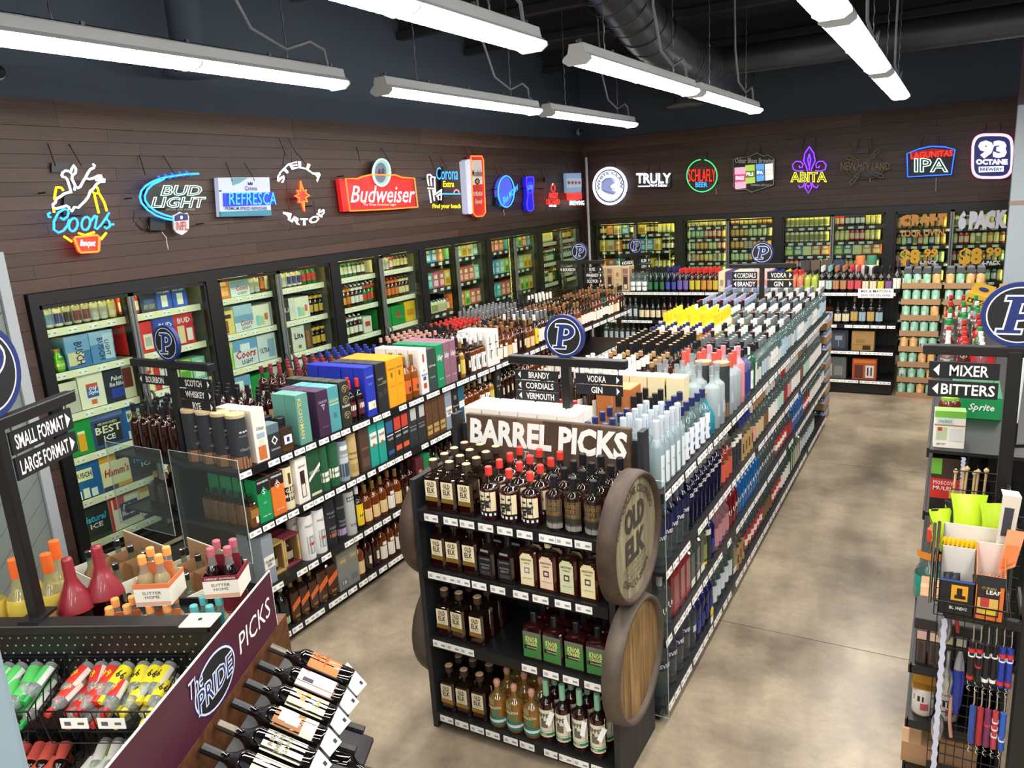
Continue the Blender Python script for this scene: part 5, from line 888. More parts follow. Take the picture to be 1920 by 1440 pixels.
# ------------------------------------------------------------------ lit signs along the walls (outline points in millimetres on the wall plane)
NEON = [
('L','neon_sign','neon sign of a rider on a bucking horse over blue script',(3.434,2.735),[
('T','white','rider_tube',[(-88,221),(-79,244),(-55,258),(-30,255),(-21,241),(-5,272),(14,294),(25,272),(15,241),(-9,227),(-19,203),(-12,182),(-3,154),(-16,123)],0),
('T','white','rider_tube',[(-88,219),(-64,212),(-55,203),(-50,176),(-46,141),(-43,103)],0),
('T','white','rider_tube',[(9,137),(33,147),(64,188),(82,206),(104,237),(133,268),(160,278),(173,293),(159,304)],0),
('T','white','horse_tube',[(90,206),(111,198),(144,205),(186,222),(209,222),(211,212),(182,201),(160,191),(204,197),(231,194),(224,179),(193,180),(158,162),(129,131),(103,117),(79,75),(51,48),(15,21),(-11,1),(-40,6),(-68,-25)],0),
('T','white','horse_tube',[(-56,110),(-94,101),(-127,81),(-158,68),(-171,42),(-191,29),(-192,8),(-172,0),(-134,9),(-96,18),(-80,7),(-80,-12)],0),
('T','yellow','lasso_tube',[(-97,122),(-107,142),(-142,146),(-163,96),(-173,62)],0),
('T','yellow','lasso_tube',[(-189,1),(-193,-26)],0),
('T','yellow','lasso_tube',[(117,110),(129,95),(165,98),(163,130),(152,152)],0),
('T','yellow','lasso_tube',[(128,88),(136,-45)],0),
('T','yellow','lasso_tube',[(168,94),(194,29),(202,-33)],0),
('T','yellow','lasso_tube',[(-47,-177),(2,-195),(75,-178)],0),
('T','yellow','lasso_tube',[(-157,-191),(-107,-233)],0),
('T','yellow','lasso_tube',[(114,-235),(167,-188)],0),
('T','cyan','script_tube',[(-219,-25),(-239,-34),(-236,-55),(-222,-55)],0),
('T','cyan','script_tube',[(-156,-62),(-137,-77),(-104,-58),(-90,-31),(-92,-13),(-116,-5),(-163,-27),(-207,-87),(-218,-141),(-191,-164),(-153,-153),(-117,-120),(-94,-79)],0),
('T','cyan','script_tube',[(-43,-123),(-38,-106),(-38,-90),(-43,-78),(-53,-71),(-65,-72),(-79,-79),(-91,-91),(-101,-108),(-106,-125),(-106,-141),(-101,-153),(-91,-160),(-79,-159),(-65,-152),(-53,-140)],1),
('T','cyan','script_tube',[(52,-120),(57,-103),(57,-86),(52,-74),(42,-68),(29,-68),(15,-75),(2,-88),(-7,-105),(-12,-122),(-12,-139),(-7,-151),(3,-157),(16,-157),(30,-150),(42,-137)],1),
('T','cyan','script_tube',[(59,-102),(102,-61),(119,-63),(100,-111),(84,-150),(98,-158),(139,-128),(220,-45),(187,-87),(207,-110),(203,-146),(173,-159),(160,-144)],0),
('T','cyan','script_tube',[(210,-133),(239,-130)],0),
('F','redlit','badge',[(-75,-204),(93,-201),(106,-217),(83,-313),(70,-319),(-56,-315),(-65,-300),(-84,-213)],-0.02),
('T','orange','badge_tube',[(-75,-204),(93,-201),(106,-217),(83,-313),(70,-319),(-56,-315),(-65,-300),(-84,-213)],1),
('X','Banquet','whitelit','badge_print',[(-57,-283),(59,-293),(71,-232),(-45,-223)],{'sh': 0.2}),
('F','black','backing',[(-59,93),(74,90),(76,-53),(-94,-44)],-0.06),
('F','black','transformer',[(-93,319),(46,320),(32,251),(-107,251)],-0.08)]),
('L','neon_sign','neon bar sign with a blue football outline and mint outlined letters',(4.174,2.684),[
('T','cyan','football_tube',[(19,-77),(-52,-62),(-129,-35),(-199,15),(-241,69),(-245,115),(-223,159),(-177,196),(-114,225),(-38,248),(19,259),(114,270),(212,281),(335,284)],0),
('T','cyan','football_tube',[(19,-54),(-47,-35),(-123,-4),(-177,37),(-204,83),(-201,121),(-170,166),(-119,203),(-51,228),(-2,247)],0),
('T','blue','lace_tube',[(-57,267),(-21,240)],0),
('T','blue','lace_tube',[(5,282),(54,247)],0),
('T','blue','lace_tube',[(71,289),(112,258)],0),
('T','blue','lace_tube',[(143,297),(185,265)],0),
('T','blue','lace_tube',[(212,305),(253,269)],0),
('X','BUD','mint','lettering',[(-68,116),(332,105),(348,191),(-52,198)],{'tube': 1, 'sh': 0.2}),
('X','LIGHT','mint','lettering',[(-170,27),(354,6),(371,96),(-154,111)],{'tube': 1, 'sh': 0.2}),
('X','OFFICIAL BEER SPONSOR','greyprint','small_print',[(-40,2),(240,-10),(243,6),(-37,17)],{}),
('F','white_','shield',[(31,-39),(66,-32),(98,-14),(133,-31),(173,-25),(181,-58),(163,-154),(139,-177),(86,-201),(38,-178),(20,-149)],-0.01),
('F','navy','shield_field',[(44,-47),(96,-26),(166,-37),(164,-83),(37,-84)],-0.004),
('F','white_','shield_ball',[(115,-61),(114,-51),(108,-45),(100,-45),(92,-50),(88,-60),(89,-69),(94,-75),(103,-76),(110,-70)],-0.001),
('X','NFL','red_','shield_print',[(32,-158),(144,-165),(158,-95),(45,-89)],{}),
('F','black','backing',[(-129,195),(301,180),(269,11),(-161,28)],-0.06),
('F','black','transformer',[(-148,-41),(-13,-48),(-33,-153),(-168,-145)],-0.05),
('T','dark','cord',[(-312,12),(-336,-62),(-279,-126),(-207,-162),(-222,-99),(-282,-50),(-325,-93),(-274,-142)],0),
('T','paper','pull_string',[(-104,-165),(-72,-210),(-75,-249),(-71,-305)],0)]),
('L','lit_sign','pale lit panel sign with blue glowing capital letters and a teal foot',(5.008,2.765),[
('F','panel_lit','panel',[(-284,172),(301,171),(262,-172),(-318,-154)],-0.03),
('F','tealp','panel_foot',[(-314,-112),(268,-122),(262,-172),(-318,-154)],-0.026),
('F','tealp2','palm_print',[(-144,169),(43,168),(-66,121),(-137,104)],-0.026),
('X','Corona','ink','print',[(-15,58),(124,56),(131,94),(-8,97)],{'z': -0.02}),
('F','ink','crown_print',[(36,130),(52,112),(65,131),(72,112),(90,129),(81,105),(37,106)],-0.022),
('X','PREMIUM SPIKED REFRESHER','ink','print',[(-266,-100),(214,-120),(219,-92),(-261,-74)],{'z': -0.02}),
('F','bluelit','letter_backing',[(-258,40),(318,36),(305,-73),(-273,-71)],-0.015),
('X','REFRESCA','cyan','lettering',[(-234,-58),(311,-78),(331,34),(-215,47)],{'b': 0.0})]),
('L','neon_sign','neon bar sign with white arched letters around a red star',(5.625,2.801),[
('X','STELLA','whitehot','lettering',[],{'arc': (0.044, 0.044, 0.228, 0.17, 168.0, 12.0, 0.064, 0.093), 'b': 0.03}),
('X','ARTOIS','whitehot','lettering',[],{'arc': (0.046, -0.159, 0.198, 0.099, -172.0, -8.0, 0.065, 0.093), 'b': 0.03}),
('F','redlit','star',[(45,91),(69,2),(106,12),(90,-19),(141,-44),(85,-61),(101,-103),(57,-91),(48,-186),(27,-96),(-15,-105),(3,-64),(-52,-41),(2,-27),(-14,9),(28,-2)],-0.01),
('T','orange','star_tube',[(45,91),(69,2),(106,12),(90,-19),(141,-44),(85,-61),(101,-103),(57,-91),(48,-186),(27,-96),(-15,-105),(3,-64),(-52,-41),(2,-27),(-14,9),(28,-2)],1),
('T','dark','bracket',[(-137,249),(-146,-3),(-156,-342),(-188,-361)],0),
('T','dark','bracket',[(-31,361),(-40,229)],0),
('T','dark','bracket',[(-119,349),(-160,239)],0),
('T','dark','bracket',[(54,352),(153,241)],0),
('T','dark','bracket',[(186,-96),(188,-353)],0)]),
('L','neon_sign','big red lit sign with white script and an oval seal on top',(6.886,2.846),[
('F','redpanel','panel',[(-637,67),(-378,64),(-322,81),(-154,103),(271,97),(390,69),(621,61),(636,-266),(54,-268),(-624,-262)],-0.03),
('T','orange','border_tube',[(-569,66),(-378,64),(-322,81),(-154,103),(271,97),(390,69),(621,61),(636,-266),(54,-268),(-555,-259)],1),
('F','seal','seal',[(178,125),(177,168),(162,207),(134,238),(96,257),(52,264),(6,256),(-38,236),(-74,206),(-101,168),(-115,126),(-115,83),(-101,45),(-74,14),(-37,-6),(7,-14),(53,-7),(98,12),(136,42),(163,81)],-0.01),
('T','mint','seal_tube',[(182,125),(182,162),(173,197),(153,227),(125,250),(91,264),(53,268),(13,263),(-25,248),(-59,226),(-87,196),(-107,162),(-118,126),(-119,89),(-110,55),(-92,25),(-65,2),(-32,-13),(6,-18),(46,-14),(85,0),(120,22),(149,52),(170,87)],1),
('F','greyp','seal_print',[(121,125),(121,158),(112,188),(94,211),(70,226),(41,231),(10,225),(-19,210),(-43,187),(-62,158),(-71,125),(-72,93),(-63,64),(-46,40),(-22,25),(7,20),(37,24),(67,39),(92,62),(111,92)],-0.006),
('X','AB','ink','seal_print',[(-44,85),(81,84),(94,166),(-31,166)],{'z': -0.003}),
('X','Budweiser','whitehot','lettering',[(-532,-175),(579,-214),(608,-26),(-504,-7)],{'sh': 0.25, 'b': 0.0}),
('X','The Great American Lager','whitep','print',[(-318,-223),(258,-245),(264,-206),(-312,-186)],{'z': -0.02})]),
('L','neon_sign','neon sign of a white beach chair with cyan and yellow script',(8.105,2.820),[
('X','Corona','cyan','lettering',[(-164,65),(314,60),(336,215),(-141,213)],{'b': 0.0}),
('X','Extra','yellow','lettering',[(-29,-23),(211,-27),(222,46),(-19,49)],{}),
('X','Find your beach','yellow','lettering',[(-295,-281),(322,-307),(333,-237),(-285,-215)],{}),
('T','cyan','sea_tube',[(-52,-105),(350,-115)],0),
('T','pink','sun_tube',[(201,-96),(231,-69),(270,-63),(308,-75),(319,-99)],0),
('T','white','chair_tube',[(-277,126),(-242,98),(-183,92),(-198,59),(-203,-106)],0),
('T','white','chair_tube',[(-277,126),(-332,121),(-340,94),(-326,-5)],0),
('T','white','chair_tube',[(-272,93),(-267,-6)],0),
('T','white','chair_tube',[(-349,-32),(-223,-39)],0),
('T','white','chair_tube',[(-323,-54),(-307,-203)],0),
('T','white','chair_tube',[(-245,-56),(-235,-183)],0),
('T','white','chair_tube',[(-203,-106),(-64,-54),(-74,-93),(-187,-129),(-73,-110),(-93,-177)],0),
('T','white','chair_tube',[(-157,-130),(-143,-175)],0),
('F','black','backing',[(38,225),(100,225),(34,-226),(-28,-224)],-0.05)]),
('L','neon_sign','tall red and white can shaped sign edged in orange neon',(8.846,2.791),[
('F','redpanel2','panel',[(-74,380),(190,384),(225,343),(187,-341),(121,-384),(-46,-385),(-120,-339),(-79,345)],-0.015),
('F','silverp','panel_top',[(-62,333),(196,336),(182,28),(-83,20)],-0.01),
('T','orangehot','border_tube',[(-74,380),(190,384),(225,343),(187,-341),(121,-384),(-46,-385),(-120,-339),(-79,345)],1),
('F','sidelit','side',[(-212,314),(-141,338),(-79,345),(-120,-339),(-181,-348),(-225,-334)],-0.12),
('X','Modelo','ink','print',[(-75,127),(179,125),(190,210),(-63,210)],{'z': -0.006}),
('X','CHELADA','whitep','print',[(-75,-118),(152,-124),(159,-69),(-67,-64)],{'z': -0.006}),
('X','Especial','whitep','print',[(-53,-233),(128,-240),(139,-166),(-43,-161)],{'z': -0.006, 'sh': 0.3}),
('F','ink','crest',[(113,63),(107,83),(87,99),(57,104),(26,99),(1,84),(-10,64),(-4,44),(16,29),(45,23),(77,28),(101,42)],-0.007),
('F','goldp','crest_centre',[(84,63),(81,75),(70,84),(54,88),(38,84),(24,76),(18,64),(21,52),(32,43),(48,40),(65,43),(78,51)],-0.005)]),
('L','neon_sign','round blue neon moon sign with slanted cyan letters',(9.615,2.651),[
('F','moonp','panel',[(230,52),(229,106),(214,156),(185,199),(144,233),(95,254),(41,261),(-15,254),(-68,235),(-116,203),(-154,162),(-181,113),(-195,61),(-195,9),(-181,-40),(-153,-83),(-115,-117),(-67,-139),(-13,-148),(43,-144),(98,-125),(147,-93),(187,-52),(216,-2)],-0.02),
('T','cyan','border_tube',[(244,51),(244,100),(233,146),(210,187),(178,221),(137,247),(91,263),(42,269),(-9,264),(-58,248),(-104,224),(-143,191),(-174,152),(-196,108),(-208,62),(-209,15),(-198,-30),(-177,-70),(-147,-105),(-108,-131),(-63,-149),(-14,-156),(37,-153),(88,-139),(135,-115),(176,-82),(209,-42),(232,3)],1),
('X','Blue MOON','cyan','lettering',[(-89,-120),(343,69),(354,154),(-102,-23)],{}),
('F','black','transformer',[(-231,-13),(-127,-16),(-141,-118),(-244,-114)],-0.03),
('T','paper','pull_string',[(-84,-184),(-101,-216),(-69,-236),(-89,-268)],0)]),
('L','neon_sign','violet blue neon sign shaped like a beer tap handle',(10.340,2.657),[
('F','bluelit2','panel',[(-82,244),(128,243),(131,141),(74,-8),(85,-214),(6,-245),(-97,-234),(-131,-151),(-70,-18),(-100,144)],-0.02),
('T','violetblue','border_tube',[(-82,244),(128,243),(131,141),(74,-8),(85,-214),(6,-245),(-97,-234),(-131,-151),(-70,-18),(-100,144)],1),
('T','violetblue','oval_tube',[(82,87),(80,118),(67,145),(44,163),(15,169),(-15,164),(-42,147),(-62,121),(-72,90),(-70,59),(-56,33),(-34,14),(-5,8),(25,13),(53,30),(73,56)],1),
('X','ULTRA','cyan','lettering',[(-63,63),(73,60),(81,128),(-55,130)],{})]),
('L','neon_sign','small red neon letters in a stack with an apple outline above',(10.980,2.638),[
('X','ANGRY','redlit','lettering',[(-60,-62),(281,-72),(291,18),(-50,26)],{'b': 0.03}),
('X','ORCHARD','redlit','lettering',[(-151,-152),(328,-170),(338,-82),(-141,-68)],{'b': 0.03}),
('X','HARD CIDER','whitehot','lettering',[(-58,-190),(206,-200),(209,-168),(-55,-158)],{}),
('T','redlit','apple_tube',[(194,85),(190,107),(173,126),(148,136),(118,136),(91,127),(71,110),(62,87),(66,65),(82,47),(107,36),(137,36),(164,45),(185,63)],1),
('T','mint','leaf_tube',[(93,130),(129,158)],0),
('F','black','transformer',[(-72,252),(90,250),(83,187),(-79,189)],-0.03),
('T','dark','cord',[(-47,188),(-80,41),(-74,-186),(-194,-252)],0)]),
('L','lit_sign','flag sign with pale blue panel over red and white lit words',(11.934,2.738),[
('F','flagp','panel',[(-295,212),(295,215),(283,-97),(-285,-98)],-0.02),
('F','flagw','panel_band',[(-289,131),(291,129),(284,-15),(-287,-17)],-0.016),
('F','redlit','red_block',[(-286,-103),(283,-104),(283,-216),(-275,-211)],-0.02),
('X','REVOLUTION','redp','lettering',[(-274,-196),(268,-212),(276,-128),(-265,-114)],{'z': -0.01}),
('X','BREWING','whitehot','lettering',[(-263,-293),(312,-315),(320,-237),(-255,-219)],{'b': 0.02}),
('F','redp','star',[(-139,61),(-183,55),(-178,32),(-212,49),(-249,33),(-239,56),(-281,63),(-238,69),(-243,93),(-209,76),(-172,92),(-182,69)],-0.012),
('F','redp','star',[(-4,60),(-49,53),(-43,30),(-78,47),(-116,31),(-106,54),(-148,61),(-104,68),(-109,91),(-75,74),(-37,90),(-47,67)],-0.012),
('F','redp','star',[(127,58),(81,52),(87,28),(51,45),(13,29),(23,52),(-21,60),(25,66),(19,90),(54,72),(93,89),(83,65)],-0.012),
('F','redp','star',[(271,56),(224,50),(230,25),(194,43),(155,27),(165,50),(121,58),(167,64),(161,88),(197,71),(236,87),(226,63)],-0.012)]),
('K','lit_sign','round white lit sign with a grey wave in its middle',(-5.089,2.709),[
('F','whitepanel','panel',[(295,-17),(292,35),(280,85),(261,133),(233,177),(199,216),(158,249),(113,274),(64,291),(14,299),(-37,298),(-87,288),(-135,270),(-178,243),(-217,209),(-248,168),(-272,122),(-288,72),(-295,20),(-292,-33),(-281,-84),(-260,-134),(-232,-179),(-197,-218),(-155,-251),(-108,-276),(-59,-292),(-7,-299),(44,-297),(94,-286),(141,-266),(184,-239),(221,-204),(252,-163),(274,-117),(289,-68)],-0.02),
('T','darkblue','border_ring',[(256,-14),(253,31),(243,75),(226,117),(202,156),(173,190),(138,218),(98,240),(56,254),(13,261),(-32,261),(-75,252),(-116,236),(-154,212),(-187,182),(-214,147),(-235,107),(-248,63),(-254,18),(-252,-28),(-242,-73),(-224,-116),(-200,-156),(-169,-190),(-133,-219),(-93,-240),(-50,-254),(-6,-261),(39,-259),(82,-250),(123,-232),(160,-208),(192,-178),(218,-142),(238,-102),(251,-59)],1),
('T','whitehot','border_tube',[(299,-17),(296,35),(284,86),(264,135),(236,180),(201,219),(160,252),(115,277),(65,294),(14,302),(-38,302),(-89,292),(-137,273),(-181,246),(-220,211),(-252,170),(-276,124),(-292,73),(-299,21),(-296,-33),(-285,-85),(-264,-135),(-235,-181),(-199,-221),(-157,-254),(-110,-279),(-60,-295),(-8,-303),(45,-301),(95,-290),(143,-270),(187,-242),(224,-206),(255,-165),(278,-118),(293,-69)],1),
('X','WHITE CLAW','greyp','print',[],{'arc': (0.003, 0.002, 0.182, 0.19, 195.0, -15.0, 0.047, 0.052), 'z': -0.012}),
('X','HARD SELTZER','greyp','print',[],{'arc': (0.003, 0.002, 0.233, 0.237, -150.0, -30.0, 0.036, 0.04), 'z': -0.012}),
('F','greyp2','wave_print',[(-158,-25),(-144,83),(-72,133),(18,136),(94,50),(34,18),(3,-7),(41,-73),(109,-104),(48,-146),(-51,-122),(-130,-81)],-0.014),
('T','greyp','wave_line',[(-135,56),(-63,114),(28,126),(105,85)],0),
('T','greyp','wave_line',[(-7,-7),(51,-55),(91,-40)],0),
('T','greyp','wave_line',[(-149,-43),(-30,-96),(88,-130)],0)]),
('K','lit_sign','white lit block letters with an underline and small words',(-4.317,2.742),[
('X','TRULY','whitehot','lettering',[(-298,-22),(290,-60),(292,101),(-294,142)],{'b': 0.03}),
('T','whitehot','underline',[(-267,-68),(-70,-77)],0),
('X','Hard Seltzer','whitehot','lettering',[(-65,-84),(228,-103),(229,-56),(-64,-37)],{}),
('F','black','backing',[(-265,131),(268,97),(265,-131),(-268,-107)],-0.05)]),
('K','neon_sign','green neon circle with tall red letters and a cyan word below',(-3.530,2.744),[
('T','green','circle_tube',[(-17,271),(-52,268),(-87,260),(-119,246),(-149,227),(-176,203),(-198,176),(-216,145),(-229,111),(-237,75),(-239,38),(-236,1),(-228,-36),(-214,-71),(-195,-104),(-171,-135),(-144,-161),(-113,-183),(-80,-200),(-45,-212),(-9,-219),(27,-220),(63,-215),(97,-205),(129,-190),(158,-170),(183,-145),(204,-117),(221,-85),(232,-52),(239,-16),(240,20),(236,57),(227,93),(212,127),(193,159),(170,188),(143,214),(113,235),(80,252),(45,264)],0),
('X','SCHLAFLY','redlit','lettering',[(-217,-52),(218,-80),(218,111),(-215,142)],{'b': 0.0}),
('X','BEER','cyan','lettering',[(-99,-142),(90,-153),(90,-81),(-99,-68)],{}),
('T','paper','pull_string',[(221,-187),(230,-272)],0)]),
('K','lit_sign','dark plate with a peaked outline and four lit cans',(-2.739,2.760),[
('F','darkplate','panel',[(-305,220),(-179,240),(-63,237),(52,286),(151,230),(215,247),(305,180),(303,-199),(157,-239),(75,-259),(-16,-286),(-109,-239),(-243,-240),(-295,-186)],-0.03),
('T','whitep','edge',[(-305,220),(-179,240),(-63,237),(52,286),(151,230),(215,247),(305,180),(303,-199),(157,-239),(75,-259),(-16,-286),(-109,-239),(-243,-240),(-295,-186)],1),
('X','Oskar Blues Brewing','whitep','print',[(-279,139),(298,96),(297,192),(-280,238)],{'z': -0.02}),
('X','THE ORIGINAL CRAFT IN A CAN','whitep','print',[(-42,-197),(279,-217),(278,-185),(-42,-164)],{'z': -0.02}),
('F','canpink','can_print',[(-287,95),(-120,93),(-110,-221),(-276,-228)],-0.014),
('F','canred','can_band',[(-284,-7),(-117,-11),(-115,-121),(-280,-122)],-0.01),
('X','DALES','whitehot','lettering',[(-261,-87),(-139,-95),(-139,-41),(-261,-32)],{'z': -0.006}),
('F','cangreen','can_print',[(-123,119),(16,119),(26,-150),(-111,-158)],-0.014),
('F','canyel','can_band',[(-119,32),(19,28),(21,-66),(-115,-67)],-0.01),
('X','PILS','whitehot','lettering',[(-101,-37),(0,-44),(0,3),(-101,10)],{'z': -0.006}),
('F','canblue','can_print',[(36,122),(154,123),(163,-125),(49,-134)],-0.014),
('F','canblue2','can_band',[(40,41),(156,39),(159,-48),(44,-50)],-0.01),
('X','IPA','whitehot','lettering',[(55,-22),(141,-28),(140,15),(55,22)],{'z': -0.006}),
('F','canwhite','can_print',[(167,114),(283,115),(293,-119),(180,-128)],-0.014),
('F','canor','can_band',[(171,38),(286,35),(289,-47),(175,-48)],-0.01),
('X','ALE','whitehot','lettering',[(186,-22),(271,-28),(270,13),(186,19)],{'z': -0.006})]),
('K','neon_sign','violet neon lily emblem with yellow outlined letters',(-1.935,2.740),[
('T','violet','lily_tube',[(-4,332),(60,233),(81,123),(42,36),(31,-18)],0),
('T','violet','lily_tube',[(-4,332),(-64,243),(-79,136),(-36,42),(-22,-14)],0),
('T','violet','lily_tube',[(-2,229),(18,146),(6,57),(4,-7)],0),
('T','violet','lily_tube',[(-2,229),(-21,158),(-5,67)],0),
('T','violet','lily_tube',[(-76,-1),(-157,-4),(-220,28),(-235,93),(-187,140),(-124,130),(-87,91),(-95,46),(-131,45),(-140,77)],0),
('T','violet','lily_tube',[(84,-12),(164,-27),(224,-5),(235,58),(186,112),(125,111),(91,77),(101,32),(136,25),(144,55)],0),
('T','violet','lily_tube',[(-30,-174),(-52,-241),(-1,-332),(43,-247),(27,-178)],0),
('T','violet','lily_tube',[(-17,-215),(-3,-262),(10,-217)],0),
('T','violet','lily_tube',[(-54,-176),(-79,-230),(-124,-245),(-143,-207)],0),
('T','violet','lily_tube',[(43,-183),(71,-239),(116,-260),(133,-225)],0),
('F','violetdk','lily_backing',[(-4,332),(81,123),(44,-10),(-40,-4),(-79,136)],-0.02),
('X','ABITA','yellowhot','lettering',[(-258,-156),(253,-189),(248,-42),(-261,-6)],{'tube': 1}),
('T','dark','cord',[(221,-194),(171,-264),(118,-288)],0)]),
('K','neon_sign','unlit sign with dull gold letters and crossed grey paddles',(-1.189,2.740),[
('T','dulltube','paddle_tube',[(52,52),(188,188),(183,220),(153,223),(38,67)],1),
('T','dulltube','paddle_tube',[(-61,77),(-227,166),(-254,151),(-241,120),(-66,59)],1),
('T','dulltube','paddle_tube',[(-57,-67),(-189,-209),(-183,-242),(-151,-243),(-42,-81)],1),
('T','dulltube','paddle_tube',[(57,-91),(229,-178),(254,-163),(242,-133),(62,-73)],1),
('T','dullgold','oval_tube',[(254,-35),(247,-1),(227,32),(197,63),(157,90),(109,111),(56,126),(1,135),(-55,135),(-108,128),(-155,114),(-194,93),(-223,67),(-241,36),(-246,2),(-239,-32),(-219,-66),(-187,-97),(-146,-125),(-97,-146),(-43,-161),(13,-169),(68,-169),(121,-161),(167,-146),(205,-125),(233,-98),(250,-68)],1),
('X','NEW HOLLAND','dullgold','lettering',[(-313,-32),(330,-78),(324,33),(-317,82)],{}),
('X','BREWING','dullgold','lettering',[(-131,-60),(150,-80),(148,-30),(-132,-10)],{}),
('F','black','backing',[(238,-34),(225,9),(191,50),(139,84),(73,108),(1,121),(-71,120),(-136,105),(-187,79),(-219,43),(-229,1),(-216,-43),(-181,-84),(-127,-118),(-61,-143),(12,-154),(84,-153),(148,-137),(198,-111),(229,-75)],-0.03),
('F','black','transformer',[(-145,241),(38,243),(40,182),(-143,180)],-0.04),
('T','paper','pull_string',[(79,-162),(82,-224)],0)]),
('K','neon_sign','blue edged neon sign with red arched word over white outlined letters',(-0.365,2.641),[
('F','darkplate','backing',[(-289,228),(-142,279),(4,300),(165,278),(288,234),(263,-90),(2,-88),(-265,-87)],-0.04),
('T','bluehot','border_tube',[(-289,228),(-142,279),(4,300),(165,278),(288,234),(263,-90),(2,-88),(-265,-87)],1),
('X','LAGUNITAS','redlit','lettering',[(-237,151),(266,150),(266,233),(-250,237)],{}),
('X','IPA','mint','lettering',[(-189,-29),(228,-58),(217,127),(-198,160)],{'tube': 1}),
('F','redback','word_backing',[(-258,238),(5,275),(266,228),(263,150),(-12,172),(-237,142)],-0.03),
('T','paper','pull_string',[(85,-120),(92,-299)],0)]),
('K','lit_sign','rounded square lit sign edged in pink with a big white number',(0.358,2.753),[
('F','navylit','panel',[(229,-18),(235,-133),(232,-177),(226,-209),(217,-233),(205,-252),(188,-267),(168,-278),(142,-284),(106,-287),(11,-282),(-85,-274),(-122,-266),(-148,-256),(-169,-243),(-186,-225),(-199,-204),(-209,-178),(-216,-144),(-222,-99),(-229,19),(-234,136),(-231,181),(-224,213),(-214,237),(-201,256),(-185,270),(-164,280),(-137,286),(-100,287),(-6,280),(88,270),(124,261),(149,251),(169,237),(185,220),(198,200),(208,174),(215,142),(221,98)],-0.02),
('T','pinkhot','border_tube',[(232,-18),(238,-135),(235,-179),(229,-211),(220,-236),(207,-255),(191,-270),(170,-281),(144,-288),(107,-290),(11,-285),(-86,-277),(-123,-270),(-150,-259),(-171,-245),(-188,-228),(-201,-206),(-212,-180),(-219,-146),(-225,-100),(-232,20),(-237,138),(-234,183),(-227,215),(-217,240),(-204,259),(-187,273),(-166,283),(-139,289),(-102,291),(-6,283),(89,273),(125,264),(151,254),(171,240),(188,223),(201,202),(211,176),(218,143),(224,99)],1),
('T','whitehot','border_tube',[(218,-17),(223,-127),(221,-169),(215,-199),(206,-222),(194,-241),(179,-255),(159,-265),(134,-271),(100,-273),(10,-269),(-81,-261),(-116,-254),(-141,-244),(-161,-231),(-177,-215),(-189,-194),(-198,-169),(-205,-137),(-210,-94),(-217,18),(-222,130),(-219,172),(-212,203),(-203,226),(-191,244),(-175,257),(-155,267),(-129,272),(-95,274),(-5,267),(84,257),(118,249),(142,239),(162,226),(177,210),(189,191),(198,166),(205,135),(210,93)],1),
('X','93','whitehot','lettering',[(-156,-16),(167,-42),(151,185),(-172,214)],{'b': 0.06}),
('X','OCTANE','whitehot','lettering',[(-176,-94),(183,-121),(178,-52),(-181,-24)],{'b': 0.05}),
('F','whitepanel','lozenge',[(-145,-124),(141,-134),(146,-206),(-137,-199)],-0.012),
('X','BREWERY','navy','lettering',[(-122,-180),(132,-199),(129,-156),(-125,-137)],{'z': -0.004, 'b': 0.02})]),
]
NC = {'greyp2': ('8c9ccc', .8), 'white': ('f2f6ff', 2.2), 'whitehot': ('f4f4ff', 2.6), 'whitelit': ('ffffff', 1.2), 'yellow': ('f5d808', 2.2), 'yellowhot': ('f0ee40', 1.8), 'cyan': ('2a90ff', 2.5), 'blue': ('1c4cff', 2.8), 'bluehot': ('2458ff', 3.2), 'mint': ('c8ffe8', 1.5), 'orange': ('ff6a28', 2.6), 'orangehot': ('ff5a20', 3.4), 'redlit': ('f02418', 2.6), 'green': ('3ce884', 1.5), 'pink': ('ff7a9a', 1.5), 'pinkhot': ('ff8ab0', 2.4), 'violet': ('7a34ff', 2.8), 'violetblue': ('3a28ff', 3.0),
      'panel_lit': ('b4bcd8', .55), 'bluelit': ('2038d0', .9), 'bluelit2': ('1a18b0', .8), 'redpanel': ('c81c1c', .8), 'redpanel2': ('a82820', .5), 'silverp': ('b8b4b0', .35), 'sidelit': ('b8c0d4', .6), 'moonp': ('4a58c8', .7), 'flagp': ('8aa4c4', .45), 'flagw': ('b4bccc', .45), 'whitepanel': ('dce6ff', 1.1), 'navylit': ('1c1c58', .5), 'seal': ('8cb4b4', .35), 'canpink': ('e8a8c8', .9), 'canred': ('d8406a', .9), 'cangreen': ('a8c850', .9), 'canyel': ('60702c', .7), 'canblue': ('5aa0e0', .9), 'canblue2': ('3a74b8', .9), 'canwhite': ('e4ecf8', 1.0), 'canor': ('e8c8a0', .9), 'redback': ('8a1010', .5), 'violetdk': ('1c1060', .4)}
NP = {'black': ('101114', .4), 'dark': ('15161a', .4), 'paper': ('c8c4bc', .7), 'white_': ('dfe3ea', .5), 'navy': ('26306a', .5), 'red_': ('c8483c', .5), 'greyprint': ('9aa09c', .5), 'tealp': ('3a90a8', .5), 'tealp2': ('6aa8b4', .5), 'ink': ('20242a', .5), 'greyp': ('6f7c94', .5), 'whitep': ('d8d8d4', .5), 'goldp': ('a8843c', .5), 'redp': ('b83434', .5), 'darkblue': ('3a4470', .5), 'darkplate': ('2a2826', .6), 'dulltube': ('75706a', .3), 'dullgold': ('7a5a34', .4)}
def nmat(c):
    if c in NC: return glow(*NC[c])
    return M('sign_'+c, *NP[c])
WALLM = {'L': lambda o: Matrix(((0, 0, 1, -5.5), (1, 0, 0, o[0]), (0, 1, 0, o[1]), (0, 0, 0, 1))), 'K': lambda o: Matrix(((1, 0, 0, o[0]), (0, 0, -1, 12.4), (0, 1, 0, o[1]), (0, 0, 0, 1)))}
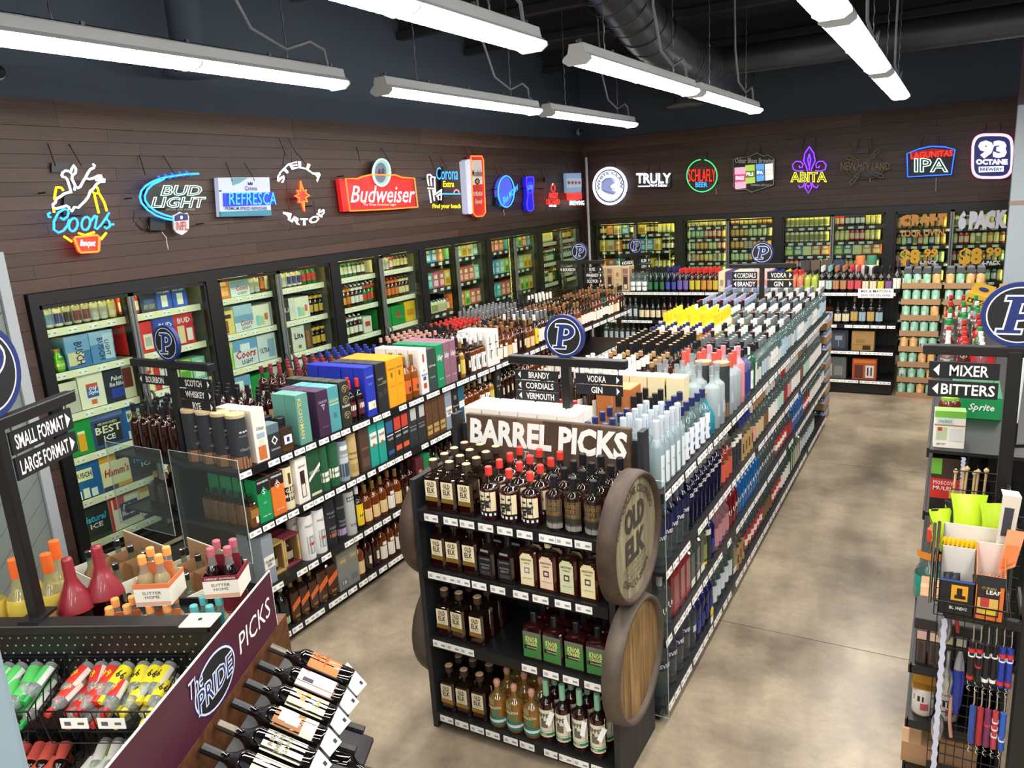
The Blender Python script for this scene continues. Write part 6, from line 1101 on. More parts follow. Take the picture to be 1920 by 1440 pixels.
for wall, name, label, org, ops in NEON:
    r = empty(name, X=WALLM[wall](org), label=label+(', side wall' if wall == 'L' else ', back wall'), cat='sign')
    parts = {}; ys = [p[1]/1000 for o in ops if o[0] in 'TF' for p in o[3]]; xs = [p[0]/1000 for o in ops if o[0] in 'TF' for p in o[3]]
    hi, lo_, xa, xb = max(ys), min(ys), min(xs), max(xs)
    for k, o in enumerate(ops):
        tube = o[0] == 'T'
        key = (o[2] if o[0] != 'X' else o[3], k)
        g = G()
        if o[0] == 'T':
            g.tube([(x/1000, y/1000, .0) for x, y in o[3]], .0085 if o[1] not in ('dark', 'paper', 'greyp', 'whitep') else .004, nmat(o[1]), 6, bool(o[4]))
        elif o[0] == 'F':
            P = [(x/1000, y/1000) for x, y in o[3]]
            if sum(P[i-1][0]*P[i][1]-P[i][0]*P[i-1][1] for i in range(len(P))) < 0: P.reverse()
            th = .014 if o[2] not in ('side', 'transformer', 'backing') else .03
            if o[2] in ('panel',): th = .05
            if o[2] == 'side': th = .11
            zt = o[4]+(.11 if o[2] == 'side' else 0); g.prism(P, max(zt-th, -.098), zt, nmat(o[1]))
        else:
            d = o[5]; z = d.get('z', .004); m = nmat(o[2])
            vs, fs, asp = text_raw(o[1], d.get('b', .014), d.get('sh', 0), .024 if d.get('tube') else 0, 2, 1.0)
            zs = .012 if not d.get('tube') else .1
            if 'arc' in d:
                cx, cy_, rx, ry, a0, a1, t, tx = d['arc']; bot_ = a1 > a0 and a0 < 0; R = []
                for u, v, w_ in vs:
                    a = radians(a0+(a1-a0)*u); q = v if not bot_ else -v
                    R.append((cx+(rx+tx*(q if not bot_ else q+1))*cos(a), cy_+(ry+t*(q if not bot_ else q+1))*sin(a), z+w_*zs))
            else:
                Q = [(x/1000, y/1000) for x, y in o[4]]; R = []
                for u, v, w_ in vs:
                    a = ((1-u)*Q[0][0]+u*Q[1][0], (1-u)*Q[0][1]+u*Q[1][1]); b_ = ((1-u)*Q[3][0]+u*Q[2][0], (1-u)*Q[3][1]+u*Q[2][1])
                    R.append(((1-v)*a[0]+v*b_[0], (1-v)*a[1]+v*b_[1], z+w_*zs))
            g.add(R, fs, m)
        parts[key] = ob(key[0], g, r)
    # hanging chains and stand-offs that hold the sign to the wall
    for x in (xa*.45, xb*.35):
        ob('hanging_wire', G().tube([(x, hi-.03, -.02), (x*.8, hi+.13, -.095)], .0035, nmat('dark'), 4), r)
    for x, y in ((xa*.9, hi*.35), (xb*.95, lo_*.4)):
        ob('stand_off', G().tube([(x, y, -.01), (x, y, -.1)], .006, nmat('dark'), 5), r)
# ------------------------------------------------------------------ beer and mixed goods in the coolers
def case(desc, w, h, col, top='c8c4b8', pat=(), txt=(), d=.25, name='beer_case', detail=True): return pack(name, desc, w, d, h, col, top, pat, txt, detail)
BK = {}
def K(k, *a, **q): BK[k] = case(*a, **q)
K('busch', 'blue beer case with mountain and cream disc', .19, .245, '3c6ea8', 'a8b8c4', [(0, 1, .5, 1, '6f9cc8'), (.05, .7, .1, .5, 'd8cca0')], [('BUSCH', .36, .7, .1, .8, '20304a', -1)])
K('buschl', 'blue beer case with pale waves', .19, .245, '5484b4', 'a8b8c4', [(0, 1, .6, 1, '86aed0'), (.55, .95, .1, .9, 'b4c8d8')], [('BUSCH', .3, .55, .1, .8, '20406a', -1), ('LIGHT', .6, .78, .2, .7, '20406a', -1)])
K('pbr', 'white beer case with red sash', .2, .255, 'e4ddc8', 'd8d0c0', [(0, .28, 0, .55, 'b83438'), (.2, .45, .5, 1, 'c03c3c'), (.34, .86, .3, .72, '28306c'), (.28, .92, .42, .6, '28306c')], [('Pabst', .4, .8, .53, .67, 'e8e8e8', 0, .2), ('Blue Ribbon', .34, .86, .42, .52, 'e8e8e8', 0, .2)])
K('mhl', 'cream beer case with small red emblem', .17, .255, 'd8cc9c', 'c8bc8c', [(.25, .8, .55, .8, 'a83a34')], [('MILLER', .28, .77, .62, .72, 'e8dcb0'), ('HIGH LIFE', .2, .8, .15, .35, '8a3a30')])
K('budr', 'red beer case with white bottle cap print', .2, .25, 'c8242a', 'b02a2c', [(.55, .95, .1, .6, 'd8d4c8'), (.6, .9, .2, .5, 'a8aca8')], [('Budweiser', .12, .32, .1, .9, 'e8e0d8', 1, .2)])
K('budl', 'blue beer case', .2, .27, '2040a0', '2a3c7a', [(.1, .4, .0, .5, 'c83030'), (.0, .1, 0, 1, '18307a')], [('BUD', .3, .9, .62, .8, 'e0e4f0'), ('LIGHT', .25, .95, .42, .58, 'e0e4f0')])
K('bud2', 'red beer case with beer glass picture', .19, .27, 'c4222c', 'a82428', [(.15, .5, .05, .6, 'e0c8a0'), (.6, .9, .1, .5, 'e8dcd0')], [('BUD', .2, .85, .68, .85, 'e8e0e0')])
K('ice', 'white and grey beer case', .2, .24, 'cfc8bc', '54504c', [(0, 1, .0, .55, 'b8b4ac')], [('ICEHOUSE', .1, .9, .56, .74, '5a2430')])
K('oldst', 'cream beer case with blue shield', .2, .27, 'e6dfcc', 'c8c0b0', [(.28, .74, .3, .66, '3058a8'), (.28, .74, .58, .7, 'c04a3a'), (.4, .62, .1, .24, 'd06a3a')], [('Old', .36, .68, .5, .62, 'f0f0f0', 0, .2), ('Style', .32, .72, .36, .5, 'f0f0f0', 0, .2)])
K('pbrd', 'navy beer case with blue ribbon', .19, .255, '22263a', '3a3c44', [(.25, .85, .12, .42, '2a3a9a')], [('Pabst', .3, .8, .66, .8, 'e0e0e0', 0, .2), ('Blue Ribbon', .2, .9, .48, .62, 'e0e0e0', 0, .2)])
K('mhlb', 'big cream beer case with dark red emblem', .27, .29, 'd8cfa8', 'd0c8a0', [(.55, .95, .52, .82, 'a03830'), (.0, .3, .3, .85, '6a2c28')], [('MILLER', .58, .92, .62, .72, 'e8dcb0')])
K('budsel', 'white and red beer case with script', .24, .29, 'd8d4d0', 'c8342c', [(0, .25, .0, 1, 'c02c2c')], [('Budweiser', .3, .95, .55, .7, '6a6a70', 0, .2)])
K('grncase', 'green beer case with glass of beer', .24, .27, '0e8a3c', '1a7a3c', [(.52, .76, .1, .6, 'e0a020'), (.52, .76, .6, .68, 'e8e0c8'), (.18, .48, .2, .45, 'b8b49c'), (.2, .44, .5, .75, '1c3a24')], ())
K('best', 'navy beer case with big black shield', .26, .27, '34467c', '6a7484', [(.1, .9, .1, .78, '23242a'), (0, 1, .85, 1, '5a6a9a')], [("MILWAUKEE'S", .2, .8, .68, .75, 'd8d0a8'), ('BEST', .1, .9, .42, .64, 'e8e0c0'), ('ICE', .32, .68, .2, .36, 'e8e8e8')])
K('busch2', 'deep blue beer case with cream moon', .24, .28, '1d5a9c', '5c88b0', [(.15, .75, .52, .84, 'e0dcc0'), (.12, .3, .02, .25, 'd8dce0'), (.36, .56, .02, .3, 'd8dce0'), (.62, .82, .02, .25, 'd8dce0')], [('BUSCH', .18, .72, .6, .76, '30404c')])
K('hamm', 'cream and gold beer case with red script', .25, .28, 'e8d9ac', 'c8a05a', [(0, 1, .82, 1, 'd89a3c'), (.0, .5, .0, .12, '3a3a6a'), (.5, 1, .0, .12, 'd89a3c')], [("Hamm's", .1, .95, .38, .62, 'b02c2c', 0, .2)])
K('natice', 'charcoal beer case with bright blue script', .25, .27, '23282e', '2a3a5a', [(0, 1, .0, .12, '33383e')], [('Natural', .1, .9, .55, .75, '3aa4e0', 0, .2), ('ICE', .35, .75, .35, .5, 'd0d4d8')])
K('pbr2', 'large white beer case with ribbon disc', .27, .28, 'ded6c4', 'd8d0c0', [(0, .08, 0, 1, 'c03434'), (.0, 1, .94, 1, 'c03434'), (.14, .5, .62, .94, 'c4403c'), (.34, .92, .22, .74, '2a2450')], [('Pabst', .42, .86, .52, .68, 'eceaea', 0, .2), ('Blue Ribbon', .36, .92, .34, .5, 'eceaea', 0, .2)])
K('coorsb', 'yellow beer case with bottle picture', .2, .21, 'e0c878', 'd0b868', [(.3, .65, .05, .6, '8a5424'), (.15, .85, .68, .85, '3a2c20')], ())
K('coorsl', 'pale blue beer case with mountains', .22, .24, 'a8c4d8', 'b8ccd8', [(0, 1, .35, .62, '7aa0c0'), (0, 1, 0, .35, 'd4dce0')], [('Coors', .28, .92, .2, .4, 'b02a34', 0, .2), ('LIGHT', .35, .85, .06, .16, '5a6470')])
K('coorslb', 'silver and blue beer case with red script', .29, .25, 'd0d8dc', 'b8ccd8', [(0, 1, .6, 1, '6a9cc8'), (.3, .7, .6, .84, 'dfe6ea')], [('Coors', .08, .92, .3, .62, 'b8202c', 0, .2), ('LIGHT', .3, .78, .08, .24, '3a4450')])
K('ultra', 'white and silver beer case with ribbon', .22, .25, 'c8d0d4', 'd0d4d4', [(.55, .9, .1, .8, '8aa4bc')], [('ULTRA', .1, .6, .3, .5, '3a4a6a')])
K('mgd', 'black beer case with red emblem', .22, .25, '34302c', '4a4440', [(.3, .75, .5, .85, 'c8342c')], [('Miller', .15, .85, .15, .4, 'e0dcd0', 0, .3)])
K('lite', 'large white beer case with black gothic name', .27, .255, 'cfcfc8', '3a3a3a', [(.62, 1, 0, 1, '4a4640'), (.7, .88, .08, .75, '9a5a28'), (.25, .4, .12, .25, '8a6a3a')], [('Lite', .1, .55, .5, .75, '24262c')])
K('prem', 'white carton with pastel print', .2, .21, 'e6e2cc', 'd8d4c0', [(.15, .4, .1, .55, '8ac4cc'), (.42, .62, .1, .5, 'b4cc8a'), (.66, .85, .3, .6, 'd8685c')], ())
K('litesm', 'white and black beer carton', .15, .22, 'd8d4c8', '2c2c2c', [(0, .5, 0, 1, '2a2a2c')], [('Lite', .1, .9, .4, .6, 'c8c4b8')])
K('hein', 'green beer case with red star', .25, .22, '1d8a3c', '1a7a36', [(.4, .62, .35, .68, 'c83028')], ())
K('yelc', 'yellow beer case', .2, .24, 'e0b428', 'c8a424', [(.2, .8, .3, .6, 'c88a1c')], ())
K('stel', 'white beer carton with red label', .14, .18, 'd8d4c4', 'c8c4b4', [(.2, .8, .4, .7, 'b84038')], ())
def carton(nm_, h_, p_, w=.13, hh=.19): return pack('drink_carton', nm_+' drink carton', w, .16, hh, h_, h_, [(.15, .85, .12, .5, p_), (.25, .75, .6, .85, 'e4e0cc')], ())
CT = [carton('teal', '3aa4a4', '8ad0c8'), carton('orange', 'd87a34', 'f0b070'), carton('lime', 'a4c85a', '5a9a3c'), carton('cream', 'e0d8b0', 'c89a5c'), carton('coral', 'd0644c', 'f0c0a8'), carton('sky blue', '4a9ccc', 'd0e4ec'), carton('yellow', 'e0c43c', 'c88c1c'), carton('rose', 'c85a6a', 'f0c8cc'), carton('mint', '8accb0', 'e0ece0')]
def bbot(nm_, g_, l_, c_): return bot('beer_bottle', nm_+' beer bottle', .23, .031, 0, None, col(g_), col(g_), 1, .56, .74, .0125, c_, .012, .0145, [(.15, .48, 70, paint(l_)), (.74, .86, 170, paint(l_))], (), False, 8)
BB = [bbot('brown', '3a1c0c', 'd8c890', CAPG), bbot('green glass', '1a5a30', 'd8d8c8', CAPRD), bbot('brown white labelled', '321a0e', 'e0dcd0', CAPW), bbot('amber', '6a3010', 'd8742c', CAPRD), bbot('green red starred', '1a6a34', 'c83a30', CAPW), bbot('dark', '1c100a', 'c8a03c', CAPB)]
def bcan(nm_, h_, l_, r=.033, hh=.15): return can('beer_can', nm_+' beer can', h_, r=r, h=hh, lab=[(.2, .7, 60, paint(l_))])
BC = [bcan('silver and blue', 'b4bcc4', '5a7aa8'), bcan('white and blue', 'd8d4c8', '28307c'), bcan('black and silver', 'b0b0ac', '24242a'), bcan('maroon', 'b8b0a8', '6a2430'), bcan('silver', 'c8c8c0', 'a8a8a0'), bcan('gold', 'c8b880', 'd8cca0'), bcan('red', 'c8302c', 'e0d8d0')]
SC_ = [can('tall_can' if n_ in ('orange', 'yellow', 'lime', 'cream', 'brown') else 'tall_drink_can', n_+' tall can', h_, r=.033, h=.16, lab=[(.2, .7, 60, paint(l_))]) for n_, h_, l_ in (('orange', 'd0803c', 'e8c880'), ('yellow', 'dcc85c', 'ece4b0'), ('lime', 'b4cc7c', 'e0e8c0'), ('white', 'd8d8c4', 'c4b88a'), ('red', 'c83a34', 'e8d0b8'), ('green', '5a9a6a', 'c8dcb8'), ('navy', '2a3452', 'c8ccd8'), ('brown', '7a4a34', 'd8b88a'), ('cream', 'e0dca8', '8a8a5c'))]  # the same canned drinks, put under two names by colour alone
def fill(X, x0, x1, z, shelf, its, rows=2, group='goods in the glass door coolers', y=.10, cyc=False, gap=.006): stock(its, X, x0, z+.005, shelf, group, rows=rows, front=y, depth=.72, x1=x1, cyc=cyc, gap=gap)
def B_(*k): return [(BK[q], 1, 1) for q in k]
X1 = WL(2.985); n1 = '%s shelf first cooler'
fill(X1, .09, .76, 1.885, n1 % 'top', [(BC[0], 2, 5), (BC[1], 1, 5), (BC[2], 1, 5), (BC[3], 2, 5), (BC[4], 2, 5), (BC[5], 2, 5)])
fill(X1, .79, 1.48, 1.885, n1 % 'top', [(BC[6], 2, 3), (pack('beer_case', 'dark blue six pack carton', .14, .13, .2, '1c2c5c', '1c2c5c', [(.2, .8, .2, .5, '3a5aa0')], [('BUD LIGHT', .15, .85, .1, .3, 'a8a890')]), 1, 2), (pack('beer_case', 'bright blue six pack carton', .14, .13, .19, '1d50c0', '2a5ac0', [(.3, .7, .1, .6, 'e0e0d4')], [('BUD LIGHT', .1, .9, .7, .85, 'd8e0f0')]), 2, 2)])
MICK = bot('beer_bottle', 'green wide mouth beer bottle', .17, .037, 0, None, col('4a8a24'), col('4a8a24'), 1, .6, .8, .02, CAPG, .02, .023, [(.1, .5, 80, paint('6aa83c'))], [("MICKEY'S", .3, .14, 56, paint('d8e0b0'))], False, 10)
fill(X1, .09, .76, 1.56, n1 % 'second', [(MICK, 2, 2)]+B_('busch', 'buschl', 'pbr', 'mhl')); fill(X1, .79, 1.48, 1.56, n1 % 'second', B_('budr', 'budl', 'bud2')+[(CT[2], 1, 1)])
fill(X1, .09, .76, 1.235, n1 % 'third', B_('ice', 'oldst', 'pbrd')); fill(X1, .66, 1.48, 1.235, n1 % 'third', B_('mhlb', 'budsel')+[(CT[2], 1, 1), (CT[8], 1, 1)])
fill(X1, .09, 1.48, .90, n1 % 'fourth', B_('grncase', 'best', 'busch2', 'coorsl', 'budr')); fill(X1, .09, 1.48, .555, n1 % 'fifth', B_('busch2', 'hamm', 'natice', 'coorsl')); fill(X1, .09, 1.48, .21, n1 % 'lowest', B_('natice', 'pbr2', 'hamm', 'grncase'))
X2 = WL(2.985+CW); n2 = '%s shelf second cooler'
fill(X2, .08, .76, 1.885, n2 % 'top', [(BC[1], 1, 2), (CT[1], 1, 1)]+B_('coorsl')+[(BC[4], 2, 3), (BB[3], 3, 3)]); fill(X2, .79, 1.48, 1.885, n2 % 'top', [(BC[4], 3, 3), (BC[1], 3, 3), (BB[4], 4, 3)])
fill(X2, .08, .76, 1.56, n2 % 'second', B_('coorsb', 'coorsl', 'prem')); fill(X2, .74, 1.48, 1.56, n2 % 'second', B_('litesm', 'litesm', 'prem')+[(BB[5], 4, 2)])
fill(X2, .08, 1.48, 1.235, n2 % 'third', [(CT[2], 1, 1)]+B_('coorslb', 'ultra', 'mgd', 'lite')+[(BB[5], 3, 2)])
fill(X2, .08, 1.48, .90, n2 % 'fourth', B_('coorslb', 'hein', 'lite', 'ultra', 'mgd'))
X3 = WL(2.985+2*CW); n3 = '%s shelf third cooler'
fill(X3, .08, .76, 1.885, n3 % 'top', [(BB[0], 2, 3), (BB[1], 4, 3), (BB[2], 2, 2)]+B_('litesm')); fill(X3, .79, 1.48, 1.885, n3 % 'top', B_('stel')+[(BC[4], 2, 3), (BC[6], 1, 3), (BB[0], 5, 3)])
fill(X3, .08, .76, 1.56, n3 % 'second', [(BB[5], 3, 3), (BB[3], 1, 3), (BB[2], 3, 3), (BB[4], 3, 3)]); fill(X3, .79, 1.48, 1.56, n3 % 'second', [(BB[4], 3, 3), (BB[3], 3, 3), (BB[0], 4, 3)])
fill(X3, .08, .76, 1.235, n3 % 'third', [(BB[1], 3, 2), (BB[2], 3, 2)]+B_('stel', 'stel')); fill(X3, .76, 1.5, 1.235, n3 % 'third', B_('hein', 'hein', 'yelc'))
for u, nn in ((3, 'fourth'), (4, 'fifth'), (5, 'sixth')):
    Xu = WL(2.985+u*CW); r_ = random.Random(u)
    for z, sn in ((1.885, 'top'), (1.56, 'second'), (1.235, 'third')):
        for a, b in ((.08, .76), (.79, 1.48)):
            if u == 5: its = [(r_.choice([BB[0], BB[1], BB[2], BB[5], SC_[3], SC_[1]]), r_.randint(2, 4), 2) for _ in range(6)]
            elif r_.random() < .7: its = [(r_.choice(CT), r_.randint(1, 2), 1) for _ in range(6)]
            else: its = [(r_.choice(SC_), r_.randint(2, 3), 2) for _ in range(6)]
            fill(Xu, a, b, z, '%s shelf %s cooler' % (sn, nn), its)
for u, nn in enumerate(('first', 'second', 'third', 'fourth')):
    Xu = WB(-5.47+CW*u); r_ = random.Random(40+u)
    for k, z in enumerate(reversed([q for q in ZB[u] if q > 1.05])):
        for a, b in ((.08, .76), (.79, 1.48)):
            if u == 0: its = [(r_.choice([CT[6], CT[1], CT[3], CT[5]]), 1, 1) if r_.random() < .4 else (r_.choice([BB[0], BB[2], SC_[1], SC_[0]]), r_.randint(2, 4), 2) for _ in range(8)]
            elif u == 2 and k == 2: its = [(carton(n_, h_, 'e0dca0', .125, .16), 1, 1) for n_, h_ in (('green', '7ab04c'), ('blue', '3a7a9c'), ('cream', 'd8d4a0'), ('tan', 'b8906a'), ('red', 'c8604c'))]
            elif u == 2: its = [(SC_[8] if (a < .5 and k < 2) else r_.choice([SC_[6], SC_[4], SC_[3], SC_[7], SC_[1]]), r_.randint(2, 4), 2) for _ in range(6)]
            elif u == 3: its = [(r_.choice(SC_), 1, 2) for _ in range(12)]
            else: its = [(r_.choice(SC_[:6]), r_.randint(2, 4), 2) for _ in range(6)]
            fill(Xu, a, b, z, '%s shelf, %s back cooler' % (nth(k+1), nn), its)
# printed lettering on the glass of the last back cooler
X4 = WB(-5.47+CW*3); OCH = paint('e0a050'); AMB = paint('f2b830'); LAV = paint('f0f0ff')
for nme, rows_ in (('ochre and amber lettering stuck on the inner door of the last back cooler', [('CRAFT', -.79, -.16, 1.885, 2.05, OCH, .05), ('YOUR OWN', -.79, -.2, 1.71, 1.82, OCH, .03)]), ):
    pass
def decal(rows_, label):
    g = G()
    for s_, x0, x1, z0, z1, m, b_ in rows_: text(g, s_, x0, x1, z0, z1, m, 0, b_, f=up(12.478))
    ob('glass_lettering', g, label=label, cat='lettering')
decal([('CRAFT', -.70, -.12, 1.875, 2.035, OCH, .09)], 'ochre word CRAFT stuck on the last back cooler glass')
decal([('YOUR OWN', -.70, -.14, 1.725, 1.82, OCH, .03)], 'ochre words YOUR OWN stuck on the last back cooler glass')
decal([('$8', -.68, -.42, 1.31, 1.55, AMB, .05), ('.99', -.41, -.2, 1.43, 1.55, AMB, .04), ('6-PACK', -.42, -.2, 1.33, 1.38, LAV, .04)], 'amber price lettering on the inner glass of the last back cooler')
decal([('6 PACK', .02, .60, 1.80, 2.06, LAV, .09)], 'pale words 6 PACK stuck on the last back cooler glass')
decal([('$8', .06, .34, 1.29, 1.55, AMB, .05), ('.99', .34, .56, 1.41, 1.55, AMB, .04), ('6-PACK', .34, .56, 1.31, 1.37, LAV, .04)], 'amber price lettering on the outer glass of the last back cooler')
# ------------------------------------------------------------------ angled wine shelving nearest the camera (own frame: u right, v away)
def LX(u, v, z, rz=0): return LOC@T((u, v, z))@Matrix.Rotation(rz, 4, 'Z')
wg = ob('wine_gondola', G().box(-3.3, -1.38, 2.15, 2.9, .012, .08, BLACK), X=LOC, label='black pegboard shelving with wine behind, nearest the camera', cat='shelving')
ob('pegboard', G().box(-3.3, -1.38, 2.392, 2.404, .08, 1.17, BLACK2), wg)
ob('top_rail', G().bevbox(-3.3, -1.375, 2.352, 2.425, 1.165, 1.2, .006, BLACK), wg)
for u in (-1.375, -2.6): ob('upright', G().box(u-.035, u+.01, 2.36, 2.425, 0, 1.19, BLACK), wg)
for u in (-1.362,): ob('slot_strip', G().merge(G()), wg) if 0 else None
g = G(); PEG = M('peg_hole_light_paint', '9a9a8e', .4)  # pale discs paint in the light seen at the peg holes
for j in range(10):
    for i in range(48):
        u = -2.98+i*.0335+(.0167 if j % 2 else 0); z = 1.13-j*.031
        if u > -1.45: continue
        g.add([(u+.0042*cos(2*pi*k/6), 2.3915, z+.0042*sin(2*pi*k/6)) for k in range(6)], [tuple(range(6))], PEG)
ob('peg_holes', g, wg, kind='stuff')
ob('shelf', G().box(-3.3, -1.40, 2.425, 2.86, .985, 1.0, BLACK).box(-3.3, -1.4, 2.85, 2.862, .96, 1.03, BLACK), wg)
ob('bracket', G().box(-1.405, -1.395, 2.425, 2.86, .9, .985, BLACK), wg)
ob('end_plate', G().bevbox(-1.475, -1.355, 2.33, 2.425, 1.2, 1.207, .004, M('cream_plate', 'd0cbb4', .5)).lathe([(.008, 1.207), (.008, 1.209)], BLACK, 8, X=T((-1.415, 2.378, 0))), X=LOC, label='cream square base plate lying on the rail end of the wine shelving', cat='plate')
def basket(u0, u1, zt, label, vb=2.385, vf=2.165, h=.125, sl=.07):
    r = ob('wire_basket', G().tube([(u0, vb, zt+sl), (u0, vf, zt), (u1, vf, zt), (u1, vb, zt+sl)], .004, BLACK, 5, True), X=LOC, label=label, cat='basket', group='black wire baskets of miniatures')
    g = G(); i_ = .025
    def P(u, v, b): t = (v-vf)/(vb-vf); return (u+(i_ if u == u0 else -i_ if u == u1 else 0)*b, v+(.02*b if v == vf else 0), zt+sl*t-h*b)
    n = 9
    for k in range(n+1):
        u = u0+(u1-u0)*k/n; g.tube([(u, vf, zt), (u, vf+.02, zt-h), (u, vb, zt+sl-h)], .0022, BLACK, 4)
    for k in range(6):
        v = vf+(vb-vf)*k/5; t = (v-vf)/(vb-vf)
        for u, q in ((u0, i_), (u1, -i_)): g.tube([(u, v, zt+sl*t), (u+q, v, zt+sl*t-h)], .0022, BLACK, 4)
        g.tube([(u0+i_, v, zt+sl*t-h), (u1-i_, v, zt+sl*t-h)], .0022, BLACK, 4)
    ob('wire_mesh', g, r, kind='stuff'); return r
b1 = basket(-1.93, -1.50, .985, 'black wire basket of red and yellow miniatures, upper row')
b2 = basket(-2.40, -1.97, .985, 'black wire basket of green capped miniatures, upper row')
b3 = basket(-1.93, -1.50, .66, 'black wire basket of clear green capped miniatures, lower row')
b4 = basket(-2.40, -1.97, .66, 'black wire basket of dark miniatures with coral labels, lower row')
for u in (-1.80, -1.665):
    ob('price_holder', G().box(u-.05, u+.05, 2.155, 2.158, .925, .965, TAGW).poly([(u-.036, 2.1545, .937), (u-.012, 2.1545, .937), (u-.012, 2.1545, .953), (u-.036, 2.1545, .953)], paint('5a5a5e')).poly([(u+.012, 2.1545, .94), (u+.036, 2.1545, .94), (u+.036, 2.1545, .95), (u+.012, 2.1545, .95)], paint('5a5a5e')), b1)
PL = thin_glass('mini_plastic', 'e8efef', .25, 'd8e0e0', 1.5, .08)
def mini(desc, cap, lab, lab2, num, body=None, pr=INK): return bot('miniature_bottle', desc, .165, .026, 0, None, body or PL, body or PL, 1, .66, .8, .0115, cap, .022, .0135, [(.12, .58, 75, paint(lab)), (.12, .58, 22, paint(lab2), -88)], [(num, .35, .2, 34, pr)] if num else (), True, 10)
m_red = mini('clear miniature with red cap and red label', CAPRD, 'd03028', 'f0ece0', '66', pr=YEL); m_yel = mini('clear miniature with yellow cap and yellow label', CAPY, 'e4d820', 'f0ece0', '99'); GC = M('cap_green', '1f9a48', .4)
m_grn = mini('clear miniature with green cap and green label', GC, '54c060', 'e8ece4', ''); m_clr = mini('clear miniature with green cap and white label', GC, 'e4e4dc', 'b8c840', ''); m_drk = mini('dark miniature with coral label', CAPB, 'd0584a', 'd0584a', '', SP('1c0c08'))
def heap(plan, zt, nme, grp, sl=.07, vb=2.385, vf=2.165, h=.125):
    k = 0
    for u, layer, row, p in plan:
        k += 1; v = (2.30, 2.345)[row] if 1 else 0; v = (2.382 if row == 0 else 2.335)-layer*.004
        t = (v-vf)/(vb-vf); z = zt+sl*t-h+(.045 if row == 0 else .03)+layer*.05
        X = LOC@T((u+RND.uniform(-.006, .006), v, z))@Matrix.Rotation(RND.uniform(-.3, .3), 4, 'Z')@Matrix.Rotation(radians(106 if row == 0 else 100), 4, 'X')@Matrix.Rotation(pi+RND.uniform(-.7, .7), 4, 'Z')
        p.put(None, 0, '%s, %s in the %s' % (p.desc, nth(k), nme), grp, X=X)
us = [-1.875+i*.0535 for i in range(7)]
heap([(u, l, r, m_red if i < 3 or (i == 3 and r) else m_yel) for l in (0, 1) for r in (0, 1) for i, u in enumerate(us) if not (l == 1 and r == 1 and i % 3 == 1)], .985, 'upper inner basket', 'miniatures in the upper inner basket')
us2 = [-2.345+i*.0535 for i in range(7)]
heap([(u, l, r, m_grn) for l in (0, 1) for r in (0, 1) for i, u in enumerate(us2) if i > 1 and not (l == 1 and i % 3 == 0 and r)], .985, 'upper outer basket', 'miniatures in the upper outer basket')
heap([(u, l, r, m_clr) for l in (0, 1) for r in (0, 1) for i, u in enumerate(us)], .66, 'lower inner basket', 'miniatures in the lower inner basket')
heap([(u, l, r, m_drk) for l in (0, 1) for r in (0, 1) for i, u in enumerate(us2)], .66, 'lower outer basket', 'miniatures in the lower outer basket')
# wine standing behind the pegboard
W15 = bot('wine_bottle', 'big pale wine bottle with orange screw cap', .37, .056, 0, None, M('white_wine', 'c8b24a', .1, coat=.6), thin_glass('pale_wine_glass', 'e6e4c0', .3, 'd4d0a0', 1.5), .58, .5, .74, .019, CAPO, .075, .0205, [(.1, .4, 50, paint('e0a060'))], (), True, 16)
for i, (u, v) in enumerate(((-2.24, 2.56), (-2.135, 2.60), (-2.29, 2.66), (-2.345, 2.53), (-2.185, 2.72))): W15.put(None, 0, '%s, %s from the pegboard corner' % (W15.desc, nth(i+1)), 'big wine bottles behind the pegboard', X=LX(u, v, 1.0))
g = G().lathe([(.055, 0), (.07, .01), (.072, .125), (.069, .165)], [SP('120606')], 20, True, False)
w = G().lathe([(.0705, .16), (.06, .2), (.034, .25), (.0215, .285), (.0205, .36), (.017, .37), (.008, .373)], M('burgundy_wax', '8a2430', .35, coat=.3), 20, False, True)
WAX = Proto('wine_bottle', 'round dark wine bottle dipped in burgundy wax', 'bottle', g, [('wax_seal', w, [])], .16, .16, .4)
WAX.put(None, 0, 'round dark wine bottle dipped in burgundy wax, beside the orange caps', 'burgundy waxed bottles', X=LX(-2.015, 2.555, .985+.016)); WAX.put(None, 0, 'round dark wine bottle dipped in burgundy wax, beside the peach carrier', 'burgundy waxed bottles', X=LX(-1.94, 2.63, .985+.03))
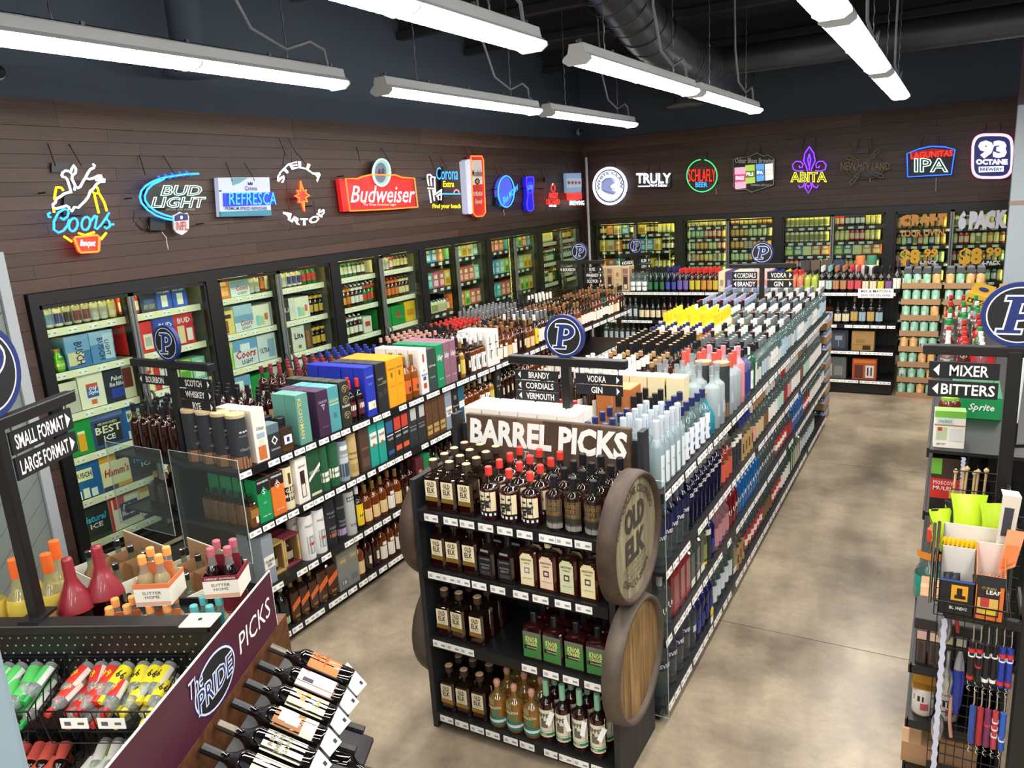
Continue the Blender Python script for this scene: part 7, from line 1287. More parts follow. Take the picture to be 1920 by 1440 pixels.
def fourpack(desc, edge, capm, liq, title, tcol):
    w, h = .135, .09; e = .003; EC = paint(edge); g = G()
    g.box(-w/2, w/2, 0, e, 0, h, OFFW).box(-w/2, w/2, w-e, w, 0, h, OFFW).box(-w/2, -w/2+e, e, w-e, 0, h, OFFW).box(w/2-e, w/2, e, w-e, 0, h, OFFW).box(-w/2+e, w/2-e, e, w-e, 0, e, OFFW)
    edge_ = G().box(-w/2-.0005, w/2+.0005, -.0008, e, h-.018, h+.0005, EC).box(w/2-e, w/2+.0008, e, w, h-.018, h+.0005, EC).box(-w/2-.0008, -w/2+e, e, w, h-.018, h+.0005, EC)
    dv = G().box(-w/2+e, w/2-e, w/2-.002, w/2+.002, e, .15, EC)
    t = G(); text(t, 'SUTTER', -.036, .036, .048, .06, paint('4a4438'), 0, .0, f=up(-.0012)); text(t, 'HOME', -.028, .028, .031, .043, paint('4a4438'), 0, .0, f=up(-.0012))
    if title: text(t, title, -.058, .058, h-.013, h-.005, tcol, 0, .01, f=up(-.002))
    g.poly([(-w/2, -.0006, .002), (w/2, -.0006, .002), (w/2, -.0006, .018), (-w/2, -.0006, .018)], paint('d8a890'))
    b_ = bot('wine_bottle', '', .19, .029, 0, None, liq, thin_glass('small_wine_glass', 'e4e8e0', .2, 'd0d4cc', 1.5), .62, .5, .7, .0135, capm, .03, .0155, (), (), True, 10)
    kids = [('edge_band', edge_, []), ('divider', dv, []), ('print', t, [])]
    P_ = Proto('wine_four_pack', desc, 'wine carrier', g, kids, w, w, .19); P_.b = b_; return P_
FP1 = fourpack('peach edged carrier of four small wines', 'e07a4a', M('cap_peach', 'f0a45a', .4), thin_glass('small_wine_pale', 'e8e4c8', .35, 'd4cfa4', 1.5), '', OFFW); FP2 = fourpack('dark red edged carrier of four small wines', '7a1c2c', M('cap_rose', 'b8606c', .4), SP('16060a'), 'CABERNET SAUVIGNON', OFFW); FP3 = fourpack('teal edged carrier of four small wines', '2f8a8a', M('cap_teal', '5ab0b0', .4), thin_glass('small_wine_pale', 'e8e4c8', .35), '', OFFW)
def putfp(P_, u, v, z, rz, where):
    X = LX(u, v, z, rz); P_.put(None, 0, P_.desc+where, 'carriers of small wines behind the pegboard', X=X)
    for a in (-.032, .032):
        for b in (.034, .102): P_.b.put(None, 0, 'small wine bottle, %s %s, in the %s carrier%s' % ('front' if b < .05 else 'back', 'first' if a < 0 else 'second', P_.desc.split(' carrier')[0], where), 'small wines in the carriers', X=X@T((a, b, .0035)))
putfp(FP1, -1.80, 2.47, 1.001, .25, ' on the shelf'); putfp(FP1, -1.65, 2.48, 1.001, .1, ' under another carrier'); putfp(FP1, -1.66, 2.50, 1.193, .08, ' stacked on top')
putfp(FP3, -1.475, 2.465, 1.001, -.05, ' on the shelf'); FP2.put(None, 0, 'dark red edged carrier of small wines under the upper one', 'carriers of small wines behind the pegboard', X=LX(-1.45, 2.63, 1.001)); putfp(FP2, -1.415, 2.555, 1.193, .12, ' stacked on top')
# open cases of bourbon on the floor behind
def opencase(x, y, z, rz, label, open_=True, name='open_case'):
    w, d, h, e = .42, .30, .31, .004; g = G(); WC = paint('dcd6c4')
    hh = .26 if open_ else h
    for bx in ((-w/2, w/2, -d/2, -d/2+e), (-w/2, w/2, d/2-e, d/2), (-w/2, -w/2+e, -d/2, d/2), (w/2-e, w/2, -d/2, d/2)): g.box(bx[0], bx[1], bx[2], bx[3], 0, hh if not (open_ and bx[2] > 0) else h+.05, WC)
    g.box(-w/2, w/2, -d/2, d/2, 0, e, WC)
    if not open_: g.box(-w/2, w/2, -d/2, d/2, h-e, h, WC)
    r = ob(name, g, X=T((x, y, z))@Matrix.Rotation(rz, 4, 'Z'), label=label, cat='carton', group='bourbon cases behind the wine shelving')
    fr = G(); GD = paint('8a7a3c')
    for y_, s in ((-d/2-.0012, 1),): fr.poly([(-w*.42, y_, .03), (w*.42, y_, .03), (w*.42, y_, .18), (-w*.42, y_, .18)], GD).poly([(-w*.4, y_-.0006, .04), (w*.4, y_-.0006, .04), (w*.4, y_-.0006, .17), (-w*.4, y_-.0006, .17)], WC)
    x_ = w/2+.0012; fr.poly([(x_, -d*.42, .03), (x_, d*.42, .03), (x_, d*.42, .08), (x_, -d*.42, .08)], GD); ob('gold_print', fr, r)
    t = G(); text(t, 'OLD FORESTER', -d*.44, d*.44, .15, .20, INK, 0, .03, f=lambda p: (x_+.001, p[0], p[1])); text(t, 'OLD FORESTER', -w*.35, w*.35, .10, .15, INK, 0, .03, f=up(-d/2-.003)); ob('print', t, r)
    if open_:
        for a in (-.07, .07):
            ob('divider', G().poly([(a, -d/2+e, .01), (a, d/2-e, .01), (a, d/2-e, .26), (a, d/2-.05, .30), (a, -d/2+.05, .30), (a, -d/2+e, .24)], KRAFT2), r)
        ob('divider', G().poly([(-w/2+e, .0, .01), (w/2-e, .0, .01), (w/2-e, 0, .26), (w/2-.06, 0, .30), (-w/2+.06, 0, .30), (-w/2+e, 0, .26)], KRAFT2), r)
        ob('liner', G().box(-w/2+e, w/2-e, d/2-e-.002, d/2-e, .01, h+.045, KRAFT), r)
        for i, a in enumerate((-.14, 0, .14)):
            for j, b in enumerate((-.075, .075)): OF_.put(None, 0, 'dark bourbon bottle, %s across %s back, %s' % (nth(i+1), nth(j+1), label.split(',')[1].strip()), 'bourbon bottles in the open cases', X=T((x, y, z))@Matrix.Rotation(rz, 4, 'Z')@T((a, b, .035)))
OF_ = whisk('bourbon_bottle', 'dark bourbon bottle in a case', CAPB, [(.15, .42, 62, CREAM)], .31, .038, liq='1c0a06', glass=thin_glass('greenish_neck', 'c0ccb8', .25, '8a9a84', 1.5), fill=.62, caph=.03, seal=CHROME)
for nm_, x, y in (('case beside the whiskey run', -3.22, 2.2), ('case nearer the beer coolers', -3.66, 2.13)):
    for k in range(2): opencase(x, y, .001+k*.312, -.12, 'white closed bourbon case, %s from the floor under the %s' % (nth(k+1), nm_), False, 'bourbon_case')
    opencase(x, y, .626, -.12, 'white open bourbon case with dividers, %s' % nm_)
# ------------------------------------------------------------------ wooden wine rack with slanting bottles
RW = wood('rack_walnut', ('3c2414', '5e3a20', '7a5030'), (2, 9, 9), .45, .2, False); PUR = M('sign_burgundy', '4a1c30', .4)
rk = ob('wine_rack', G().box(-1.16, -.80, 1.3, 2.50, .012, .08, BLACK2), X=LOC, label='walnut wine rack with slanting bottles and a burgundy sign', cat='rack')
ob('back_board', G().box(-1.20, -1.165, 1.3, 2.535, .05, 1.135, RW), rk)
for v in (): ob('end_board', G().add([(-1.165, v, .08), (-.80, v, .08), (-.80, v, .86), (-1.165, v, 1.06)]+[(-1.165, v+.02, .08), (-.80, v+.02, .08), (-.80, v+.02, .86), (-1.165, v+.02, 1.06)], [(0, 1, 2, 3), (7, 6, 5, 4), (0, 4, 5, 1), (1, 5, 6, 2), (2, 6, 7, 3), (3, 7, 4, 0)], M('smoked_acrylic', '202226', .35)), rk)
for k in range(3):
    zz = .92-.22*k; uu = -.90+.03*k
    ob('bottle_rest', G().add([(-1.165, 1.3, zz+.07), (uu, 1.3, zz-.07), (uu, 2.488, zz-.07), (-1.165, 2.488, zz+.07), (-1.165, 1.3, zz+.055), (uu, 1.3, zz-.085), (uu, 2.488, zz-.085), (-1.165, 2.488, zz+.055)], [(0, 1, 2, 3), (7, 6, 5, 4), (0, 4, 5, 1), (1, 5, 6, 2), (2, 6, 7, 3), (3, 7, 4, 0)], M('smoked_acrylic', '202226', .35)), rk)
sg = ob('sign_board', G().box(-1.172, -1.166, 1.3, 2.452, 1.112, 1.352, PUR).box(-1.1721, -1.1659, 1.3, 2.454, 1.352, 1.355, TAGW).box(-1.1721, -1.1659, 2.452, 2.455, 1.112, 1.355, TAGW), rk)
fu = lambda p: (-1.1655+p[2], p[0], p[1])
t = G(); text(t, 'PICKS', 2.155, 2.415, 1.205, 1.275, TAGW, .0, .0, .15, f=fu); ob('lettering', t, sg)
t = G(); E_ = lambda a, b, d, m: t.add([(-1.1655+d, x, z) for x, z in arcpts(1.985, 1.232, a, b, 0, 360, 30)[:-1]], [tuple(range(30))], m)
E_(.135, .088, .0004, BLUE); E_(.131, .084, .0008, SILV); E_(.124, .077, .0012, PFACE)
text(t, 'PRIDE', 1.862, 2.10, 1.19, 1.262, SILV, .002, .06, .15, f=fu); text(t, 'PRIDE', 1.867, 2.095, 1.195, 1.257, BLUE, .0026, .0, .15, f=fu); text(t, 'The', 1.835, 1.915, 1.265, 1.318, BLUE, .002, .04, .3, f=fu); text(t, 'The', 1.835, 1.915, 1.265, 1.318, SILV, .0026, .0, .3, f=fu); ob('logo', t, sg)
def rw(desc, capm, lab, txt=()): return bot('wine_bottle', desc, .31, .0425, 0, None, SP('0c0a0a', .05), SP('0c0a0a', .05), 1, .6, .74, .0145, capm, .06, .0152, lab, txt, True, 18)
SLVB = M('capsule_bronze', '5c5448', .3, .5)
RWB = [rw('wine bottle with orange label', SLVB, [(.16, .52, 62, paint('c87a3c'))], [('A', .44, .08, 26, paint('a85a24')), ('ABRAXAS', .34, .035, 40, paint('a85a24'))]), rw('wine bottle with white label edged in brown', CAPB, [(.1, .54, 70, paint('8a5c44')), (.12, .54, 64, TAGW), (.36, .48, 9, paint('3c3a44'), -30), (.44, .5, 8, RED, 30)], [('BETZ', .42, .03, 16, OFFW), ('family', .26, .03, 20, paint('a8a8a8'))]),
       rw('wine bottle with cream label and gold squares', CAPB, [(.1, .52, 68, CREAM), (.34, .4, 12, paint('b08a50'), -16), (.4, .46, 12, paint('b8945c'), 6), (.3, .36, 12, paint('c8a040'), 14)], [('HANNA', .2, .04, 34, paint('a89468'))]), rw('wine bottle with copper and white label', CAPB, [(.1, .55, 66, paint('a8713c')), (.1, .24, 66, CREAM), (.32, .5, 36, OFFW), (.28, .42, 20, OFFW, -20), (.36, .54, 16, OFFW, 20)], ()),
       rw('wine bottle with tall cream label', SLVB, [(.1, .52, 70, paint('e4e0cc'))], [('RIDGE', .44, .05, 44, paint('7a765c')), ('THREE VALLEYS', .36, .05, 60, paint('7a765c')), ('SONOMA', .28, .05, 48, paint('7a765c'))]), rw('wine bottle with plain cream label', CAPB, [(.12, .5, 66, CREAM)]), rw('wine bottle with pale label', CAPB, [(.12, .5, 66, OFFW)])]
sl = radians(27); c_, s_ = cos(sl), sin(sl)
for k, p in enumerate(RWB):
    v = 2.345-.1025*k; tip = Vector((-1.155, v, 1.115)); base = tip+Vector((c_, 0, -s_))*.31
    X = LOC@Matrix(((0, -s_, -c_, base.x), (1, 0, 0, base.y), (0, -c_, s_, base.z), (0, 0, 0, 1)))
    p.put(None, 0, '%s, %s from the far end of the rack' % (p.desc, nth(k+1)), 'slanting bottles in the walnut rack', X=X)
    g = G().box(-.036, .036, -.0008, .0008, 0, .105, TAGW); g.poly([(-.026, -.001, .06), (.02, -.001, .06), (.02, -.001, .064), (-.026, -.001, .064)], GREY).poly([(-.026, -.001, .07), (.026, -.001, .07), (.026, -.001, .073), (-.026, -.001, .073)], GREY).poly([(-.026, -.001, .08), (.012, -.001, .08), (.012, -.001, .084), (-.026, -.001, .084)], LBLUE).poly([(.012, -.001, .012), (.026, -.001, .012), (.026, -.001, .026), (.012, -.001, .026)], DKG)
    ob('tasting_card', g, X=LOC@T((-.853, v+.035, .915))@Matrix.Rotation(pi/2-.25, 4, 'Z')@Matrix.Rotation(-.75, 4, 'X'), label='white tasting card at the foot of the %s slanting bottle' % nth(k+1), cat='card', group='tasting cards along the wine rack')
LOWB = rw('dark wine bottle lying neck outwards', CAPB, [(.15, .5, 60, CREAM)])
for k in range(6):
    for j in range(2):
        v = 2.29-.1025*k+.02*j; tip = Vector((-.83+.03*j, v, .815-.20*j)); d = Vector((.94, 0, -.34)); base = tip-d*.31
        X = LOC@Matrix(((0, -.34, .94, base.x), (1, 0, 0, base.y), (0, .94*-1, -.34, base.z), (0, 0, 0, 1)))
        LOWB.put(None, 0, '%s, %s along %s tier of the rack' % (LOWB.desc, nth(k+1), ('middle', 'lower')[j]), 'bottles lying neck outwards in the rack', X=LOC@Matrix(((0, .34, .94, base.x), (-1, 0, 0, base.y), (0, .94, -.34, base.z), (0, 0, 0, 1))))
# ------------------------------------------------------------------ mixer shelving and small goods on the aisle's other side
pack('cracker_box', 'x', .14, .075, .2, 'ece8dc', '7ac04c', [(0, 1, .82, 1, '74c048'), (0, 1, .6, .63, 'a8743c'), (.08, .42, .22, .56, 'b8c4a0'), (.12, .26, .46, .56, 'b83434'), (.5, .92, .2, .54, 'd8d8d4'), (.08, .6, .66, .8, 'c8d8d0')], [('crackers', .14, .55, .68, .78, '4a8a9a'), ('NET WT', .1, .4, .08, .13, '6a3a3a')], True, 'box').put((.035, 4.40, 1.2), .06, 'white and green cracker carton at the near end of the mixer shelf')
pack('drink_carton', 'x', .25, .5, .13, '128a48', '0f6a3c', [(.0, .14, .1, .9, '0f7a40')], [('Sprite', .34, .86, .3, .72, 'e8f0ec', 0, .3)], True, 'carton').put((.165, 5.0, 1.2), 0, 'green soda twelve-pack lying on the mixer shelf')
bot('mixer_jar', 'x', .2, .055, 0, None, M('bloody_mix', '5a1c14', .2, coat=.4), M('bloody_mix', '5a1c14', .2), 1, .78, .9, .04, M('cap_lime', '8ac83c', .4), .02, .045, [(.1, .6, 60, paint('8cc83c')), (.1, .6, 40, paint('b8ccd8'), 70)], (), True, 14, cat='jar').put((.03, 4.72, 1.2), 0, 'dark red mixer jar with green label behind the cracker carton')
MX = [bot('mixer_bottle', n_, .28, .04, 0, None, col(b_) if b_ else CLEAR, col(b_) if b_ else CLEAR, 1, .6, .78, .014, c_, .03, None, [(.3, .36, 150, RED), (.38, .44, 150, OFFW), (.46, .52, 150, RED)] if s_ else [(.2, .5, 60, paint(l_))], (), False, 10) for n_, b_, c_, l_, s_ in (('clear mixer bottle with red stripes', None, CAPW, '', 1), ('brown mixer bottle with red stripes', '4a1c10', CAPRD, '', 1), ('green mixer bottle', '2a6a34', GC, 'd8d8c8', 0), ('pale mixer bottle with green cap', None, GC, 'c8d8b0', 0), ('red mixer bottle', 'a82a24', CAPRD, 'e8e0d8', 0))]
FR = T((-.05, 0, 0))
for r_, y in enumerate((5.9, 6.1, 6.3, 6.5, 6.8, 7.1, 7.4, 7.8, 8.2)):
    for i in range(3):
        p = MX[(r_*2+i*3) % 5 if r_ > 2 else (0, 1, 0)[i]]; p.put((-.0+i*.1, y, 1.2), 0, '%s, %s row %s across on the mixer shelf' % (p.desc, nth(r_+1), nth(i+1)), 'mixer bottles on the aisle shelving top')
for z, sn in ((.85, 'second'), (.47, 'third'), (.10, 'bottom')):
    for k in range(16):
        y = 4.78+k*.22
        for j in range(2):
            p = MX[(k//2+int(z*10)) % 5]; p.put((.01+j*.1, y+.1*(j), z), 0, '%s, %s along %s back, %s mixer shelf' % (p.desc, nth(k+1), nth(j+1), sn), 'mixer bottles on the lower aisle shelving')
ob('snack_bag', G().loft([[(a*1.0*cos(q)*.09, a*sin(q)*.05, z) for q in [2*pi*k/12 for k in range(12)]] for a, z in ((.9, 0), (1.1, .05), (1.0, .12), (.7, .17), (.95, .2))], M('red_bag', 'c8282c', .3), True, True, True), loc=(.2, 6.1, 1.2), label='crumpled red snack bag among the mixer bottles', cat='bag')
ob('white_pole', G().tube([(0, 0, .12), (.03, .1, .75)], .014, M('pole_white', 'd8dee2', .4), 10).tube([(-.002, -.02, 0), (0, 0, .12)], .016, BLACK2, 8).tube([(-.002, -.02, .006), (.06, .0, .006)], .012, BLACK2, 6), loc=(.325, 4.55, 1.2), label='white pole with black foot leaning by the mixer shelving', cat='pole')
mm = pack('drink_carton', 'x', .16, .12, .29, 'c42a22', '2a2420', [(0, 1, .62, 1, '3a2a22'), (.0, .3, .7, 1, '6ab03c'), (0, 1, .0, .24, '1a1418'), (.55, .85, .26, .42, 'c8a060')], [('MOSCOW', .08, .72, .5, .58, 'e8d8d0'), ('MULE!', .08, .6, .4, .48, 'e8d8d0')], True, 'carton')
mm.put((.045, 4.40, .85), 0, 'red and black cocktail carton on the second mixer shelf')
# near section with low shelves
gn = ob('gondola', G().box(-.05, .29, 3.3, 4.28, .012, .06, BLACK), label='low black shelving section with gift boxes beside the aisle, nearest the camera', cat='shelving')
ob('back_panel', G().box(.275, .29, 3.3, 4.28, .06, 1.18, BLACK), gn)
ob('upright', G().box(.29, .36, 2.96, 3.06, 0, 1.28, BLACK), gn); ob('upright', G().box(.27, .3, 4.26, 4.3, 0, 1.2, BLACK), gn)
for z in (.08, .315, .58): ob('shelf', G().box(-.05, .275, 3.3, 4.28, z-.015, z, BLACK).box(-.055, .275, 3.285, 3.30, z-.035, z+.004, BLACK).box(-.062, -.05, 3.285, 4.28, z-.035, z+.004, BLACK), gn)
for i in range(5):
    pk_ = pack('boxed_spirit', 'x', .042, .12, .16, '3a302c', 'd8b8b0', [(.08, .92, .74, .98, ('d8b0a8', 'd8c0a8', 'd0c8a8', 'd8d0c0', 'd8b8b0')[i]), (.18, .82, .08, .68, '6a5c4c'), (.24, .76, .1, .66, '3a302c')], (), True)
    pk_.put((-.02+i*.048, 3.31, .58), 0, 'narrow dark box with pale band, %s in the low shelf row' % nth(i+1), 'narrow dark boxes on the low shelf')
pack('flat_box', 'x', .25, .2, .05, '2e2a2a', '34302f', (), ()).put((.075, 3.45, .741), 0, 'flat charcoal box lying on the narrow dark boxes', X=T((.075, 3.312, .741)))
KB = Proto('kraft_box', 'x', 'box', G().bevbox(-.09, .09, 0, .2, 0, .16, .002, KRAFT), [('tape', G().box(-.091, .091, .08, .12, .1601, .1606, paint('b8946c')), []), ('sticker', G().poly([(-.06, -.001, .06), (.02, -.001, .06), (.02, -.001, .13), (-.06, -.001, .13)], TEAL), [])], .18, .2, .16)
KB.put((.05, 3.62, .58), 0, 'kraft box with teal sticker behind the narrow dark boxes')
for x, y, c1, c2 in ((-.005, 3.93, M('stopper_red', 'd8402c', .4), TEAL), (.09, 4.08, M('stopper_teal', '2a9a8a', .4), RED)):
    bot('margarita_bottle', 'x', .36, .07, 0, None, M('teal_mix', '2a9488', .15, coat=.5), CLEAR, .22, .35, .62, .022, c1, .06, .026, [(.62, .72, 60, M('orange_tag', 'd8862c', .5))], (), True, 16).put((x, y, .58), 0, 'round clear drink bottle with %s stopper on the low shelf' % ('red' if c2 == TEAL else 'teal'), 'round drink bottles')
for i, x in enumerate((.0, .095)):
    c = G().lathe([(.04, 0), (.042, .008), (.042, .12), (.04, .128), (.036, .13)], [GOLD, paint('dcd8d0'), paint('dcd8d0'), GOLD], 18)
    Proto('mixer_can', 'x', 'can', c, [('label_print', G().merge(_pp) if 0 else (lambda q: (patch(q, .042, .042, 0, .13, .55, .75, 30, INK, -25), patch(q, .042, .042, 0, .13, .25, .5, 22, paint('b8545a'), 10), q)[2])(G()), []), ('gold_carrier', G().box(-.045, .045, -.04, .04, .131, .135, GOLD).add([(-.045, -.0, .135), (.045, 0, .135), (.045, 0, .19), (-.045, 0, .19)], [(0, 1, 2, 3)], M('carrier_gold', 'b8862c', .5)), [])], .09, .09, .19).put((x, 3.37, .315), 0, 'white can in a gold carrier, %s on the low shelf' % ('first' if i == 0 else 'second'), 'white cans in gold carriers')
for i, (x, z, q) in enumerate(((.03, .08, .1), (.1, .08, .13))):
    Proto('carton', 'x', 'carton', G().bevbox(-.07, .07, 0, .22, 0, .10+.06*i, .002, KRAFT), [('tape', G().box(-.0705, .0705, .09, .13, .1002+.06*i, .1006+.06*i, paint('b8946c')), [])]).put((-.0+i*.145, 3.32, .08), 0, 'plain kraft carton on the floor shelf, %s one' % ('shorter' if i == 0 else 'taller'), 'kraft cartons on the floor shelf')
# end rack: grid, cigar basket, corkscrews
er = ob('end_rack', G().box(.03, .29, 3.255, 3.265, .1, .16, BLACK), label='black wire grid end rack of small bar goods facing the camera', cat='rack')
g = G()
for k in range(9): g.tube([(.03+k*.0325, 3.25, .1), (.03+k*.0325, 3.25, 1.32)], .0025, BLACK, 4)
for k in range(25): g.tube([(.03, 3.248, .12+k*.05), (.29, 3.248, .12+k*.05)], .0025, BLACK, 4)
ob('wire_grid', g, er, kind='stuff')
ob('shelf_bar', G().box(.05, .30, 2.965, 2.99, 1.0, 1.035, BLACK).box(.29, .30, 2.97, 3.25, 1.0, 1.035, BLACK).box(.05, .06, 2.97, 3.25, 1.0, 1.035, BLACK), er)
cb_ = ob('wire_basket', G().tube([(.015, 3.24, 1.2), (.015, 2.88, 1.11), (.235, 2.88, 1.11), (.235, 3.24, 1.2)], .004, BLACK, 5, True), label='black wire basket holding cigar pouch boxes', cat='basket')
g = G()
for k in range(8): x = .015+.22*k/7; g.tube([(x, 2.88, 1.11), (x, 2.89, 1.05), (x, 3.24, 1.05), (x, 3.24, 1.2)], .002, BLACK, 4)
for k in range(6): y = 2.89+.07*k; g.tube([(.015, y, 1.112+.017*k), (.015, y, 1.05), (.235, y, 1.05), (.235, y, 1.112+.017*k)], .002, BLACK, 4)
ob('wire_mesh', g, cb_, kind='stuff')
ob('silver_rods', G().tube([(.0, 2.95, 1.06), (.0, 2.99, 1.36)], .006, CHROME, 6), cb_); ob('silver_rods', G().tube([(.014, 2.97, 1.06), (.014, 3.01, 1.36)], .006, CHROME, 6), cb_)
def dispbox(x0, x1, y0, y1, z0, fh, bh, front, label, texts, pats, inner='e0dcd4'):
    e = .002; I = paint(inner); F = paint(front); g = G()
    g.box(x0, x1, y0, y0+e, z0, z0+fh, F).box(x0, x1, y1-e, y1, z0, z0+bh, I).box(x0, x1, y0, y1, z0, z0+e, F)
    for x in (x0, x1-e): g.add([(x, y0, z0), (x, y1, z0), (x, y1, z0+bh), (x, y0, z0+fh), (x+e, y0, z0), (x+e, y1, z0), (x+e, y1, z0+bh), (x+e, y0, z0+fh)], [(0, 3, 2, 1), (4, 5, 6, 7), (3, 7, 6, 2), (0, 4, 7, 3), (1, 2, 6, 5)], F)
    r = ob('display_box', g, label=label, cat='display box'); w = x1-x0
    p = G()
    for k, (a, b, c, d, q) in enumerate(pats): yy = y0-.0006-.0003*k; p.poly([(x0+a*w, yy, z0+c*fh), (x0+b*w, yy, z0+c*fh), (x0+b*w, yy, z0+d*fh), (x0+a*w, yy, z0+d*fh)], paint(q))
    for s_, a, b, c, d, q in texts: text(p, s_, x0+a*w, x0+b*w, z0+c*fh, z0+d*fh, paint(q), 0, .02, f=up(y0-.002), res=1)
    ob('front_print', p, r); return r
dispbox(.028, .135, 2.90, 3.02, 1.056, .135, .21, '15161a', 'black cigar box with yellow picture in the wire basket', [('ACID', .36, .8, .34, .42, '2a1c10'), ('BLONDIE', .32, .82, .16, .25, 'e8e8e8')], [(.34, .82, .42, .86, 'e0a020'), (.5, .66, .5, .78, '1a1410'), (.44, .76, .48, .58, '1a1410'), (0, 1, .95, 1, '3a5ab0')])
dispbox(.137, .225, 2.90, 3.05, 1.056, .17, .23, 'd8702a', 'orange and black cigar box with fruit picture in the wire basket', [('CUBAN', .2, .7, .7, .76, '9a9a6a'), ('LEAF', .38, .85, .6, .69, 'f0f0f0')], [(0, 1, .78, 1, '20242a'), (.06, .84, .1, .78, '2a1c14'), (.1, .8, .14, .5, 'd8b060'), (.2, .5, .3, .5, 'b83a44'), (.3, .75, .14, .3, 'e0c040')])
def pouch(h_, top, desc): 
    w, h = .034, .13; g = G().loft([[(-w/2, 0, 0), (0, -.004, 0), (w/2, 0, 0), (0, .004, 0)], [(-w/2, 0, .03), (0, -.009, .03), (w/2, 0, .03), (0, .009, .03)], [(-w/2, 0, h*.8), (0, -.007, h*.8), (w/2, 0, h*.8), (0, .007, h*.8)]], paint(h_, .3), False, True, True)
    k = G().loft([[(-w/2, 0, h*.8), (0, -.007, h*.8), (w/2, 0, h*.8), (0, .007, h*.8)], [(-w/2, 0, h), (0, -.001, h), (w/2, 0, h), (0, .001, h)]], paint(top, .3), False, False, True)
    return Proto('cigar_pouch', desc, 'pouch', g, [('top_strip', k, [])], w, .02, h)
PO = [pouch('8a5a3c', 'c89a7c', 'brown cigar pouch'), pouch('3a2c24', 'e0c020', 'dark pouch with yellow top'), pouch('a8442c', 'e0c020', 'rust pouch with yellow top'), pouch('2c2e34', '3a3c44', 'black cigar pouch')]
for i in range(7): PO[0].put((.148+i*.0125, 2.955+.006*i, 1.07), 0, 'brown cigar pouch, %s in the orange box' % nth(i+1), 'pouches in the orange box', X=T((.148+i*.0118, 2.98, 1.06))@Matrix.Rotation(1.2, 4, 'Z')@Matrix.Rotation(-.12, 4, 'X'))
for i in range(2): PO[3].put(None, 0, 'black cigar pouch, %s in the black box' % nth(i+1), 'pouches in the black box', X=T((.06+i*.022, 2.945, 1.06))@Matrix.Rotation(.4, 4, 'Z')@Matrix.Rotation(-.15, 4, 'X'))
dispbox(.03, .225, 3.06, 3.14, 1.056, .17, .25, '2a2c30', 'black and white carton of yellow topped pouches', [], [(.1, .9, .3, .8, '3a3c40')])
for i in range(12): PO[1+i % 2].put(None, 0, '%s, %s of the pouch row' % (PO[1+i % 2].desc, nth(i+1)), 'yellow topped pouches in a row', X=T((.045+i*.0148, 3.09, 1.135))@Matrix.Rotation(1.1, 4, 'Z')@Matrix.Rotation(-.1, 4, 'X'))
for i in range(8): PO[1].put(None, 0, '%s, %s of the back pouch row' % (PO[1].desc, nth(i+1)), 'yellow topped pouches at the back', X=T((.06+i*.02, 3.165, 1.16))@Matrix.Rotation(.9, 4, 'Z'))
LIME = M('lime_foil', 'b4d828', .3)
for i, (x, y, z, rz, s_) in enumerate(((.035, 3.20, 1.24, .5, 1.4), (.07, 3.215, 1.25, -.3, 1.5), (.115, 3.205, 1.27, .2, 1.7), (.16, 3.22, 1.26, -.5, 1.5), (.205, 3.21, 1.27, .3, 1.5))):
    n = 7; vs = [((a/(n-1)-.5)*.075*s_*(1-.2*sin(pi*b/(n-1))), .012*s_*sin(pi*a/(n-1))*sin(pi*b/(n-1))+.004*RND.uniform(-1, 1), b/(n-1)*.12*s_) for b in range(n) for a in range(n)]
    vs2 = [(x_, -y_, z_) for x_, y_, z_ in vs]; fs = [(b*n+a, b*n+a+1, (b+1)*n+a+1, (b+1)*n+a) for b in range(n-1) for a in range(n-1)]
    ob('snack_pouch', G().add(vs2, fs, LIME if i != 1 else M('black_foil', '22242a', .3), True).add(vs, [tuple(reversed(f)) for f in fs], LIME if i else M('black_foil', '22242a', .3), True), X=T((x, y, z-.08))@Matrix.Rotation(rz, 4, 'Z')@Matrix.Rotation(-.2, 4, 'X'), label='lime green foil pouch, %s at the back of the end rack' % nth(i+1), cat='pouch', group='lime foil pouches')
ob('folded_card', G().add([(0, 0, 0), (.05, .02, 0), (.07, .05, .19), (.01, .03, .2)], [(0, 1, 2, 3)], paint('d8d0c0')).add([(.01, .03, .2), (.07, .05, .19), (.06, .08, .2), (.005, .06, .21)], [(0, 1, 2, 3)], OFFW).add([(.012, .009, .05), (.04, .018, .05), (.05, .035, .15), (.02, .025, .155)], [(0, 1, 2, 3)], paint('3a3c44')), loc=(.195, 3.06, 1.26), label='tall cream header card standing over the cigar boxes', cat='card')
ob('folded_card', G().add([(0, 0, 0), (.05, .01, .03), (.075, .05, .15), (.02, .05, .15)], [(0, 1, 2, 3)], paint('e08a5c')).add([(0.004, -.002, .02), (.05, .008, .05), (.06, .03, .1), (.02, .03, .1)], [(0, 1, 2, 3)], ORG), loc=(.205, 2.99, 1.2), label='orange header card leaning over the orange cigar box', cat='card')
def cork(h_, bands):
    g = G().tube([(0, 0, 0), (.002, 0, -.05), (.0, 0, -.07)], .0028, CHROME, 5)
    b = G().tube([(0, 0, -.07), (0, -.004, -.10), (0, -.004, -.20), (.002, 0, -.225)], .0105, paint(h_, .3), 8)
    k = [('handle', b, [])]
    for z, q in bands: k.append(('band', G().tube([(0, -.003, z), (0, -.0035, z-.016)], .0112, paint(q), 8), []))
    k.append(('worm', G().tube([(.006*cos(i*.9), .006*sin(i*.9), -.225-i*.0032) for i in range(16)], .0016, CHROME, 4), []))
    return Proto('corkscrew', 'x', 'corkscrew', g, k)
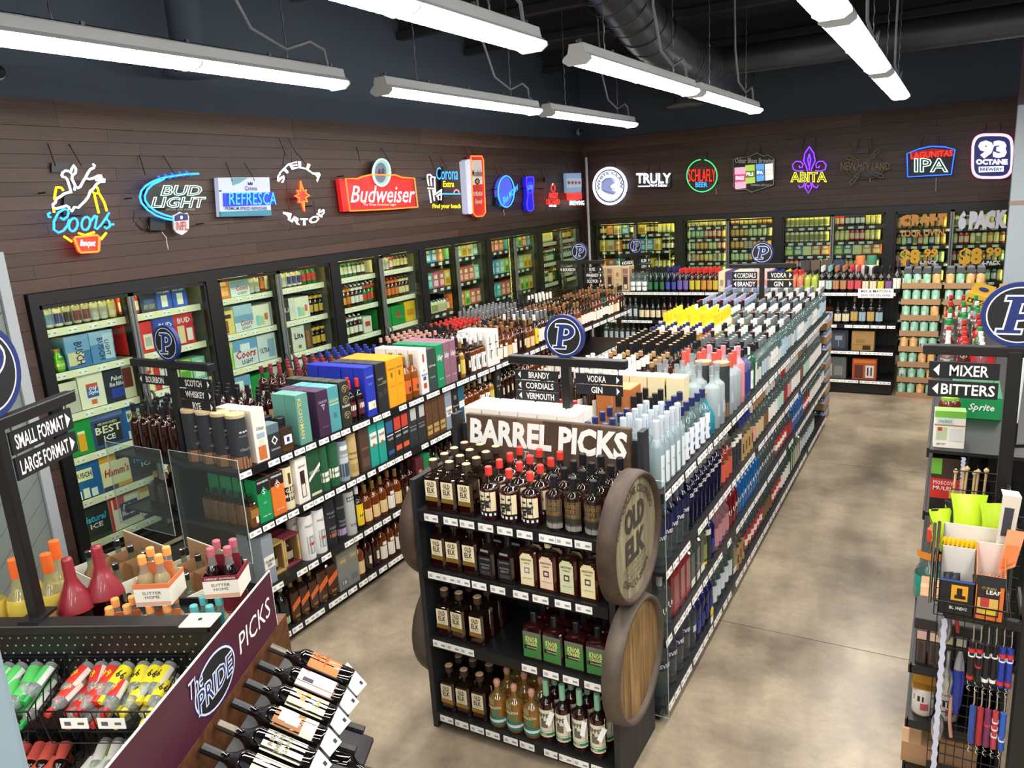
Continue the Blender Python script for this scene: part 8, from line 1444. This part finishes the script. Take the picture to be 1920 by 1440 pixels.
ck = [cork('17181c', [(-.09, 'c83030'), (-.108, 'e8e8e8'), (-.2, 'c83030')]), cork('17181c', [(-.09, 'c83030'), (-.108, 'e8e8e8'), (-.15, 'c83030')]), cork('17181c', [(-.1, 'e8e8e8'), (-.2, 'e8e8e8')]), cork('17181c', [(-.1, 'e8e8e8'), (-.2, 'e8e8e8')]), cork('2238a0', [(-.09, 'c83030'), (-.106, 'e8e8e8'), (-.2, 'c83030')]), cork('2238a0', [(-.09, 'c83030'), (-.106, 'e8e8e8'), (-.2, 'c83030')])]
for i, p in enumerate(ck): p.put((.145+i*.0235, 2.955+.004*(i % 2), 1.0), 0, '%s corkscrew, %s on the upper hooks of the end rack' % ('black striped' if i < 4 else 'blue striped', nth(i+1)), 'corkscrews on the end rack')
for i, p in enumerate([cork('2a4a9a', []), cork('a82a34', []), cork('7a2a5a', [(-.12, 'c84050')]), cork('b83a44', [(-.1, 'e8e8e8'), (-.13, 'e8e8e8'), (-.16, 'e8e8e8')]), cork('2a5ab8', [(-.17, 'e8e8e8')])]): p.put((.165+i*.024, 2.97, .73), 0, '%s corkscrew, %s on the lower hooks of the end rack' % (('blue', 'red', 'plum', 'red and white', 'bright blue')[i], nth(i+1)), 'corkscrews on the end rack')
for z, nn in ((1.0, 'upper'), (.735, 'lower')):
    for i in range(6): ob('hook', G().tube([(.145+i*.0235, 3.25, z-.0), (.145+i*.0235, 2.95, z+.004), (.145+i*.0235, 2.94, z+.015)], .002, CHROME, 4), er)
# things hanging on the grid
for i, (x, z, h_, kind_) in enumerate(((.06, .86, 'c8ccd0', 0), (.095, .9, 'b03a34', 1), (.12, .6, '26389c', 2), (.08, .62, 'b8bcc0', 0), (.10, .42, 'c89a8c', 1), (.06, .40, 'd0ccc0', 0))):
    if kind_ == 2: g = G().loft([[(a*cos(q)*.022, a*sin(q)*.012, zz) for q in [2*pi*k/10 for k in range(10)]] for a, zz in ((.3, -.16), (.8, -.1), (1.0, .0), (.9, .05), (.5, .1))], paint(h_, .3), True, True, True).loft([[(a*cos(q)*.022, a*sin(q)*.012, zz) for q in [2*pi*k/10 for k in range(10)]] for a, zz in ((.9, .05), (.7, .09), (.3, .13))], M('paddle_silver', 'a8b0b8', .3, .5), True, False, True); nm_, lb = 'bottle_stopper', 'blue and silver teardrop bar tool hanging on the wire grid'
    elif kind_ == 1: g = G().tube([(0, 0, .1), (.0, -.01, 0), (.01, -.01, -.08)], .007, paint(h_), 7).tube([(.0, 0, .1), (.02, 0, .14), (.0, 0, .17), (-.02, 0, .14), (0, 0, .1)], .004, CHROME, 5); nm_, lb = 'bottle_opener', '%s handled opener hanging on the wire grid' % ('red' if i == 1 else 'pink')
    else: g = G().lathe([(.008, -.1), (.022, -.08), (.026, -.02), (.02, .01), (.007, .03), (.007, .1)], M('shaker_steel', 'b8bcc0', .2, .8), 12); nm_, lb = 'jigger', 'silver jigger hanging on the wire grid, %s from the top' % ('first', '', '', 'second', '', 'third')[i]
    ob(nm_, g, loc=(x, 3.215, z), label=lb, cat='bar tool')
for i in range(6): ob('wooden_pick', G().tube([(0, 0, 0), (.004, .01, .13)], .006, M('pale_handle_wood', 'c8a878', .6), 7).lathe([(.011, .13), (.012, .14), (.0, .152)], M('pale_handle_wood', 'c8a878', .6), 8, X=T((.004, .01, 0))), loc=(.07+i*.024+.01*(i % 2), 4.22, 1.0+.01*(i % 3)), label='pale wooden handled pick hanging behind the cigar boxes, %s across' % nth(i+1), cat='bar tool', group='wooden picks on the grid')
g = G()
for k in range(8): g.tube([(.06, 4.235-.03*(k % 2), .80+k*.05), (.27, 4.235-.03*(k % 2), .80+k*.05)], .003, BLACK, 4)
for k in range(5): g.tube([(.07+k*.048, 4.25, .78), (.07+k*.048, 4.25, 1.17)], .003, BLACK, 4)
ob('wire_rack', g, label='black wire rack of picks across the shelf end', cat='rack', kind='stuff')
def clip(x, y, z0, z1, label):
    n = 34; P = [(x+.0022*(1 if k % 2 else -1), z0+(z1-z0)*k/n) for k in range(n+1)]
    g = G().add([(a-.009, y, z) for a, z in P]+[(a+.009, y+.002, z) for a, z in P], [(k, n+1+k, n+2+k, k+1) for k in range(n)], paint('c4c8e0'), False); ob('clip_strip', g, label=label, cat='clip strip', group='pale clip strips')
clip(.052, 2.955, .22, 1.0, 'pale scalloped clip strip hanging under the cigar basket'); clip(.105, 4.30, .84, 1.19, 'pale scalloped clip strip beside the red cocktail carton')
# carriers and trays by the last cooler
CR6 = Proto('six_pack_carrier', 'x', 'carton', G().bevbox(-.13, .13, 0, .1, 0, .12, .002, paint('c8a02c')), [('handle', G().add([(-.12, .05, .12), (.12, .05, .12), (.1, .05, .24), (-.1, .05, .24), (-.12, .056, .12), (.12, .056, .12), (.1, .056, .24), (-.1, .056, .24)], [(0, 1, 2, 3), (7, 6, 5, 4), (3, 2, 6, 7), (0, 3, 7, 4), (1, 5, 6, 2)], paint('c8a02c')), [('oval_print', G().add([(x, .0488, z) for x, z in arcpts(0, .18, .05, .024, 0, 360, 16)[:-1]], [tuple(range(16))], NAVY))]), ('print', text(G().box(-.11, .11, -.0012, -.0006, .02, .07, INK), '6 PACK', -.1, .1, .028, .062, YEL, 0, .03, f=up(-.002)), [])])
for i, (x, y, z, rz, rx) in enumerate(((.03, 10.15, 1.16, .3, -.35), (.36, 10.25, 1.16, -.15, -.35))): CR6.put(None, 0, 'yellow cardboard six pack carrier, %s the last cooler' % ('nearer the tray stacks before' if i == 0 else 'nearer the pale column before'), 'yellow six pack carriers', X=T((x+.22, y-.5, z-.0))@Matrix.Rotation(rz, 4, 'Y'))
TR3 = tray('cardboard_tray', .42, .30, .08); K_WB = can('beer_can', 'white and blue can', 'b8c0cc', r=.045, h=.15, lab=[(.2, .8, 60, paint('e0e4ec')), (.1, .3, 50, NAVY)])
for lv in range(6):
    TR3.put((.36, 9.55, lv*.19), 0, 'kraft tray of white cans, %s from the floor before the last cooler' % nth(lv+1), 'kraft trays of white cans')
    for i in range(4): K_WB.put((.36-.15+i*.1, 9.61, lv*.19+.005), 0, 'white and blue can, %s across in the %s tray' % (nth(i+1), nth(lv+1)), 'white cans before the last cooler')
pack('drink_carton', 'x', .3, .2, .24, 'dcd8d4', 'e8e4e0', [(0, 1, 0, .5, 'b8282c'), (.3, .6, .2, .36, 'e8e0dc')], (), True, 'carton').put((.62, 9.2, 1.0), 0, 'white and red carton standing by the pale column')
ob('display_stand', G().box(.46, .8, 9.1, 9.45, .0, 1.0, BLACK), label='black stand under the white and red carton', cat='stand')
dup = [k for k, v in LABELS.items() if v > 1]
